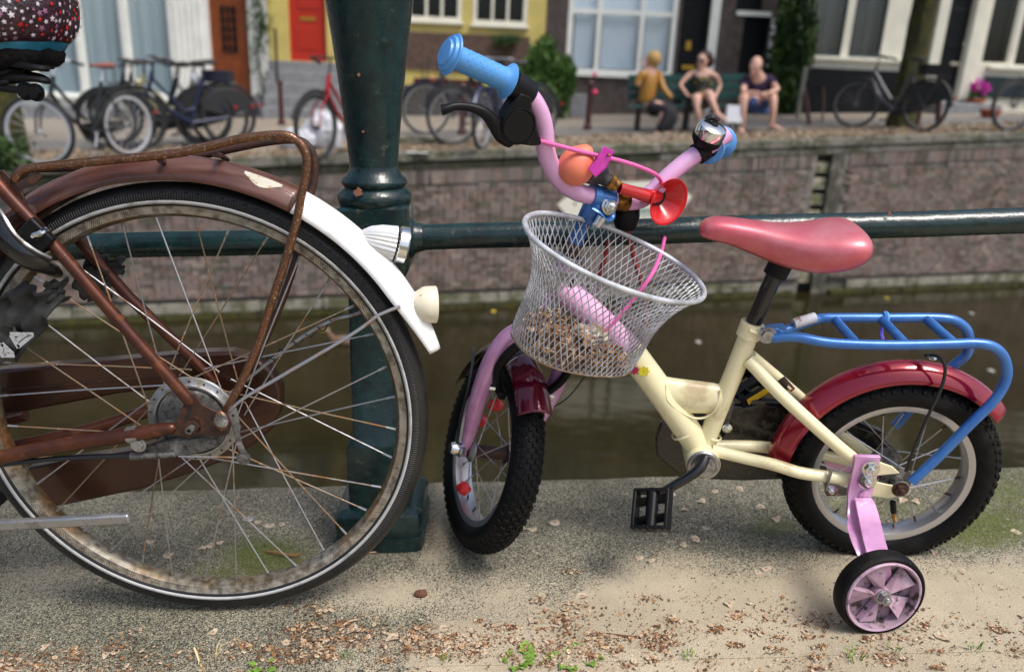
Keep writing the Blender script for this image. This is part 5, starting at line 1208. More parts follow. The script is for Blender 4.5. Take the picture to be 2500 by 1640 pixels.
# tail lamp, reflector
lc = B(880, 575, .0)
lx = V((1, .22, -.30)).normalized()
mRib = mat('silvered_plastic', (.80, .80, .78), .2, .35)
tl = MB().lathe([(.001, 0), (.010, .006), (.017, .016), (.022, .032), (.025, .054)], B(831, 541, 0) - V((0, 0, .004)), lx, 96, fl=(.035, 24)).build('tail_lamp', mRib, big, ang=20)
MB().lathe([(.0245, .0), (.0272, .002), (.0272, .014), (.0255, .016), (.022, .012), (0, .012)], B(831, 541, 0) - V((0, 0, .004)) + lx * .0565, lx, 40).build('lamp_rim', mChrome, tl)
MB().lathe([(0, .006), (.021, .004), (.021, .0)], B(831, 541, 0) - V((0, 0, .004)) + lx * .069, lx, 30).build('lamp_lens', mRedR, tl)
rfx = V((1, .22, -.08)).normalized()
rf = MB().lathe([(.012, -.008), (.020, .0), (.0268, .012), (.0275, .020), (.0275, .030), (.026, .031)], B(966, 708, .0), rfx, 40).build('reflector_housing', mCreamPl, big)
MB().lathe([(.026, .030), (.0, .031)], B(966, 708, .0), rfx, 30).build('reflector_lens', mRedR, rf)
# mudguard stays and binding wire
s1 = smooth([B(515, 975, .045), B(560, 930, .045), B(640, 882, .043), (B(780, 800, .040)), B(850, 755, .036), B(880, 732, .034), B(930, 712, .031)], 6)
MB().tube(s1, .0026, 8).build('mudguard_stay', mSpoke, big)
s2 = smooth([B(520, 925, -.045), B(640, 830, -.043), B(700, 785, -.040), B(770, 745, -.04), B(820, 732, -.036), B(905, 705, -.031)], 6)
MB().tube(s2, .0026, 8).build('mudguard_stay', mSpoke, big)
cw = []; a0, a1 = B(618, 838, -.042), B(772, 748, -.040)
for k in range(80):
    t = k / 79; p = a0.lerp(a1, t); w = .006 if k % 26 > 6 else .004; cw.append(p + V((0, math.cos(t * 34) * .005, math.sin(t * 34) * w)))
MB().tube([B(605, 822, -.04), B(612, 836, -.042)] + cw, .0011, 5).build('binding_wire', mBlkCable, big)
# saddle with printed cover
sc = PY(-22, 36, BY0)
mCov = mat('maroon_saddle_cover', (.045, .012, .022), .42, 0, [((.012, .005, .008), 9, .5, .15, None)], bump=(.9, 26, .010), spec=.6)
sadl = MB().ball(sc + V((-.01, 0, .01)), (.085, .075, .04), 20, 10).build('saddle', mBlack, big)
def srf(a, t, k=1.0, o=0):   # superellipsoid cover surface
    def f(x, e): return math.copysign(abs(x) ** e, x)
    r = 1 + .012 * math.sin(11 * a + 5 * t) + .012 * math.sin(7 * t + 3 * a)
    return sc + V(((.112 * k + o) * f(math.cos(a), .8) * f(math.cos(t), .75) * r - .012, -(.098 * k + o) * f(math.sin(a), .8) * f(math.cos(t), .75) * r, (.066 * k + o) * f(math.sin(t), .8) * r + .010 - .018 * (1 - math.cos(a)) * .3))
NA, NT = 56, 24; vs = []; fs = []
for j in range(NT + 1):
    t = math.radians(-38 + 128 * j / NT)
    for i in range(NA): vs.append(srf(2 * math.pi * i / NA, t))
for j in range(NT):
    for i in range(NA): fs.append((j * NA + i, j * NA + (i + 1) % NA, (j + 1) * NA + (i + 1) % NA, (j + 1) * NA + i))
cover = MB().add(vs, fs).build('saddle_cover', mCov, sadl, sol=.0015, ang=80)
vs = []; fs = []
for j in range(7):
    t = math.radians(-38 - 16 * j / 6)
    for i in range(NA): vs.append(srf(2 * math.pi * i / NA, t, .985) + V((0, 0, .002 * math.sin(i * 1.7) - .002 * j)))
for j in range(6):
    for i in range(NA): fs.append((j * NA + i, j * NA + (i + 1) % NA, (j + 1) * NA + (i + 1) % NA, (j + 1) * NA + i))
MB().add(vs, fs).build('cover_lining', mat('teal_lining', (.01, .16, .26), .45), sadl, sol=.0015, ang=80)
rr = random.Random(99); stars = [MB(), MB(), MB()]; hem = [srf(2 * math.pi * i / 56, math.radians(-56), .96) - V((0, 0, .004)) for i in range(56)]; MB().tube(hem, .018, 10, closed=True).build('cover_hem', mat('dark_gathered_hem', (.005, .004, .005), .7, 0, bump=(1.0, 70, .01, (3, 3, .4)), spec=.2), sadl, ang=80); cols_ = [mat('white_star_print', (.62, .56, .62), .5), mat('red_star_print', (.55, .02, .015), .45), mat('mauve_star_print', (.28, .12, .2), .5)]
placed = []
for _ in range(2600):
    a = rr.uniform(math.radians(-35), math.radians(150)); t = rr.uniform(math.radians(-34), math.radians(75)); p = srf(a, t, 1, .0006)
    if any((p - q).length < .0068 for q in placed): continue
    placed.append(p); px = (srf(a + .02, t, 1, .0006) - p).normalized(); py = (srf(a, t + .02, 1, .0006) - p).normalized(); nn = px.cross(py).normalized()
    if nn.dot(p - sc) < 0: nn = -nn
    py = nn.cross(px); s = rr.choice((.0018, .0028, .0034, .0045)); ph = rr.uniform(0, 1.2); k = rr.choices((0, 1, 2), (6, 2.6, 3))[0]
    P = [p + nn * .0014 + (px * math.cos(ph + j * math.pi / 5) + py * math.sin(ph + j * math.pi / 5)) * (s if j % 2 == 0 else s * .48) for j in range(10)]
    stars[k].add([p + nn * .0018] + P, [(0, 1 + j, 1 + (j + 1) % 10) for j in range(10)])
for st_, m_ in zip(stars, cols_): tag(st_.build('star_print', m_, sadl, sm=False, fix=False), kind='stuff')
# saddle springs and clamp
def spring(c, r, nt, h, wr, par, ax=V((1, 0, 0))):
    x, y, d = basis(ax); P = []
    for k in range(nt * 14 + 1): a = 2 * math.pi * k / 14; P.append(c + (x * math.cos(a) + y * math.sin(a)) * r + d * h * k / (nt * 14))
    MB().tube(P, wr, 8).build('spring', mBlack, par)
spring(B(20, 192, .035), .018, 2, .024, .0038, sadl, V((0, 0, 1)))
MB().tube(smooth([B(-60, 145, .03), B(20, 148, .05), B(85, 158, .055), B(108, 160, .04), B(60, 156, .0)], 5), .0042, 8).build('saddle_wire', mBlack, sadl)
MB().tube(smooth([B(-60, 190, .035), B(10, 182, .05), B(80, 184, .055), B(112, 189, .045), B(90, 178, .01), B(30, 166, .0)], 5), .0042, 8).build('saddle_wire', mBlack, sadl)
MB().tube(smooth([B(-60, 200, .04), B(0, 205, .05), B(70, 213, .055), B(88, 216, .045)], 5), .0046, 8).build('saddle_wire', mBlack, sadl)
MB().box(B(50, 152, .0), (.06, .06, .012)).build('saddle_plate', mBlack, sadl, bev=.003)
for x, y in ((60, 212), (84, 215)): MB().hexbolt(B(x, y, .055), YA, .008, .008, False).build('saddle_nut', mBlack, sadl)
MB().tube([B(-40, 200, 0), B(-60, 420, 0)], .0125, 12).build('seat_post', mChrome, big)
MB().tube([B(-55, 330, 0), B(-62, 1100, 0)], .015, 12).build('seat_tube', mBrown, big)

# front half of the large bicycle, outside the frame on the left
FWX = V((WC.x - 1.13, BY0, .355)); BBx = V((WC.x - .56, BY0, .29)); HD0, HD1 = V((FWX.x + .20, BY0, .72)), V((FWX.x + .26, BY0, .92))
ft = MB().lathe([(.332 + .0205 * math.cos(a), .0195 * math.sin(a)) for a in [k * math.pi / 6 for k in range(13)]], FWX, YA, 96).build('front_tyre', mRubber, big, ang=60)
MB().lathe([(.3185, -.015), (.3085, -.014), (.303, 0), (.3085, .014), (.3185, .015)], FWX, YA, 96).build('front_rim', mAlu, big)
MB().lathe([(0, -.05), (.02, -.05), (.02, .05), (0, .05)], FWX, YA, 16).build('front_hub', mAlu, big)
for i in range(36):
    a = math.radians(i * 10); s_ = 1 if i % 2 else -1; MB().tube([FWX + V((0, s_ * .03, 0)), FWX + V((math.cos(a) * .302, 0, math.sin(a) * .302))], .00115, 4, cap=False).build('spoke', mSpoke, big)
MB().tube(smooth([HD0 + V((.01, 0, .02)), V((FWX.x + .45, BY0, .42)), BBx], 5), .016, 12).build('down_tube', mBrown, big); MB().tube([HD0, HD1], .019, 12).build('head_tube', mBrown, big); MB().tube([HD1 - V((0, 0, .05)), BBx + V((-.1, 0, .2)), BBx + V((0, 0, .12))], .013, 10).build('top_tube', mBrown, big)
for s_ in (-.05, .05): MB().tube([HD0 + V((0, s_ * .8, 0)), FWX + V((.03, s_, .16)), FWX + V((0, s_, 0))], .0105, 10).build('fork_blade', mBrown, big); MB().tube([BBx, V((WC.x - .30, BY0 + s_, .335))], .010, 10).build('chain_stay', mBrown, big)
hb_ = HD1 + V((.04, 0, .17)); MB().tube([HD1, hb_], .012, 10).build('stem', mChrome, big)
MB().tube(smooth([hb_ + V((.24, -.29, -.06)), hb_ + V((.06, -.28, -.02)), hb_ + V((-.02, -.1, 0)), hb_, hb_ + V((-.02, .1, 0)), hb_ + V((.06, .28, -.02)), hb_ + V((.24, .29, -.06))], 5), .0112, 10).build('handlebar', mChrome, big)
for s_ in (-1, 1): MB().tube([hb_ + V((.13, s_ * .285, -.04)), hb_ + V((.25, s_ * .291, -.062))], .016, 12).build('grip', mBlack, big); MB().tube([BBx + V((0, s_ * .05, 0)), BBx + V((s_ * .08, s_ * .07, -.15 * s_))], .008, 8).build('crank_arm', mAlu, big); MB().box(BBx + V((s_ * .08, s_ * .12, -.15 * s_)), (.09, .09, .025)).build('pedal', mBlack, big, bev=.003)
MB().lathe([(0, -.035), (.02, -.035), (.02, .035), (0, .035)], BBx, YA, 20).build('bottom_bracket', mBrown, big)
# ------------------------------------------------------------------ children's bicycle
KC = 1.3035
def K(x, y, off=0.0):
    d = ray(x * S, y * S); t = (KC - off - .08 * CAM.z) / (d.y + .093 * d.x + .08 * d.z); return CAM + d * t
KN = V((.093, 1, .08)).normalized()          # normal of the bicycle plane (away from the camera)
kb = thing('childrens_bicycle', (K(1628, 1055).x, 1.26, 0), 'small cream and pink childrens bicycle with blue grips, wire basket and stabiliser wheel', 'bicycle', near=True)
def tb(name, pts, r, m_, off=0.0, n_=14, sm_=5, par=None, sx=1.0, ref=None, fixr=None):
    P = [K(*p[:2], p[2] if len(p) > 2 else off) for p in pts]
    if sm_: P = smooth(P, sm_)
    return MB().tube(P, r, n_, sx=sx, ref=ref).build(name, m_, par or kb)
# rear wheel
RC = K(2066, 1092, 0); kx = (V((1, 0, 0)) - KN * KN.x).normalized(); kz = kx.cross(-KN).normalized() * -1
kz = KN.cross(kx).normalized(); kz = kz if kz.z > 0 else -kz
RR = .180
def ktyre(c, ax, R, par, knob_seed):
    ax = V(ax).normalized(); x, y, _ = basis(ax); w = .0285
    o = MB().lathe([(R - .0275 + .0250 * math.cos(a), w * math.sin(a)) for a in [k * math.pi / 10 for k in range(21)]], c, ax, 72).build('tyre', mRubber, par, ang=60)
    kb_ = MB(); N = 64
    for k in range(N):
        a0_ = 2 * math.pi * k / N
        for row, (ph, lw, ll, hgt) in enumerate(((0, .0042, .0055, .0026), (.25, .0042, .0055, .0026), (-.25, .0042, .0055, .0026), (.62, .0045, .006, .0026), (-.62, .0045, .006, .0026), (1.02, .0045, .0062, .0022), (-1.02, .0045, .0062, .0022))):
            a = a0_ + (.5 * 2 * math.pi / N if row in (1, 2, 5, 6) else 0)
            rad = x * math.cos(a) + y * math.sin(a); tan = y * math.cos(a) - x * math.sin(a)
            nrm = rad * math.cos(ph) + ax * math.sin(ph); bi = ax * math.cos(ph) - rad * math.sin(ph)
            p = c + rad * (R - .0275 + .0250 * math.cos(ph)) + ax * w * math.sin(ph)
            A = [p + tan * sx_ * ll * .62 + bi * sy_ * lw * .95 for sx_, sy_ in ((-1, -1), (1, -1), (1, 1), (-1, 1))]; T_ = [p + tan * sx_ * ll * .48 + bi * sy_ * lw * .75 + nrm * hgt for sx_, sy_ in ((-1, -1), (1, -1), (1, 1), (-1, 1))]
            kb_.add(A + T_, [(4, 5, 6, 7), (0, 1, 5, 4), (1, 2, 6, 5), (2, 3, 7, 6), (3, 0, 4, 7)])
    tag(kb_.build('tread', mRubber, o, sm=False), kind='stuff'); return o
def krim(c, ax, R, par):
    r1 = R - .0475
    return MB().lathe([(r1 + .002, -.017), (r1 + .003, -.0185), (r1, -.019), (r1 - .009, -.0165), (r1 - .0115, -.010), (r1 - .012, 0), (r1 - .0115, .010), (r1 - .009, .0165), (r1, .019), (r1 + .003, .0185), (r1 + .002, .017)], c, ax, 64).build('rim', mAluRim, par, ang=30), r1 - .012
ktyre(RC, KN, RR, kb, 1); rimr, ri = krim(RC, KN, RR, kb)
khub = MB().lathe([(0, -.045), (.012, -.045), (.012, -.034), (.026, -.034), (.0265, -.030), (.018, -.028), (.017, .02), (.030, .022), (.030, .026), (.012, .028), (.010, .045), (0, .045)], RC, KN, 32).build('hub_shell', mCast, kb)
def kspokes(c, ax, ri, par, n_=20, a0=.1, rh=.026, hw=.026, mm=mSpoke):
    x, y, _ = basis(V(ax)); out = []
    for i in range(n_):
        A = a0 + 2 * math.pi * i / n_; sd = 1 if i % 2 else -1; a2 = A + (.9 if (i // 2) % 2 else -.9)
        p0 = c + (x * math.cos(a2) + y * math.sin(a2)) * rh + V(ax).normalized() * sd * hw; p1 = c + (x * math.cos(A) + y * math.sin(A)) * ri
        d = p1 - p0; s_ = MB().tube([p0, p1 - d * .06], .0011, 6).build('spoke', mm, par); MB().tube([p1 - d * .09, p1], [.0017, .0022], 6).build('nipple', mRustDk if i % 3 else mAlu, s_)
kspokes(RC, KN, ri, kb)
# valve
vd = (K(2075, 1165) - K(2078, 1210)); MB().tube([K(2078, 1212), K(2077, 1190)], .0042, 8).build('valve', mBrass, rimr); MB().tube([K(2077, 1190), K(2075, 1165)], .0052, 10).build('valve_cap', mBlack, rimr)
# frame
tb('down_tube', [(1640, 1060), (1560, 945), (1500, 862), (1462, 812)], .0235, mCream, n_=24, sm_=4)
tb('down_tube_front', [(1475, 829), (1405, 757), (1335, 694), (1296, 664)], .0232, mCreamPink, n_=24, sm_=4)
tb('seat_tube', [(1632, 1050), (1665, 965), (1712, 850), (1750, 752)], .0158, mCream, n_=20, sm_=3)
tb('clamp_collar', [(1738, 782), (1750, 750)], .0195, mCream, n_=20, sm_=0); tb('collar_ridge', [(1742, 768, .02), (1768, 778, .02)], .003, mCream, n_=6, sm_=0)
MB().tube(smooth([K(1530, 908), K(1560, 915), K(1610, 922), K(1655, 925), K(1678, 925)], 4), [.028, .0295, .030, .028, .024], 24, sx=.62, ref=kz).build('gusset_tube', mCream, kb)
tb('weld_bead', [(1548, 895, .017), (1552, 930, .022), (1590, 962, .018), (1628, 972, .014), (1660, 955, .016), (1675, 905, .014)], .002, mCream, n_=6)
BB = K(1628, 1055)
bbs = MB().lathe([(.027, -.036), (.029, -.036), (.029, .036), (.027, .036)], BB, -KN, 32).build('bottom_bracket', mCream, kb)
MB().lathe([(.0275, .034), (.0285, .036), (.026, .040), (.022, .040), (.022, .037), (.018, .037), (.018, .041), (.0, .041)], BB, -KN, 32).build('bearing_cup', mAlu, bbs)
MB().hexbolt(BB - KN * .041, -KN, .014, .008, False).build('bearing_nut', mAlu, bbs)
tb('crank_arm', [(1640, 1060, .045), (1628, 1085, .058), (1605, 1105, .066), (1560, 1132, .070), (1513, 1160, .072)], [.0085, .0095, .0085, .008, .008], mBlackGl, n_=14)
tb('crank_arm', [(1640, 1055, -.045), (1680, 1000, -.06), (1728, 935, -.068)], .008, mBlackGl, n_=10)
# near pedal: cage with axle
def pedal(c, M3, par, refl=True):
    p = lambda a, b_, h: c + M3 @ V((a, b_, h))
    W, Lg, T_ = .029, .035, .011
    pd = MB().tube([p(0, Lg, 0), p(0, -Lg, 0)], [.011, .0095], 14).build('pedal', mBlack, par)
    for s in (-1, 1):
        MB().bar(p(s * W, -Lg, 0), p(s * W, Lg, 0), .006, .022, ref=M3 @ V((0, 0, 1))).build('cage_side', mBlack, pd, bev=.0015)
        if refl: MB().bar(p(s * (W + .0035), -.025, 0), p(s * (W + .0035), .025, 0), .002, .013, ref=M3 @ V((0, 0, 1))).build('reflector', mYellowR, pd)
    for s in (-1, 1): MB().bar(p(-W, s * (Lg - .003), 0), p(W, s * (Lg - .003), 0), .006, .022, ref=M3 @ V((0, 0, 1))).build('cage_end', mBlack, pd, bev=.0015)
    for s in (-1, 1):
        for k in (-.016, .016): MB().bar(p(0, k, 0), p(s * W, k + .004 * s, 0), .005, .014).build('cage_rib', mBlack, pd)
    for k in range(5):
        MB().ball(p(-.026 + k * .013, -Lg, .011), .003, 6, 4).build('grip_tooth', mBlack, pd)
    return pd
pedal(K(1515, 1184, .105), Matrix.Rotation(-.25, 3, 'Z') @ Matrix.Rotation(.75, 3, 'X') @ Matrix.Rotation(-.35, 3, 'Y'), kb, False)
pedal(K(1742, 893, -.085), Matrix.Rotation(-1.25, 3, 'Z') @ Matrix.Rotation(.25, 3, 'Y') @ Matrix.Rotation(.5, 3, 'X'), kb)
tb('chain_stay', [(1655, 1046, .018), (1740, 1066, .03), (1800, 1080, .045), (1860, 1098, .052), (1930, 1108, .052), (2000, 1116, .052)], .0105, mCream, n_=14)
tb('chain_stay', [(1660, 1036, -.01), (1770, 1038, -.03), (1880, 1052, -.05), (2000, 1075, -.052)], .0105, mCream, n_=12)
for (wx, wy, wo, wr, ax_) in ((1655, 1012, 0, .0172, K(1665, 965) - K(1632, 1050)), (1590, 1000, 0, .0246, K(1560, 945) - K(1640, 1060)), (1741, 840, .012, .0118, K(1800, 902, .035) - K(1738, 836, .012)), (1662, 1048, .018, .0118, K(1740, 1066, .03) - K(1655, 1046, .018))): MB().lathe([(wr - .002, -.0025), (wr, -.001), (wr, .001), (wr - .002, .0025)], K(wx, wy, wo), ax_, 28).build('weld_bead', mCream, kb, ang=80)
tb('seat_stay', [(1738, 836, .012), (1800, 902, .035), (1870, 968, .050), (1940, 1030, .054), (1992, 1072, .054), (2004, 1084, .054)], [.0105, .0108, .0108, .0108, .010, .007], mCream, n_=14)
tb('seat_stay', [(1745, 826, -.01), (1800, 872, -.03), (1850, 915, -.045), (1960, 1010, -.054), (2030, 1065, -.054)], .010, mCream, n_=12)
def kpoly(pts, off, th, name, m_, par=None, bev=.001): return MB().prism([K(x, y, off) for x, y in pts], KN * th).build(name, m_, par or kb, ang=30, bev=bev)
kpoly([(1985, 1078), (2012, 1062), (2075, 1085), (2092, 1100), (2040, 1105), (2025, 1118), (2090, 1132), (2118, 1138), (2112, 1150), (2060, 1158), (2005, 1148), (1985, 1130)], .056, .004, 'drop_out', mCream)
tb('gear_strap', [(1932, 1092, .064), (1926, 1112, .066), (1920, 1130, .062)], .006, mAlu, n_=8, sx=.35, ref=KN); MB().hexbolt(K(1931, 1139, .060), -KN, .0075, .004).build('strap_screw', mChrome, kb)
kpoly([(1913, 1122), (1950, 1128), (1980, 1140), (1972, 1152), (1922, 1153)], .052, .004, 'brake_strap', mAlu)
kpoly([(1908, 1060), (1950, 1062), (1985, 1080), (1975, 1098), (1925, 1098)], -.05, .01, 'stabiliser_bracket', mPink)
# chain guard behind
kpoly([(1525, 1060), (1524, 1020), (1535, 985), (1560, 965), (1690, 940), (1740, 945), (1760, 938), (1830, 945), (1960, 975), (2050, 1010), (2085, 1050), (2090, 1095), (2060, 1115), (1900, 1112), (1730, 1118), (1640, 1115), (1570, 1098)], -.056, .012, 'chain_guard', mGuard, bev=.004)
kpoly([(1700, 925), (1830, 938), (1960, 965), (2055, 1005), (2058, 1012), (1960, 975), (1830, 948), (1700, 935)], -.05, .016, 'guard_rim', mBlackGl)
tb('spring_coil', [(1702, 935, -.02), (1688, 985, -.02)], .0045, mCast, n_=8, sm_=0); MB().hexbolt(K(1690, 995, -.02), -KN, .006, .004).build('guard_screw', mChrome, kb)
# rear mudguard
def karc(cx, cy, d0, d1, r0, hw, dep, n_):
    c = K(cx, cy); vs = []; fs = []; m = 17
    for j in range(n_ + 1):
        a = math.radians(d0 + (d1 - d0) * j / n_)
        for k in range(m): t = k / 8 - 1; r = r0 - dep * abs(t) ** 2.2; vs.append(c + kx * math.cos(a) * r + kz * math.sin(a) * r + KN * t * hw)
    for j in range(n_):
        for k in range(m - 1): fs.append((j * m + k, (j + 1) * m + k, (j + 1) * m + k + 1, j * m + k + 1))
    return MB().add(vs, fs)
fr_ = karc(2066, 1092, 176, 38, .2085, .031, .028, 70).build('rear_mudguard', mRedFend, kb, sol=.0014, fix=False)
tb('fender_bolt', [(1830, 893, .02), (1842, 905, .03)], .005, mChrome, n_=8, sm_=0, par=fr_); tb('fender_tab', [(1815, 880, .02), (1835, 902, .025)], .007, mRustDk, n_=8, sm_=0, sx=.4, par=fr_)
tb('fender_stay', [(2150, 826, .012), (2178, 828, .03), (2196, 850, .04), (2190, 895, .045), (2160, 960, .05), (2130, 1030, .054), (2105, 1095, .056)], .0028, mBlkCable, n_=8); MB().hexbolt(K(2166, 830, .022), V((.1, -.5, 1)), .005, .002).build('stay_screw', mChrome, kb)
# rear carrier
tb('carrier_tube', [(1795, 786, .028), (1850, 783, .034), (1930, 797, .042), (2060, 802, .044), (2200, 800, .044), (2270, 798, .044), (2312, 808, .044), (2336, 838, .044), (2338, 880, .046), (2310, 930, .050), (2255, 985, .054), (2180, 1062, .058), (2118, 1120, .062)], .0082, mBlue, n_=14, sm_=6)
tb('carrier_tube', [(1800, 776, -.02), (1850, 758, -.035), (1900, 742, -.044), (1930, 739, -.044), (2060, 739, -.044), (2180, 739, -.044), (2225, 748, -.044), (2250, 775, -.044), (2248, 820, -.046), (2215, 850, -.05), (2150, 915, -.054), (2080, 990, -.056)], .0082, mBlue, n_=14, sm_=6)
for a, c in (((1940, 742), (1990, 798)), ((2048, 741), (2103, 798)), ((2152, 741), (2218, 798))): tb('carrier_rung', [(*a, -.042), (*c, .042)], .0075, mBlue, n_=12, sm_=0)
kpoly([(1768, 762), (1810, 764), (1822, 776), (1822, 788), (1808, 796), (1770, 796)], .026, .004, 'carrier_lug', mBlue); kpoly([(1775, 756), (1820, 752), (1830, 766), (1800, 780), (1775, 776)], -.018, .004, 'carrier_lug', mBlue)
MB().hexbolt(K(1784, 779, .028), -KN, .0098, .006, False).build('carrier_bolt', mAlu, kb)
tb('paint_scratch', [(1845, 752, -.029), (1895, 737, -.037)], .0086, mat('scratched_paint', (.55, .55, .6), .5, 0, [((.3, .12, .05), 90, .6, .05, None)]), n_=12, sm_=0)
MB().lathe([(.009, -.004), (.0115, 0), (.009, .004)], K(2058, 738, -.042), kx, 16).build('cable_tie', mBluePl, kb); tb('tie_tail', [(2053, 750, -.04), (2048, 772, -.04), (2052, 790, -.03)], .003, mat('violet_strap', (.12, .1, .6), .4), n_=6)
MB().ball(K(2095, 1135, .066), (.013, .006, .013), 14, 8).build('carrier_eye', mBlue, kb); MB().lathe([(.0145, 0), (.0145, .003), (.012, .003)], K(2093, 1135, .068), -KN, 20).build('washer', mAlu, kb); MB().hexbolt(K(2092, 1136, .070), -KN, .0095, .008, True).build('axle_nut', mRustDk, kb)
# saddle
sd_o = K(1820, 560); prof = [(1625, 530, 545, .012), (1634, 512, 551, .022), (1660, 503, 558, .027), (1700, 506, 568, .029), (1750, 513, 590, .033), (1800, 521, 610, .045), (1850, 525, 622, .060), (1900, 522, 624, .072), (1950, 515, 615, .078), (1985, 517, 600, .074), (2003, 530, 580, .060), (2011, 545, 562, .030)]
rings = []
for x, yt, yb, hw in prof:
    a_, b_ = K(x, yt), K(x, yb); ring = []
    for k in range(20):
        t = 2 * math.pi * k / 20; cx_, sz_ = math.cos(t), math.sin(t)
        w_ = hw * math.copysign(abs(cx_) ** .8, cx_); zt = (.5 + .5 * math.copysign(abs(sz_) ** .75, sz_))
        if sz_ < 0: w_ *= .97
        p = b_.lerp(a_, zt) + KN * w_; ring.append(p)
    rings.append(ring)
# the top of the saddle tilts with the wide rear
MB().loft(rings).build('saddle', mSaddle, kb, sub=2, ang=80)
tb('seat_post', [(1752, 748), (1812, 612)], .0135, mBlackGl, n_=18, sm_=0); tb('saddle_clamp', [(1800, 640), (1822, 600)], .019, mBlack, n_=14, sm_=0)
# stabiliser
TWc = PY(2042 * S, 1380 * S, 1.03); TR = .0690; TWc.z = TR - .001; tax = V((.10, -1, .02)).normalized()
tw = MB().lathe([(TR - .0095, -.013), (TR - .004, -.014), (TR - .001, -.011), (TR, -.004), (TR, .004), (TR - .001, .011), (TR - .004, .014), (TR - .0095, .013)], TWc, tax, 56).build('stabiliser_tyre', mRubber, kb, ang=50)
mTW = mat('pale_mauve_plastic', (.52, .36, .47), .4, 0, [((.06, .04, .035), 60, .60, .06, .8), ((.38, .24, .30), 30, .52, .15, None)])
swh = MB().lathe([(TR - .009, -.013), (TR - .009, .0142), (TR - .0105, .016), (TR - .0135, .015), (TR - .0155, .004), (TR - .0165, -.005), (0, -.005)], TWc, tax, 56).build('stabiliser_wheel', mat('shaded_grimy_mauve_plastic', (.36, .25, .31), .5, 0, [((.05, .035, .03), 60, .55, .1, .8)]), kb, ang=25)
MB().lathe([(TR - .0088, .013), (TR - .0088, .0148), (TR - .0105, .0166), (TR - .0130, .0158), (TR - .0138, .010)], TWc, tax, 56).build('rim_lip', mTW, swh, ang=60)
x_, y_, _ = basis(tax)
for k in range(5):
    a = k * 2 * math.pi / 5 + .30; d0 = x_ * math.cos(a) + y_ * math.sin(a); d1 = x_ * math.cos(a + .66) + y_ * math.sin(a + .66); P0 = TWc
    q0, q1, q2, q3 = P0 + d0 * .012 + tax * .011, P0 + d1 * .012 + tax * .002, P0 + d1 * (TR - .0160) - tax * .001, P0 + d0 * (TR - .0160) + tax * .010
    b = MB().add([q0, q1, q2, q3, q0 - tax * .013, q3 - tax * .011], [(0, 1, 2, 3), (0, 3, 5, 4)]); b.build('fan_blade', mTW, swh, sm=False, fix=False, sol=.0012)
MB().lathe([(.014, -.003), (.0135, .010), (.010, .012), (0, .012)], TWc, tax, 24).build('wheel_boss', mTW, swh); MB().hexbolt(TWc + tax * .012, tax, .0085, .012, True).build('wheel_bolt', mAlu, swh)
T1, T2, T3 = K(2012, 1062, .066), K(1990, 1170, .085), K(1992, 1240, .12)
up_ = TWc + V((-.005, .022, .0))
def chan(name, pts, w, t_, m_, ref): 
    b = MB(); n_ = len(pts); rings = []
    for i, p in enumerate(pts):
        ww = w[i] if isinstance(w, (list, tuple)) else w; tt = t_
        rings.append([p + kx * sx_ * ww / 2 + KN * sy_ * tt / 2 for sx_, sy_ in ((-1, -1), (1, -1), (1, 1), (-1, 1))])
    return b.loft(rings).build(name, m_, kb, bev=.0025, ang=40)
chan('stabiliser_bracket', smooth([K(2016, 1058, .066), K(2006, 1110, .070), K(1994, 1160, .078), K(1984, 1205, .105), K(1990, 1247, .150), K(2008, 1290, .183), K(2030, 1345, .195)], 4), [.040] * 7 + [.038, .034, .030, .027, .024] + [.020] * 13, .008, mPink, None)
chan('stabiliser_arm', smooth([K(2008, 1160, .088), K(2018, 1198, .118), K(2029, 1245, .160), K(2040, 1290, .196), K(2046, 1345, .204)], 4), [.028, .031, .032, .033] + [.033] * 13, .010, mPink, None)
for x, y in ((2024, 1089), (2016, 1118)): MB().lathe([(.0135, 0), (.0135, .003)], K(x, y, .074), -KN, 20).build('washer', mAlu, kb); MB().hexbolt(K(x, y, .077), -KN, .0102, .006).build('bracket_bolt', mChrome, kb)
MB().lathe([(.0085, .0), (.008, .003), (.0, .0045)], K(2007, 1150, .078), -KN, 18).build('rivet', mPink, kb)
# ------------------------------------------------ steering assembly
A0 = V((-.046, 1.312, .181)); AT = V((.138, 1.253, .657)); AX_ = (AT - A0).normalized()
GL = V((-.091, 1.131, .864)); GR = V((.367, 1.376, .72))
rv = (GL - GR); rv = (rv - AX_ * rv.dot(AX_)).normalized(); fv = AX_.cross(rv).normalized()
if fv.y > 0: fv = -fv
Rg, Fg = rv, fv      # bar directions; the wheel sits a few degrees further round
WR_ = Matrix.Rotation(math.radians(-8), 3, AX_)
if (WR_ @ fv).x > fv.x: WR_ = Matrix.Rotation(math.radians(8), 3, AX_)
rv, fv = WR_ @ rv, WR_ @ fv
def Sx(r_, f_, a_): return A0 + rv * r_ + fv * f_ + AX_ * a_
FWc = Sx(0, .0, 0); ktyre(FWc, rv, RR, kb, 2); rimf, ri = krim(FWc, rv, RR, kb)
MB().lathe([(0, -.052), (.009, -.052), (.009, -.038), (.019, -.036), (.019, -.033), (.0115, -.030), (.012, 0), (.0115, .030), (.019, .033), (.019, .036), (.009, .038), (.009, .052), (0, .052)], FWc, rv, 28).build('front_hub', mRustDk, kb, ang=30)
for s in (-1, 1): MB().lathe([(.010, .034), (.021, .035), (.021, .038), (.016, .042), (.011, .044)], FWc, rv * s, 28).build('hub_cone', mAlu, kb)
kspokes(FWc, rv, ri, kb, 20, .3, .018, .032)
mRedBead = mat('red_spoke_bead', (.75, .03, .03), .35)
bx, by, _ = basis(rv)
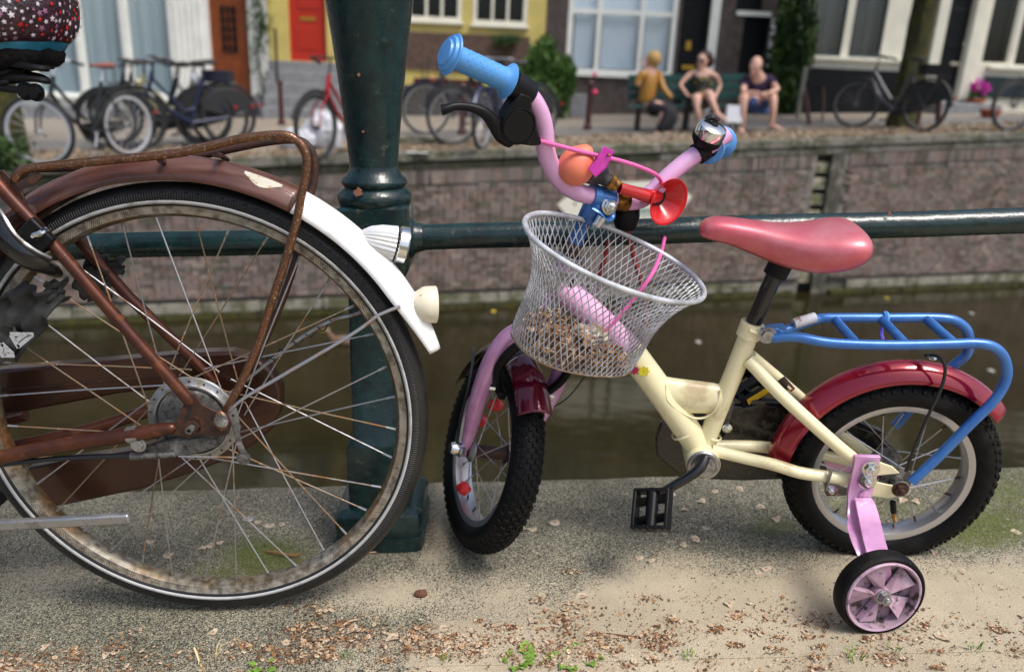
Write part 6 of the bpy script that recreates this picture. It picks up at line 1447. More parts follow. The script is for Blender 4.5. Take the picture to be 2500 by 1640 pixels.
for aa, rr_, oo in ((4.35, .098, .016), (2.2, .09, -.01), (2.9, .10, -.008)):
    c = FWc + (bx * math.cos(aa) + by * math.sin(aa)) * rr_ + rv * oo
    MB().lathe([(0, -.012), (.008, -.010), (.0125, -.004), (.0125, .004), (.008, .010), (0, .012)], c, bx * math.cos(aa) + by * math.sin(aa), 18, fl=(.16, 6)).build('spoke_bead', mRedBead, kb)
# bead placed low on the near side, as in the spokes above the contact point
for x, y in ((1109, 1160), (1180, 1022), (1168, 1100)):
    pass
# fork
for s in (1, -1):
    P = smooth([Sx(0, .0, .252), Sx(s * .03, .004, .256), Sx(s * .054, .006, .236), Sx(s * .066, .008, .19), Sx(s * .064, .006, .11), Sx(s * .054, .002, .04), Sx(s * .050, 0, .0)], 5)
    MB().tube(P, [.015, .0165, .0168, .0168, .0168, .016, .0145, .011, .007], 14).build('fork_blade', mPink, kb)
    MB().ball(Sx(s * .050, 0, 0), (.006, .012, .014), 10, 8).build('fork_tip', mPink, kb)
MB().lathe([(.0145, 0), (.0145, .006), (.012, .008), (.012, .018), (.009, .024), (0, .025)], Sx(.054, 0, 0), rv, 18).build('axle_cap', mChrome, kb)
MB().lathe([(.0145, 0), (.012, .018), (0, .022)], Sx(-.054, 0, 0), -rv, 18).build('axle_cap', mChrome, kb)
# front mudguard (maroon) with black brake bridge
def farc(d0, d1, r0, hw, dep, n_, m_, name, par=None):
    vs = []; fs = []; m = 17
    for j in range(n_ + 1):
        a = math.radians(d0 + (d1 - d0) * j / n_)
        for k in range(m): t = k / 8 - 1; r = r0 - dep * abs(t) ** 2.2; vs.append(FWc + fv * math.cos(a) * r + AX_ * math.sin(a) * r + rv * t * hw)
    for j in range(n_):
        for k in range(m - 1): fs.append((j * m + k, (j + 1) * m + k, (j + 1) * m + k + 1, j * m + k + 1))
    return MB().add(vs, fs).build(name, m_, par or kb, sol=.0014, fix=False)
farc(56, 92, .2075, .033, .028, 30, mMaroon, 'front_mudguard'); farc(92, 172, .2075, .033, .028, 36, mBlackGl, 'front_mudguard_rear')
tb2 = lambda name, pts, r, m_, n_=10, k=5, par=None, sx=1.0: MB().tube(smooth([Sx(*p) for p in pts], k) if k else [Sx(*p) for p in pts], r, n_, sx=sx, ref=fv).build(name, m_, par or kb)
tb2('fender_stay', [(.036, -.155, .125), (.060, -.09, .15), (.074, -.03, .12), (.074, -.012, .06), (.066, 0, .0)], .0028, mBlkCable, 8)
# side-pull brake: two curved arms with pads
for s in (1, -1):
    br = tb2('brake_arm', [(0, .040, .262), (s * .03, .045, .262), (s * .056, .04, .235), (s * .062, .03, .19), (s * .045, .022, .150)], [.009, .009, .008, .0075, .007], mBlack, 10, 5)
    MB().box(Sx(s * .040, .02, .145), (.012, .045, .012), Matrix((rv, fv, AX_)).transposed()).build('brake_pad', mBlack, br, bev=.002); MB().lathe([(0, .012), (.0065, .010), (.0075, 0)], Sx(s * .052, .022, .148), rv * s, 14).build('pad_nut', mChrome, br)
MB().hexbolt(Sx(0, .052, .262), fv, .008, .008, True).build('brake_bolt', mAlu, kb)
tb2('brake_link', [(-.03, .045, .258), (-.075, .05, .262), (-.085, .05, .27)], [.007, .006, .005], mBlack, 8); MB().hexbolt(Sx(-.088, .05, .268), -rv + fv * .8, .0085, .008, True).build('link_bolt', mAlu, kb)
tb2('brake_wire', [(-.088, .05, .29), (-.088, .05, .22), (-.075, .05, .17), (-.062, .04, .14)], .0013, mBlkCable, 6)
# head tube, stem
rv, fv = Rg, Fg
MB().tube([Sx(0, 0, .262), Sx(0, 0, .40)], .0185, 24).build('head_tube', mCreamPink, kb)
for a_ in (.262, .398): MB().lathe([(.019, -.006), (.0225, -.004), (.0225, .004), (.019, .006)], Sx(0, 0, a_), AX_, 24).build('headset_cup', mAlu, kb)
ht = MB(); 
for k in range(3): ht.tube([Sx(.008, .0175, .30 + .025 * k), Sx(.014, .0135, .31 + .025 * k), Sx(.008, .0178, .318 + .025 * k), Sx(.002, .019, .31 + .025 * k), Sx(.008, .0178, .300 + .025 * k)], .0012, 5)
ht.build('head_lettering', mat('navy_print', (.02, .03, .25), .4), kb)
MB().tube([Sx(0, 0, .398), Sx(0, 0, .425)], .0145, 16).build('fork_locknut', mRust, kb)
stm = MB().tube(smooth([Sx(0, 0, .42), Sx(0, 0, .50), Sx(0, .004, .535)], 3), [.0125, .0125, .0125, .013, .013, .012, .012], 18).build('stem', mBlue, kb)
BC = K(1396, 452); 
BC = Sx(0, .012, (V((.138, 1.253, .657)) - A0).length + .0)
# handlebar path through surveyed points, depth following the line between the grips
def HB(x, y):
    u, v = x * S, y * S; d = ray(u, v); nrm = fv      # plane spanned by rv and AX_, through BC
    t = (BC - CAM).dot(nrm) / d.dot(nrm); return CAM + d * t
hp = [HB(*p) for p in ((1112, 160), (1190, 196), (1228, 222), (1252, 258), (1264, 300), (1268, 345), (1280, 385), (1303, 420), (1340, 446), (1395, 459), (1450, 469), (1485, 466), (1515, 447), (1550, 413), (1595, 375), (1640, 345), (1690, 312))]
hbar = MB().tube(smooth(hp, 6), .0138, 20).build('handlebar', mPinkBar, kb)
def grip(a, b_, name):
    d = (b_ - a); Ln = d.length; d.normalize()
    g = MB().lathe([(.0140, 0), (.0235, .000), (.0248, .0012), (.0235, .0026), (.0185, .006), (.0160, .010), (.0154, Ln - .016), (.0165, Ln - .011), (.0262, Ln - .007), (.0275, Ln - .0055), (.0270, Ln - .004), (.0235, Ln - .003), (.0225, Ln + .001), (.0175, Ln + .002), (.0165, Ln + .005), (0, Ln + .006)], a, d, 40).build(name, mBluePl, kb, ang=30)
    x, y, _ = basis(d); b = MB()
    for i in range(11):
        for k in range(12):
            aa = k * math.pi / 6 + (i % 2) * math.pi / 12; p = a + d * (.016 + (Ln - .04) * i / 10) + (x * math.cos(aa) + y * math.sin(aa)) * .0156
            b.ball(p, .0009, 6, 4)
    tag(b.build('grip_dimples', mBluePl, g, fix=False), kind='stuff'); return g
ga, gb = HB(1182, 190), HB(1040, 124); grip(ga, gb, 'grip')
gc_, gd = HB(1648, 346), HB(1700, 302); d_ = (gd - gc_).normalized(); d_ = V((.42, .90, .02)).normalized(); grip(gc_, gc_ + d_ * .100, 'grip')
# stem clamp
cl = MB().tube([HB(1372, 454), HB(1420, 463)], .0172, 20).build('bar_clamp', mBlue, kb)
MB().tube(smooth([HB(1370, 478) + fv * .010, HB(1382, 484) + fv * .018, HB(1392, 496) + fv * .020, HB(1408, 494) + fv * .016, HB(1412, 482) + fv * .010], 4), .0032, 8, sx=2.2).build('clamp_lip', mBlue, cl)
MB().hexbolt(HB(1402, 468) + fv * .018, (fv + AX_ * .3), .010, .009, True).build('clamp_bolt', mChrome, cl); MB().hexbolt(HB(1384, 430) + AX_ * .004, (AX_), .009, .007, False).build('clamp_nut', mChrome, cl)
MB().tube([HB(1385, 492) + fv * .02, HB(1372, 512) + fv * .02], [.009, .008], 12).build('clamp_stud', mChrome, cl)
MB().tube(smooth([HB(1391, 462) - fv * .0, HB(1372, 490), Sx(0, .0, .46)], 4), [.017, .015, .0135], 16).build('stem_neck', mBlue, stm)
# brass band with wound wire, black rear lamp clamp
bd_ = (HB(1452, 470) - HB(1426, 466)); 
for k in range(11): MB().lathe([(.0137, -.0016), (.0160, 0), (.0137, .0016)], HB(1428 + k * 2.7, 465.5 + k * .4), bd_, 16).build('wire_turn', mBrass, hbar)
MB().tube(smooth([HB(1462, 485) - fv * .01, HB(1464, 510) - fv * .012, HB(1462, 535) - fv * .012], 3), [.016, .022, .022, .022, .020, .019, .016], 16).build('black_lamp_body', mBlack, kb)
MB().box(HB(1412, 500) - fv * .012, (.03, .02, .025)).build('black_bracket', mBlack, kb, bev=.003)
# brake lever
lv = kb
Lc = HB(1203, 205); nv = fv
hd = -nv if nv.y > 0 else nv
bdir = (HB(1228, 222) - HB(1190, 196)).normalized()
MB().lathe([(.0140, -.018), (.0190, -.017), (.0198, .0), (.0190, .017), (.0140, .018)], HB(1209, 207), bdir, 24).build('lever_clamp', mBlack, kb)
lb_ = [(1186, 222), (1196, 206), (1222, 214), (1224, 245), (1232, 262), (1236, 292), (1246, 318), (1244, 328), (1226, 330), (1192, 326), (1172, 312), (1160, 292), (1160, 262), (1174, 240)]
lev = MB().prism([HB(x, y) + hd * .020 for x, y in lb_], hd * -.026).build('lever_body', mBlack, kb, bev=.006, ang=40)
MB().lathe([(.0, .003), (.0225, .003), (.0235, .0015), (.0242, .003), (.0255, .003), (.026, .0)], HB(1190, 283) + hd * .0205, hd, 30).build('lever_cap', mBlack, lev)
MB().tube(smooth([HB(1022, 252) + hd * .008, HB(1032, 248) + hd * .01, HB(1052, 242) + hd * .01, HB(1085, 244) + hd * .010, HB(1118, 256) + hd * .012, HB(1140, 280) + hd * .012, HB(1158, 310) + hd * .012, HB(1180, 326) + hd * .01], 5), [.0075, .0062, .0055, .006, .008, .010, .010, .008], 12, sx=1.0).build('brake_lever', mBlack, lev)
MB().tube([HB(1226, 288) + hd * .01, HB(1236, 294) + hd * .01], .004, 8).build('lever_screw', mRust, lev)
MB().lathe([(.003, -.004), (.003, .004), (0, .004)], HB(1245, 322) + hd * .01, HB(1262, 326) - HB(1245, 322), 10).build('cable_ferrule', mChrome, lev)
pc = smooth([HB(1245, 322) + hd * .01, HB(1290, 330) + hd * .02, HB(1350, 342) + hd * .03, HB(1410, 354) + hd * .035, HB(1460, 370) + hd * .035, HB(1500, 390) + hd * .03, HB(1530, 420) + hd * .01, HB(1553, 460) - hd * .01, HB(1562, 505) - hd * .02, HB(1552, 560) - hd * .01, K(1520, 628, .03), K(1462, 708, .05), K(1402, 776, .06)], 6)
MB().tube(pc, .0033, 10).build('brake_cable', mPinkCable, kb)
MB().tube(smooth([HB(1468, 540) - fv * .012, HB(1485, 600) - fv * .02, K(1500, 700, -.02), K(1498, 800, -.02), K(1480, 860, -.02), K(1560, 960, -.03)], 6), .0042, 10).build('lamp_cable', mRedCable, kb)
MB().tube(smooth([HB(1416, 560), HB(1405, 600), K(1385, 680, -.03), K(1375, 760, -.03)], 6), .0042, 10).build('lamp_cable', mRedCable, kb)
# bell
bc = HB(1640, 330); bax = (V((.30, -.42, .85))).normalized()
bc0 = HB(1634, 340) + bax * .016
bell = MB().lathe([(.0235, -.002), (.0242, .0), (.0240, .012), (.0225, .0165), (.016, .0195), (.008, .0205), (.0, .0208)], bc0 + bax * .004, bax, 40).build('bell', mChrome, kb)
MB().lathe([(.007, .0195), (.0065, .022), (0, .0225)], bc0 + bax * .004, bax, 20).build('bell_screw', mBlack, bell)
MB().lathe([(.016, -.016), (.024, -.006), (.0255, .001), (0, .001)], bc0, bax, 30).build('bell_base', mBlack, bell)
MB().lathe([(.0126, -.010), (.0175, -.009), (.0175, .009), (.0126, .010)], HB(1630, 352), HB(1640, 345) - HB(1620, 358), 20).build('bell_clamp', mBlack, bell)
MB().tube(smooth([bc0 + bax * .022 - rv * -.0 + V((-.012, .006, .010)), bc0 + bax * .032 + V((-.004, .010, .004)), bc0 + bax * .03 + V((.008, .012, .0))], 4), [.004, .005, .003], 8).build('bell_striker', mBlackGl, bell)
# red trumpet horn with dark bulb
hm = HB(1526, 450) + hd * .035; h0 = HB(1428, 428) + hd * .016; hdr = (V(hm) - V(h0)).normalized()
hax = V((.50, -.84, -.20)).normalized()
horn = MB().tube([h0, h0.lerp(hm, .35), h0.lerp(hm, .60), hm - hax * .031], [.0085, .0095, .0110, .0122], 20, cap=False).build('horn', mRedPl, kb)
MB().lathe([(.0138, -.030), (.017, -.022), (.024, -.012), (.032, -.004), (.0375, .0), (.0384, .001), (.037, .0012), (.031, -.004), (.022, -.014), (.013, -.024), (.006, -.032), (0, -.033)], hm, hax, 44).build('horn_bell', mRedPl, horn, ang=60)
MB().lathe([(.0, -.0232), (.0134, -.0228)], hm, hax, 24).build('horn_throat_shade', mDark, horn)  # dark disc stands in for the shade inside the bell
bk = HB(1376, 394) - hd * .004; bdr = (h0 - bk).normalized()
MB().lathe([(0, -.004), (.012, .0), (.0205, .009), (.022, .019), (.0195, .030), (.012, .038), (.009, .043), (.009, .05)], bk - bdr * .012, bdr, 30).build('horn_bulb', mDarkBulb, horn)
MB().lathe([(.010, 0), (.0125, .002), (.0125, .008), (.0105, .010), (.0105, .016), (.008, .018)], h0 - bdr * .022, bdr, 24).build('horn_collar', mBrass, horn)
MB().tube(smooth([h0 - bdr * .01 + AX_ * .006, h0 + bdr * .01 + AX_ * .007, h0 + bdr * .014 + AX_ * .003], 3), .003, 7).build('horn_clip', mBrass, horn)
# orange bulb with magenta ribbon
oc = HB(1329, 382) + hd * .012; oax = (HB(1366, 340) - HB(1332, 392)).normalized()
ob = MB().lathe([(0, -.0275), (.012, -.0255), (.021, -.019), (.0265, -.008), (.0275, .002), (.0255, .013), (.019, .024), (.0115, .031), (.006, .036), (0, .037)], oc, oax, 36).build('rubber_bulb', mOrangeBulb, kb)
rb0, rb1 = HB(1345, 383) + hd * .022, HB(1386, 322) + hd * .020
ribc = [HB(1333, 367), HB(1350, 387), HB(1372, 362), HB(1395, 329), HB(1371, 318), HB(1350, 343)]
MB().prism([p + hd * (.046 + (.0, .0, .004, -.004, -.004, .004)[i]) for i, p in enumerate(ribc)], hd * -.0016).build('magenta_band', mMagenta, kb, bev=.0006); MB().ball(HB(1378, 336) + hd * .047, .0024, 8, 6).build('band_rivet', mBrass, kb)
# ------------------------------------------------ basket
def ell(cf, cr, ca, ef, er, a, tilt=0): return Sx(cr + er * math.cos(a), cf + ef * math.sin(a), ca + tilt * math.sin(a))
RIM = dict(cf=.118, cr=.003, ca=.457, ef=.104, er=.164); BOT = dict(cf=.105, cr=.004, ca=.288, ef=.076, er=.104)
def basket_pt(a, t):     # t 0 bottom .. 1 rim
    g = lambda k: BOT[k] + (RIM[k] - BOT[k]) * t
    fl = 1 - .17 * math.sin(math.pi * t ** 1.25)
    bul = -.012 * math.sin(math.pi * t)
    e = 2.4
    ca, sa = math.cos(a), math.sin(a); k = (abs(ca) ** e + abs(sa) ** e) ** (-1 / e) if t < .6 else 1 + ((abs(ca) ** e + abs(sa) ** e) ** (-1 / e) - 1) * max(0, (1 - t) / .4)
    return Sx(g('cr') + g('er') * fl * ca * k, g('cf') + g('ef') * fl * sa * k, g('ca') + t ** 1.5 * (.012 * ca - .012 * sa))
rim_p = [basket_pt(2 * math.pi * k / 64, 1) for k in range(64)]
bsk = MB().tube(rim_p, .0040, 10, closed=True).build('basket', mWire, kb)
nw = 68; lv_ = 15; w1 = MB(); w2 = MB()
for fam, wb_ in ((1, w1), (-1, w2)):
    for i in range(nw):
        a0_ = 2 * math.pi * i / nw; P = []
        for j in range(lv_ * 2 + 1):
            t = j / (lv_ * 2); zig = .28 * math.sin(j * math.pi) ; a = a0_ + fam * (t * lv_ * math.pi / nw) + fam * (math.pi / nw) * .20 * math.sin(2 * math.pi * t * lv_ / 1.0)
            P.append(basket_pt(a, t) + (basket_pt(a, t) - Sx(.01, .11, basket_pt(a, t).dot(AX_) - A0.dot(AX_))).normalized() * (.0005 * fam * math.cos(j * math.pi)))
        wb_.tube(P, .00085, 4, cap=False)
w1.add(w2.v, w2.f); tag(w1.build('wire_mesh', mWire, bsk, fix=False), kind='stuff')
bot = MB(); NB = 16
for fam in (1, -1):
    for i in range(-13, 14):
        c = i / 13.5 * 1.35
        P = []
        for j in range(25):
            s_ = -1.4 + 2.8 * j / 24; X_, Y_ = (c + s_ * .8) / 1, (s_ - c * .8 * 1) * fam
            X_, Y_ = c + s_ * .6, (s_ * .8 - c * .0) * fam
            if X_ * X_ + Y_ * Y_ < 1: P.append(Sx(BOT['cr'] + BOT['er'] * X_, BOT['cf'] + BOT['ef'] * Y_, BOT['ca']))
        if len(P) > 1: bot.tube(P, .0009, 4, cap=False)
tag(bot.build('bottom_mesh', mWireRust, bsk, fix=False), kind='stuff')
MB().tube([basket_pt(2 * math.pi * k / 48, 0) for k in range(48)], .0016, 6, closed=True).build('bottom_ring', mWireRust, bsk)
plt = MB().prism([Sx(r_, .028, a_) for r_, a_ in ((.055, .385), (.065, .365), (.055, .345), (-.06, .345), (-.07, .365), (-.06, .385))], fv * .003).build('basket_plate', mAlu, kb, bev=.001)
for r_ in (-.04, 0, .04): MB().hexbolt(Sx(r_, .031, .365), fv, .007, .004).build('plate_bolt', mRustDk if r_ == 0 else mChrome, plt)
# seed litter lying in the basket
rr = random.Random(8)
mSeedA = mat('dry_seed_tan', (.33, .17, .065), .8, 0, [((.25, .10, .04), 120, .55, .08, None)]); mSeedB = mat('dry_seed_pale', (.48, .36, .24), .8, 0, [((.45, .22, .08), 90, .58, .06, None)]); mSeedC = mat('dry_seed_brown', (.13, .055, .024), .85, 0, [((.10, .04, .02), 90, .5, .1, None)])
def flake(mb, p, s, rr, flat=.5, pal=(5, 2, 5)):
    d = V((rr.gauss(0, 1) * flat, rr.gauss(0, 1) * flat, 1)).normalized(); x, y, _ = basis(d); a = rr.uniform(0, 6.28); x, y = x * math.cos(a) + y * math.sin(a), y * math.cos(a) - x * math.sin(a); m_ = 6; asp = rr.choice((.25, .4, .6, .85)); cu = rr.uniform(-.5, .9)
    vs = [V(p) + d * s * .12]
    for k in range(m_): t = 2 * math.pi * k / m_; vs.append(V(p) + (x * math.cos(t) + y * math.sin(t) * asp) * s * rr.uniform(.55, 1.3) + d * s * (cu * math.cos(t) ** 2 * .5 + rr.uniform(-.15, .25)))
    mb.mi = rr.choices((0, 1, 2), pal)[0]
    mb.add(vs, [(0, 1 + k, 1 + (k + 1) % m_) for k in range(m_)])
lit = MB()
for k in range(1900):
    a = rr.uniform(0, 2 * math.pi); r_ = math.sqrt(rr.random()) * .95; X_, Y_ = r_ * math.cos(a), r_ * math.sin(a)
    dep = .008 + .034 * max(0, .5 + .5 * X_ + .2 * math.sin(5 * Y_)); p = Sx(BOT['cr'] + BOT['er'] * X_ * .97, BOT['cf'] + BOT['ef'] * Y_ * .97, BOT['ca'] + .003 + rr.random() * dep)
    flake(lit, p, rr.uniform(.003, .0075), rr, .9)
tag(lit.build('seed_litter', [mSeedA, mSeedB, mSeedC], None, sm=False, fix=False, org=tuple(Sx(0, .1, .29))), 'heap of dry brown elm seeds and leaves collected in the wire basket', 'litter', kind='stuff', near=True)
cup = blob('crumpled_wrapper', Sx(-.02, .10, .312), (.034, .028, .018), mat('clear_wrapper', (.38, .33, .25), .2, 0, [((.2, .1, .04), 40, .55, .1, None)], bump=(.6, 60, .006)), 'crumpled grey brown wrapper among the seeds in the basket', 'wrapper', 6); NEAR.append(cup)
# stickers on the down tube
def flower(cx, cy, col, ctr, r=.0085):
    c = K(cx, cy, .0238); n_ = -KN; x = kx; y = kz; par = MB()
    P = []
    for k in range(48): a = 2 * math.pi * k / 48; rr_ = r * (1 + .18 * math.cos(8 * a)); P.append(c + (x * math.cos(a) + y * math.sin(a)) * rr_ + n_ * .0008 * (1 - (rr_ / r) ** 2 * .2))
    f = MB().prism(P, n_ * .0012).build('flower_sticker', col, kb, sm=False)
    MB().lathe([(.0026, .0018), (.0032, .0014), (0, .002)], c, n_, 14).build('flower_centre', ctr, f)
    MB().lathe([(.0052, .0013), (.0058, .0017), (.0064, .0013)], c, n_, 24).build('flower_ring', mBlack, f)
flower(1496, 862, mat('yellow_sticker', (.75, .65, .03), .4), mBlack); flower(1474, 860, mat('crimson_sticker', (.35, .01, .06), .4), mat('navy_sticker', (.02, .02, .2), .4), .007)

# ------------------------------------------------------------------ litter on the ground
seedm = [mSeedA, mSeedB, mSeedC]
rr = random.Random(42)
def gz_at(x, y):
    u, v = proj(V((x, y, 0))); s, g = gmask(max(-300, min(2800, u)), v); return s * .0035 + .001
lit = MB()
def dens(u, v):
    d = math.exp(-((v - (1568 - (u - 1250) * .03 + 22 * math.sin(u / 170))) / 34) ** 2) * (1 if 560 < u < 1700 else .35)
    d += math.exp(-((u - 1250) / 420) ** 2 - ((v - 1515) / 55) ** 2) * .25 + (.22 if v > 1590 else 0) + .012
    d += math.exp(-((u - 1760) / 260) ** 2 - ((v - 1560) / 45) ** 2) * .25
    return d
cnt = 0; cl_c = []
while len(cl_c) < 190:
    u, v = rr.uniform(-50, 2550), rr.uniform(1380, 1700)
    if rr.random() < dens(u, v): cl_c.append((u, v, rr.uniform(5, 26)))
while cnt < 13500:
    if rr.random() < .55:
        cu_, cv_, cs_ = rr.choice(cl_c); u, v = rr.gauss(cu_, cs_ * 1.5), rr.gauss(cv_, cs_ * .55)
    else:
        u, v = rr.uniform(-50, 2550), rr.uniform(1200, 1720)
        if rr.random() > dens(u, v): continue
    p = PG(u, v)
    if v > 1740: continue
    p.z = gz_at(p.x, p.y) + .0006 + rr.random() * .002
    flake(lit, p, rr.choice((.0006, .0009, .0012, .0016, .0021, .003)) * rr.uniform(.8, 1.3), rr, .25, (4, 3, 5)); cnt += 1
tag(lit.build('seed_litter', seedm, None, sm=False, fix=False), 'drift of dry brown elm seeds and husks across the foreground sand', 'litter', kind='stuff', near=True)
# winged seeds massed in the drift
wg = MB()
for k in range(420):
    cu_, cv_, cs_ = rr.choice(cl_c); u, v = rr.gauss(cu_, cs_ * 2), rr.gauss(cv_, cs_ * .7)
    if not (1400 < v < 1730): continue
    p = PG(u, v); p.z = gz_at(p.x, p.y) + .0012 + rr.random() * .0015; d = V((rr.gauss(0, .2), rr.gauss(0, .2), 1)).normalized(); x, y, _ = basis(d); a = rr.uniform(0, 6.28); x, y = x * math.cos(a) + y * math.sin(a), y * math.cos(a) - x * math.sin(a)
    s = rr.uniform(.0028, .0052); asp = rr.uniform(.5, .9); rg_ = []
    for f_, h_ in ((.33, .0010), (1.0, .0)):
        rg_.append([p + (x * math.cos(t) + y * math.sin(t) * asp) * s * f_ * rr.uniform(.85, 1.15) + d * (h_ + rr.uniform(-.1, .25) * s * f_) for t in [j * math.pi / 4 for j in range(8)]])
    wg.mi = 1; wg.add([p + d * .0012] + rg_[0], [(0, 1 + j, 1 + (j + 1) % 8) for j in range(8)]); wg.mi = 0; wg.add(rg_[0] + rg_[1], [(j, (j + 1) % 8, 8 + (j + 1) % 8, 8 + j) for j in range(8)])
tag(wg.build('winged_seed_drift', [mat('pale_wing', (.50, .43, .31), .7, 0, [((.36, .20, .09), 200, .55, .1, None)]), mat('orange_kernel', (.42, .16, .05), .75)], None, sm=False, fix=False), 'pale papery elm seeds massed in the brown drift along the foreground', 'litter', kind='stuff', near=True)
# fine grit
gr = MB()
for k in range(5200):
    u, v = rr.uniform(-50, 2550), rr.uniform(1130, 1720); p = PG(u, v)
    if p.y > 1.52: continue
    p.z = gz_at(p.x, p.y) + .0004; s = rr.choice((.0005, .0007, .001, .0015)); gr.mi = rr.choices((0, 1, 2), (4, 3, 1))[0]
    gr.add([p + V((s, 0, 0)), p + V((0, s, 0)), p + V((-s, 0, 0)), p + V((0, -s, 0)), p + V((0, 0, s))], [(0, 1, 4), (1, 2, 4), (2, 3, 4), (3, 0, 4)])
tag(gr.build('grit', [mat('dark_grit', (.04, .03, .022), .9), mat('brown_grit', (.18, .09, .05), .9), mat('white_grit', (.65, .62, .56), .8)], None, sm=False, fix=False), kind='stuff', near=True); 
# elm seeds one can pick out
def seed_mesh(k):
    r2 = random.Random(k); b = MB(); n_ = 18; vs = [V((0, 0, .0012))]
    for ring, f in ((.26, .0013), (.36, .0009), (1.0, .0006)):
        for j in range(n_): a = 2 * math.pi * j / n_; q_ = ring * (1 + (.16 * math.sin(a * 3 + k) + r2.uniform(-.10, .10)) * (1 if ring == 1 else .3)) * .0088; vs.append(V((math.cos(a) * q_ * 1.15, math.sin(a) * q_ * .85, f + (.0016 * math.sin(a * 2 + k) if ring == 1 else 0))))
    b.mi = 1; b.add([vs[0]] + vs[1:1 + n_], [(0, 1 + j, 1 + (j + 1) % n_) for j in range(n_)]); b.mi = 0
    for r_ in (0, 1): b.add(vs[1 + r_ * n_:1 + (r_ + 2) * n_], [(j, (j + 1) % n_, n_ + (j + 1) % n_, n_ + j) for j in range(n_)])
    return b.mesh('elm_seed', [mat('seed_wing', (.50, .45, .34), .7, 0, [((.36, .23, .14), 260, .52, .12, None)]), mat('seed_kernel', (.33, .15, .07), .75)], sm=True, ang=60)
sm4 = [seed_mesh(k) for k in range(5)]
spots = [(1225 * S, 1130 * S), (1300, 1293), (1275, 1290), (1355, 1277), (1745, 1200), (1712, 1225), (1808, 1196), (1858, 1238), (1895, 1268), (1672, 1245), (1637, 1150 * S), (1700, 1318), (1725, 1290), (1668, 1332), (490 * S, 1268 * S), (510 * S, 1262 * S), (600 * S, 1215 * S), (628 * S, 1222 * S), (655 * S, 1220 * S), (470 * S, 1275 * S), (390 * S, 1292 * S), (350 * S, 1260 * S), (240, 1260), (2235, 1225), (2205, 1222), (1560, 1365), (1590, 1372), (1300, 1520), (860, 1535), (960, 1560), (700, 1570), (780, 1585), (1085, 1540), (1150, 1545), (1420, 1460), (1850, 1400), (1870, 1392), (1990, 1500), (1780, 1480), (2280, 1350), (2350, 1400), (2440, 1440), (2300, 1560), (110, 1580), (260, 1600), (520, 1545), (1180, 1600), (1340, 1570), (1640, 1510), (1500, 1560), (2480, 1300)]
SEEDS = []
for i, (u, v) in enumerate(spots):
    p = PG(u, v); p.z = gz_at(p.x, p.y) + .0006; o = bpy.data.objects.new('elm_seed', sm4[i % 5]); COL.objects.link(o); s = rr.uniform(.7, 1.15)
    o.matrix_world = Matrix.Translation(p) @ Matrix.Rotation(rr.uniform(0, 6.28), 4, 'Z') @ Matrix.Rotation(rr.uniform(-.15, .15), 4, 'X') @ Matrix.Scale(s, 4)
    tag(o, None, 'seed', 'winged elm seeds scattered on the quay', near=True); SEEDS.append((o, u, v))
LM = {'the pedal': (1593, 1240), 'the stabiliser wheel': (2145, 1450), 'the front wheel contact point': (1180, 1345), 'the foot of the green post': (930, 1300), 'the ring pull': (606, 1267), 'the tip of the kickstand': (320, 1262), 'the bottom of the large tyre': (490, 1480), 'the bottom right corner': (2500, 1640), 'the bottom left corner': (0, 1640), 'the rear tyre valve': (2178, 1225), 'the bark strip on the sand': (1525, 1552), 'the largest green weed': (1265, 1612)}
ORD = ['nearest', 'second nearest', 'third nearest', 'fourth nearest', 'fifth nearest', 'sixth nearest', 'seventh nearest', 'eighth nearest', 'ninth nearest', 'tenth nearest', 'eleventh nearest', 'twelfth nearest']
byl = {}
for o, u, v in SEEDS:
    k = min(LM, key=lambda q: (LM[q][0] - u) ** 2 + (LM[q][1] - v) ** 2); byl.setdefault(k, []).append(((LM[k][0] - u) ** 2 + (LM[k][1] - v) ** 2, o.name))
for k, lst in byl.items():
    for j, (_, nm) in enumerate(sorted(lst)): bpy.data.objects[nm]['label'] = 'pale papery winged elm seed lying %s to %s' % (ORD[min(j, 11)], k)
# twig, dry stick, ring pull
tw_ = smooth([PG(645, 1345, .004), PG(680, 1350, .006), PG(715, 1355, .005), PG(735, 1350, .004)], 4); tag(MB().tube(tw_, [.001, .003, .0035, .0025, .001], 6, sx=.5).build('dry_leaf_stalk', mSeedA, None, org=tuple(tw_[0])), 'curled tan leaf stalk lying inside the lower spokes of the large wheel', 'stalk', near=True)
tw_ = smooth([PG(868, 1350, .003), PG(895, 1349, .004), PG(922, 1346, .003)], 4); tag(MB().tube(tw_, .0014, 6).build('twig', mSeedB, None, org=tuple(tw_[0])), 'thin pale twig at the foot of the green railing post', 'twig', near=True)
tw_ = smooth([PG(838, 1525, .004), PG(855, 1515, .006), PG(874, 1511, .004)], 4); tag(MB().tube(tw_, .0015, 6).build('twig', mSeedB, None, org=tuple(tw_[0])), 'short pale twig among the brown seeds left of the middle', 'twig', near=True)
tw_ = smooth([PG(1480, 1545, .004), PG(1520, 1552, .005), PG(1575, 1556, .004)], 4); tag(MB().tube(tw_, [.001, .0022, .0024, .001], 6).build('bark_strip', mSeedC, None, org=tuple(tw_[0])), 'dark brown strip of bark on the sand below the pedal', 'bark', near=True)
rp = PG(606, 1267, .002); x = V((.0095, .002, 0)); y = V((-.002, .005, 0)); P = [rp + x * math.cos(a) + y * math.sin(a) for a in [k * math.pi / 10 for k in range(20)]]
rg = thing('ring_pull', tuple(rp), 'small silver ring pull tab lying on the concrete under the large wheel', 'ring pull', near=True)
MB().tube(P, .0014, 6, closed=True).build('ring', mChrome, rg); MB().tube([rp + x * .1 - y * .9, rp + x * .1 + y * .9], .0012, 6).build('bar', mChrome, rg)
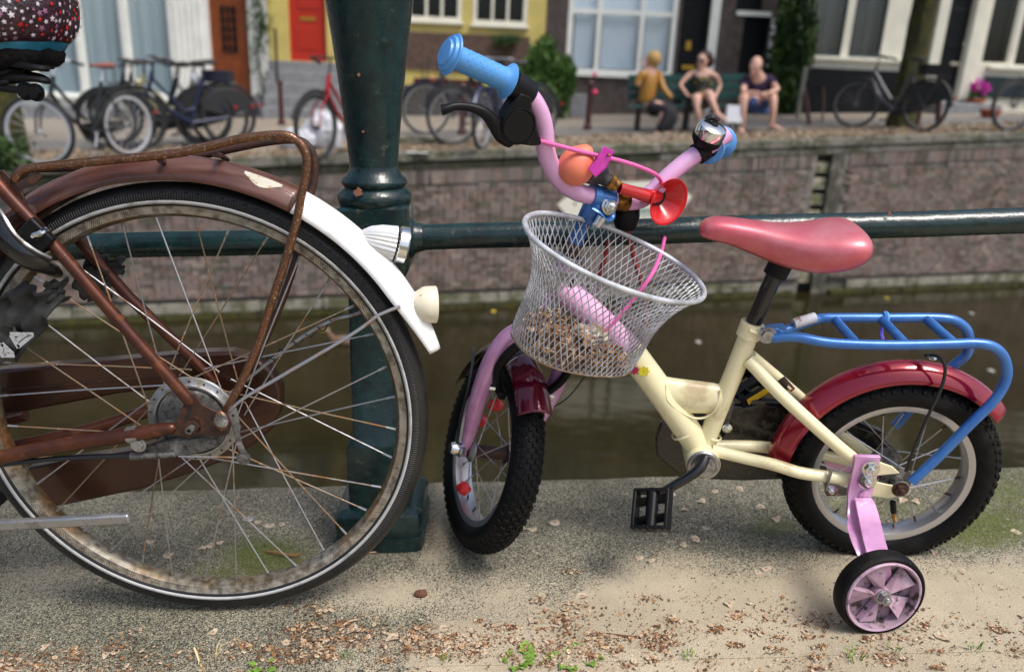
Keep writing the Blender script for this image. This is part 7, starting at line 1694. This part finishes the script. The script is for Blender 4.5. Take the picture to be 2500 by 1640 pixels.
pb_ = PG(1027, 1449, .006); tag(MB().ball(pb_, (.012, .008, .007), 10, 7).build('bark_chip', mSeedC, None, org=tuple(pb_)), 'brown bark chip on the sand near the slab joint', 'chip', near=True)
# small weeds in the foreground
mWeed = leaf_mat('weed_leaf', (.13, .26, .03), (.20, .33, .05), (.07, .15, .02), 20)
def weed(u, v, n_, size, label, seed, grass=False):
    rr = random.Random(seed); p = PG(u, v); p.z = -.001; t = thing('weed', tuple(p), label, 'weed', near=True)
    for k in range(n_):
        a = rr.uniform(0, 6.28); out = V((math.cos(a), math.sin(a), 0)); sd_ = V((-out.y, out.x, 0)); L_ = size * rr.uniform(.6, 1.2); base = p + out * rr.uniform(0, size * .5) + sd_ * rr.uniform(-1, 1) * size * .4
        w = L_ * (.05 if grass else .33); h_ = .9 if grass else .35; vs = []; fs = []
        for j in range(6):
            t_ = j / 5; c = base + out * L_ * t_ * (.6 if grass else 1) + V((0, 0, L_ * h_ * math.sin(t_ * 2.0))); ww = w * math.sin(math.pi * min(.97, .12 + t_ * .86)) * (1 + (.0 if grass else .25 * math.sin(j * 2.6))); vs += [c - sd_ * ww, c + V((0, 0, -ww * .3)), c + sd_ * ww]
        for j in range(5):
            for q_ in (0, 1): fs.append((j * 3 + q_, j * 3 + q_ + 1, j * 3 + q_ + 4, j * 3 + q_ + 3))
        MB().add(vs, fs).build('leaf', mWeed, t, fix=False)
weed(1265, 1610, 14, .022, 'leafy bright green weed in the sand below the front wheel', 1); weed(1315, 1598, 9, .020, 'small green weed just right of the leafy one at the bottom middle', 2); weed(1390, 1612, 9, .022, 'low green weed at the bottom edge below the basket', 3); weed(1430, 1600, 9, .022, 'green weed with spread leaves at the right end of the middle row', 4)
weed(640, 1625, 6, .022, 'single broad leaved green weed under the large wheel at the bottom edge', 5); weed(505, 1625, 9, .030, 'tuft of dry straw coloured grass at the bottom left', 6, True)
weed(1090, 1618, 14, .014, 'thin green grass tuft on the gravel between the wheels', 7, True); weed(1682, 1610, 16, .015, 'small green grass tuft near the bottom, left of the stabiliser wheel', 8, True); weed(2082, 1612, 18, .018, 'bright green grass tuft just below the stabiliser wheel', 9, True); weed(2180, 1590, 14, .015, 'low green grass tuft right of the stabiliser wheel', 10, True); weed(2375, 1590, 14, .016, 'green grass tuft in the bottom right corner', 11, True); weed(850, 1610, 12, .013, 'sparse green grass tuft on the pebbly concrete', 12, True)
st_m = mat('straw', (.62, .48, .26), .8)
for ch in [o for o in bpy.data.objects if o.parent and o.parent.get('label', '').startswith('tuft of dry straw')]: ch.data.materials[0] = st_m
# ------------------------------------------------------------------ place the near quay objects on its slope
bpy.context.view_layer.update()
for o in NEAR: o.matrix_world = RN @ o.matrix_world
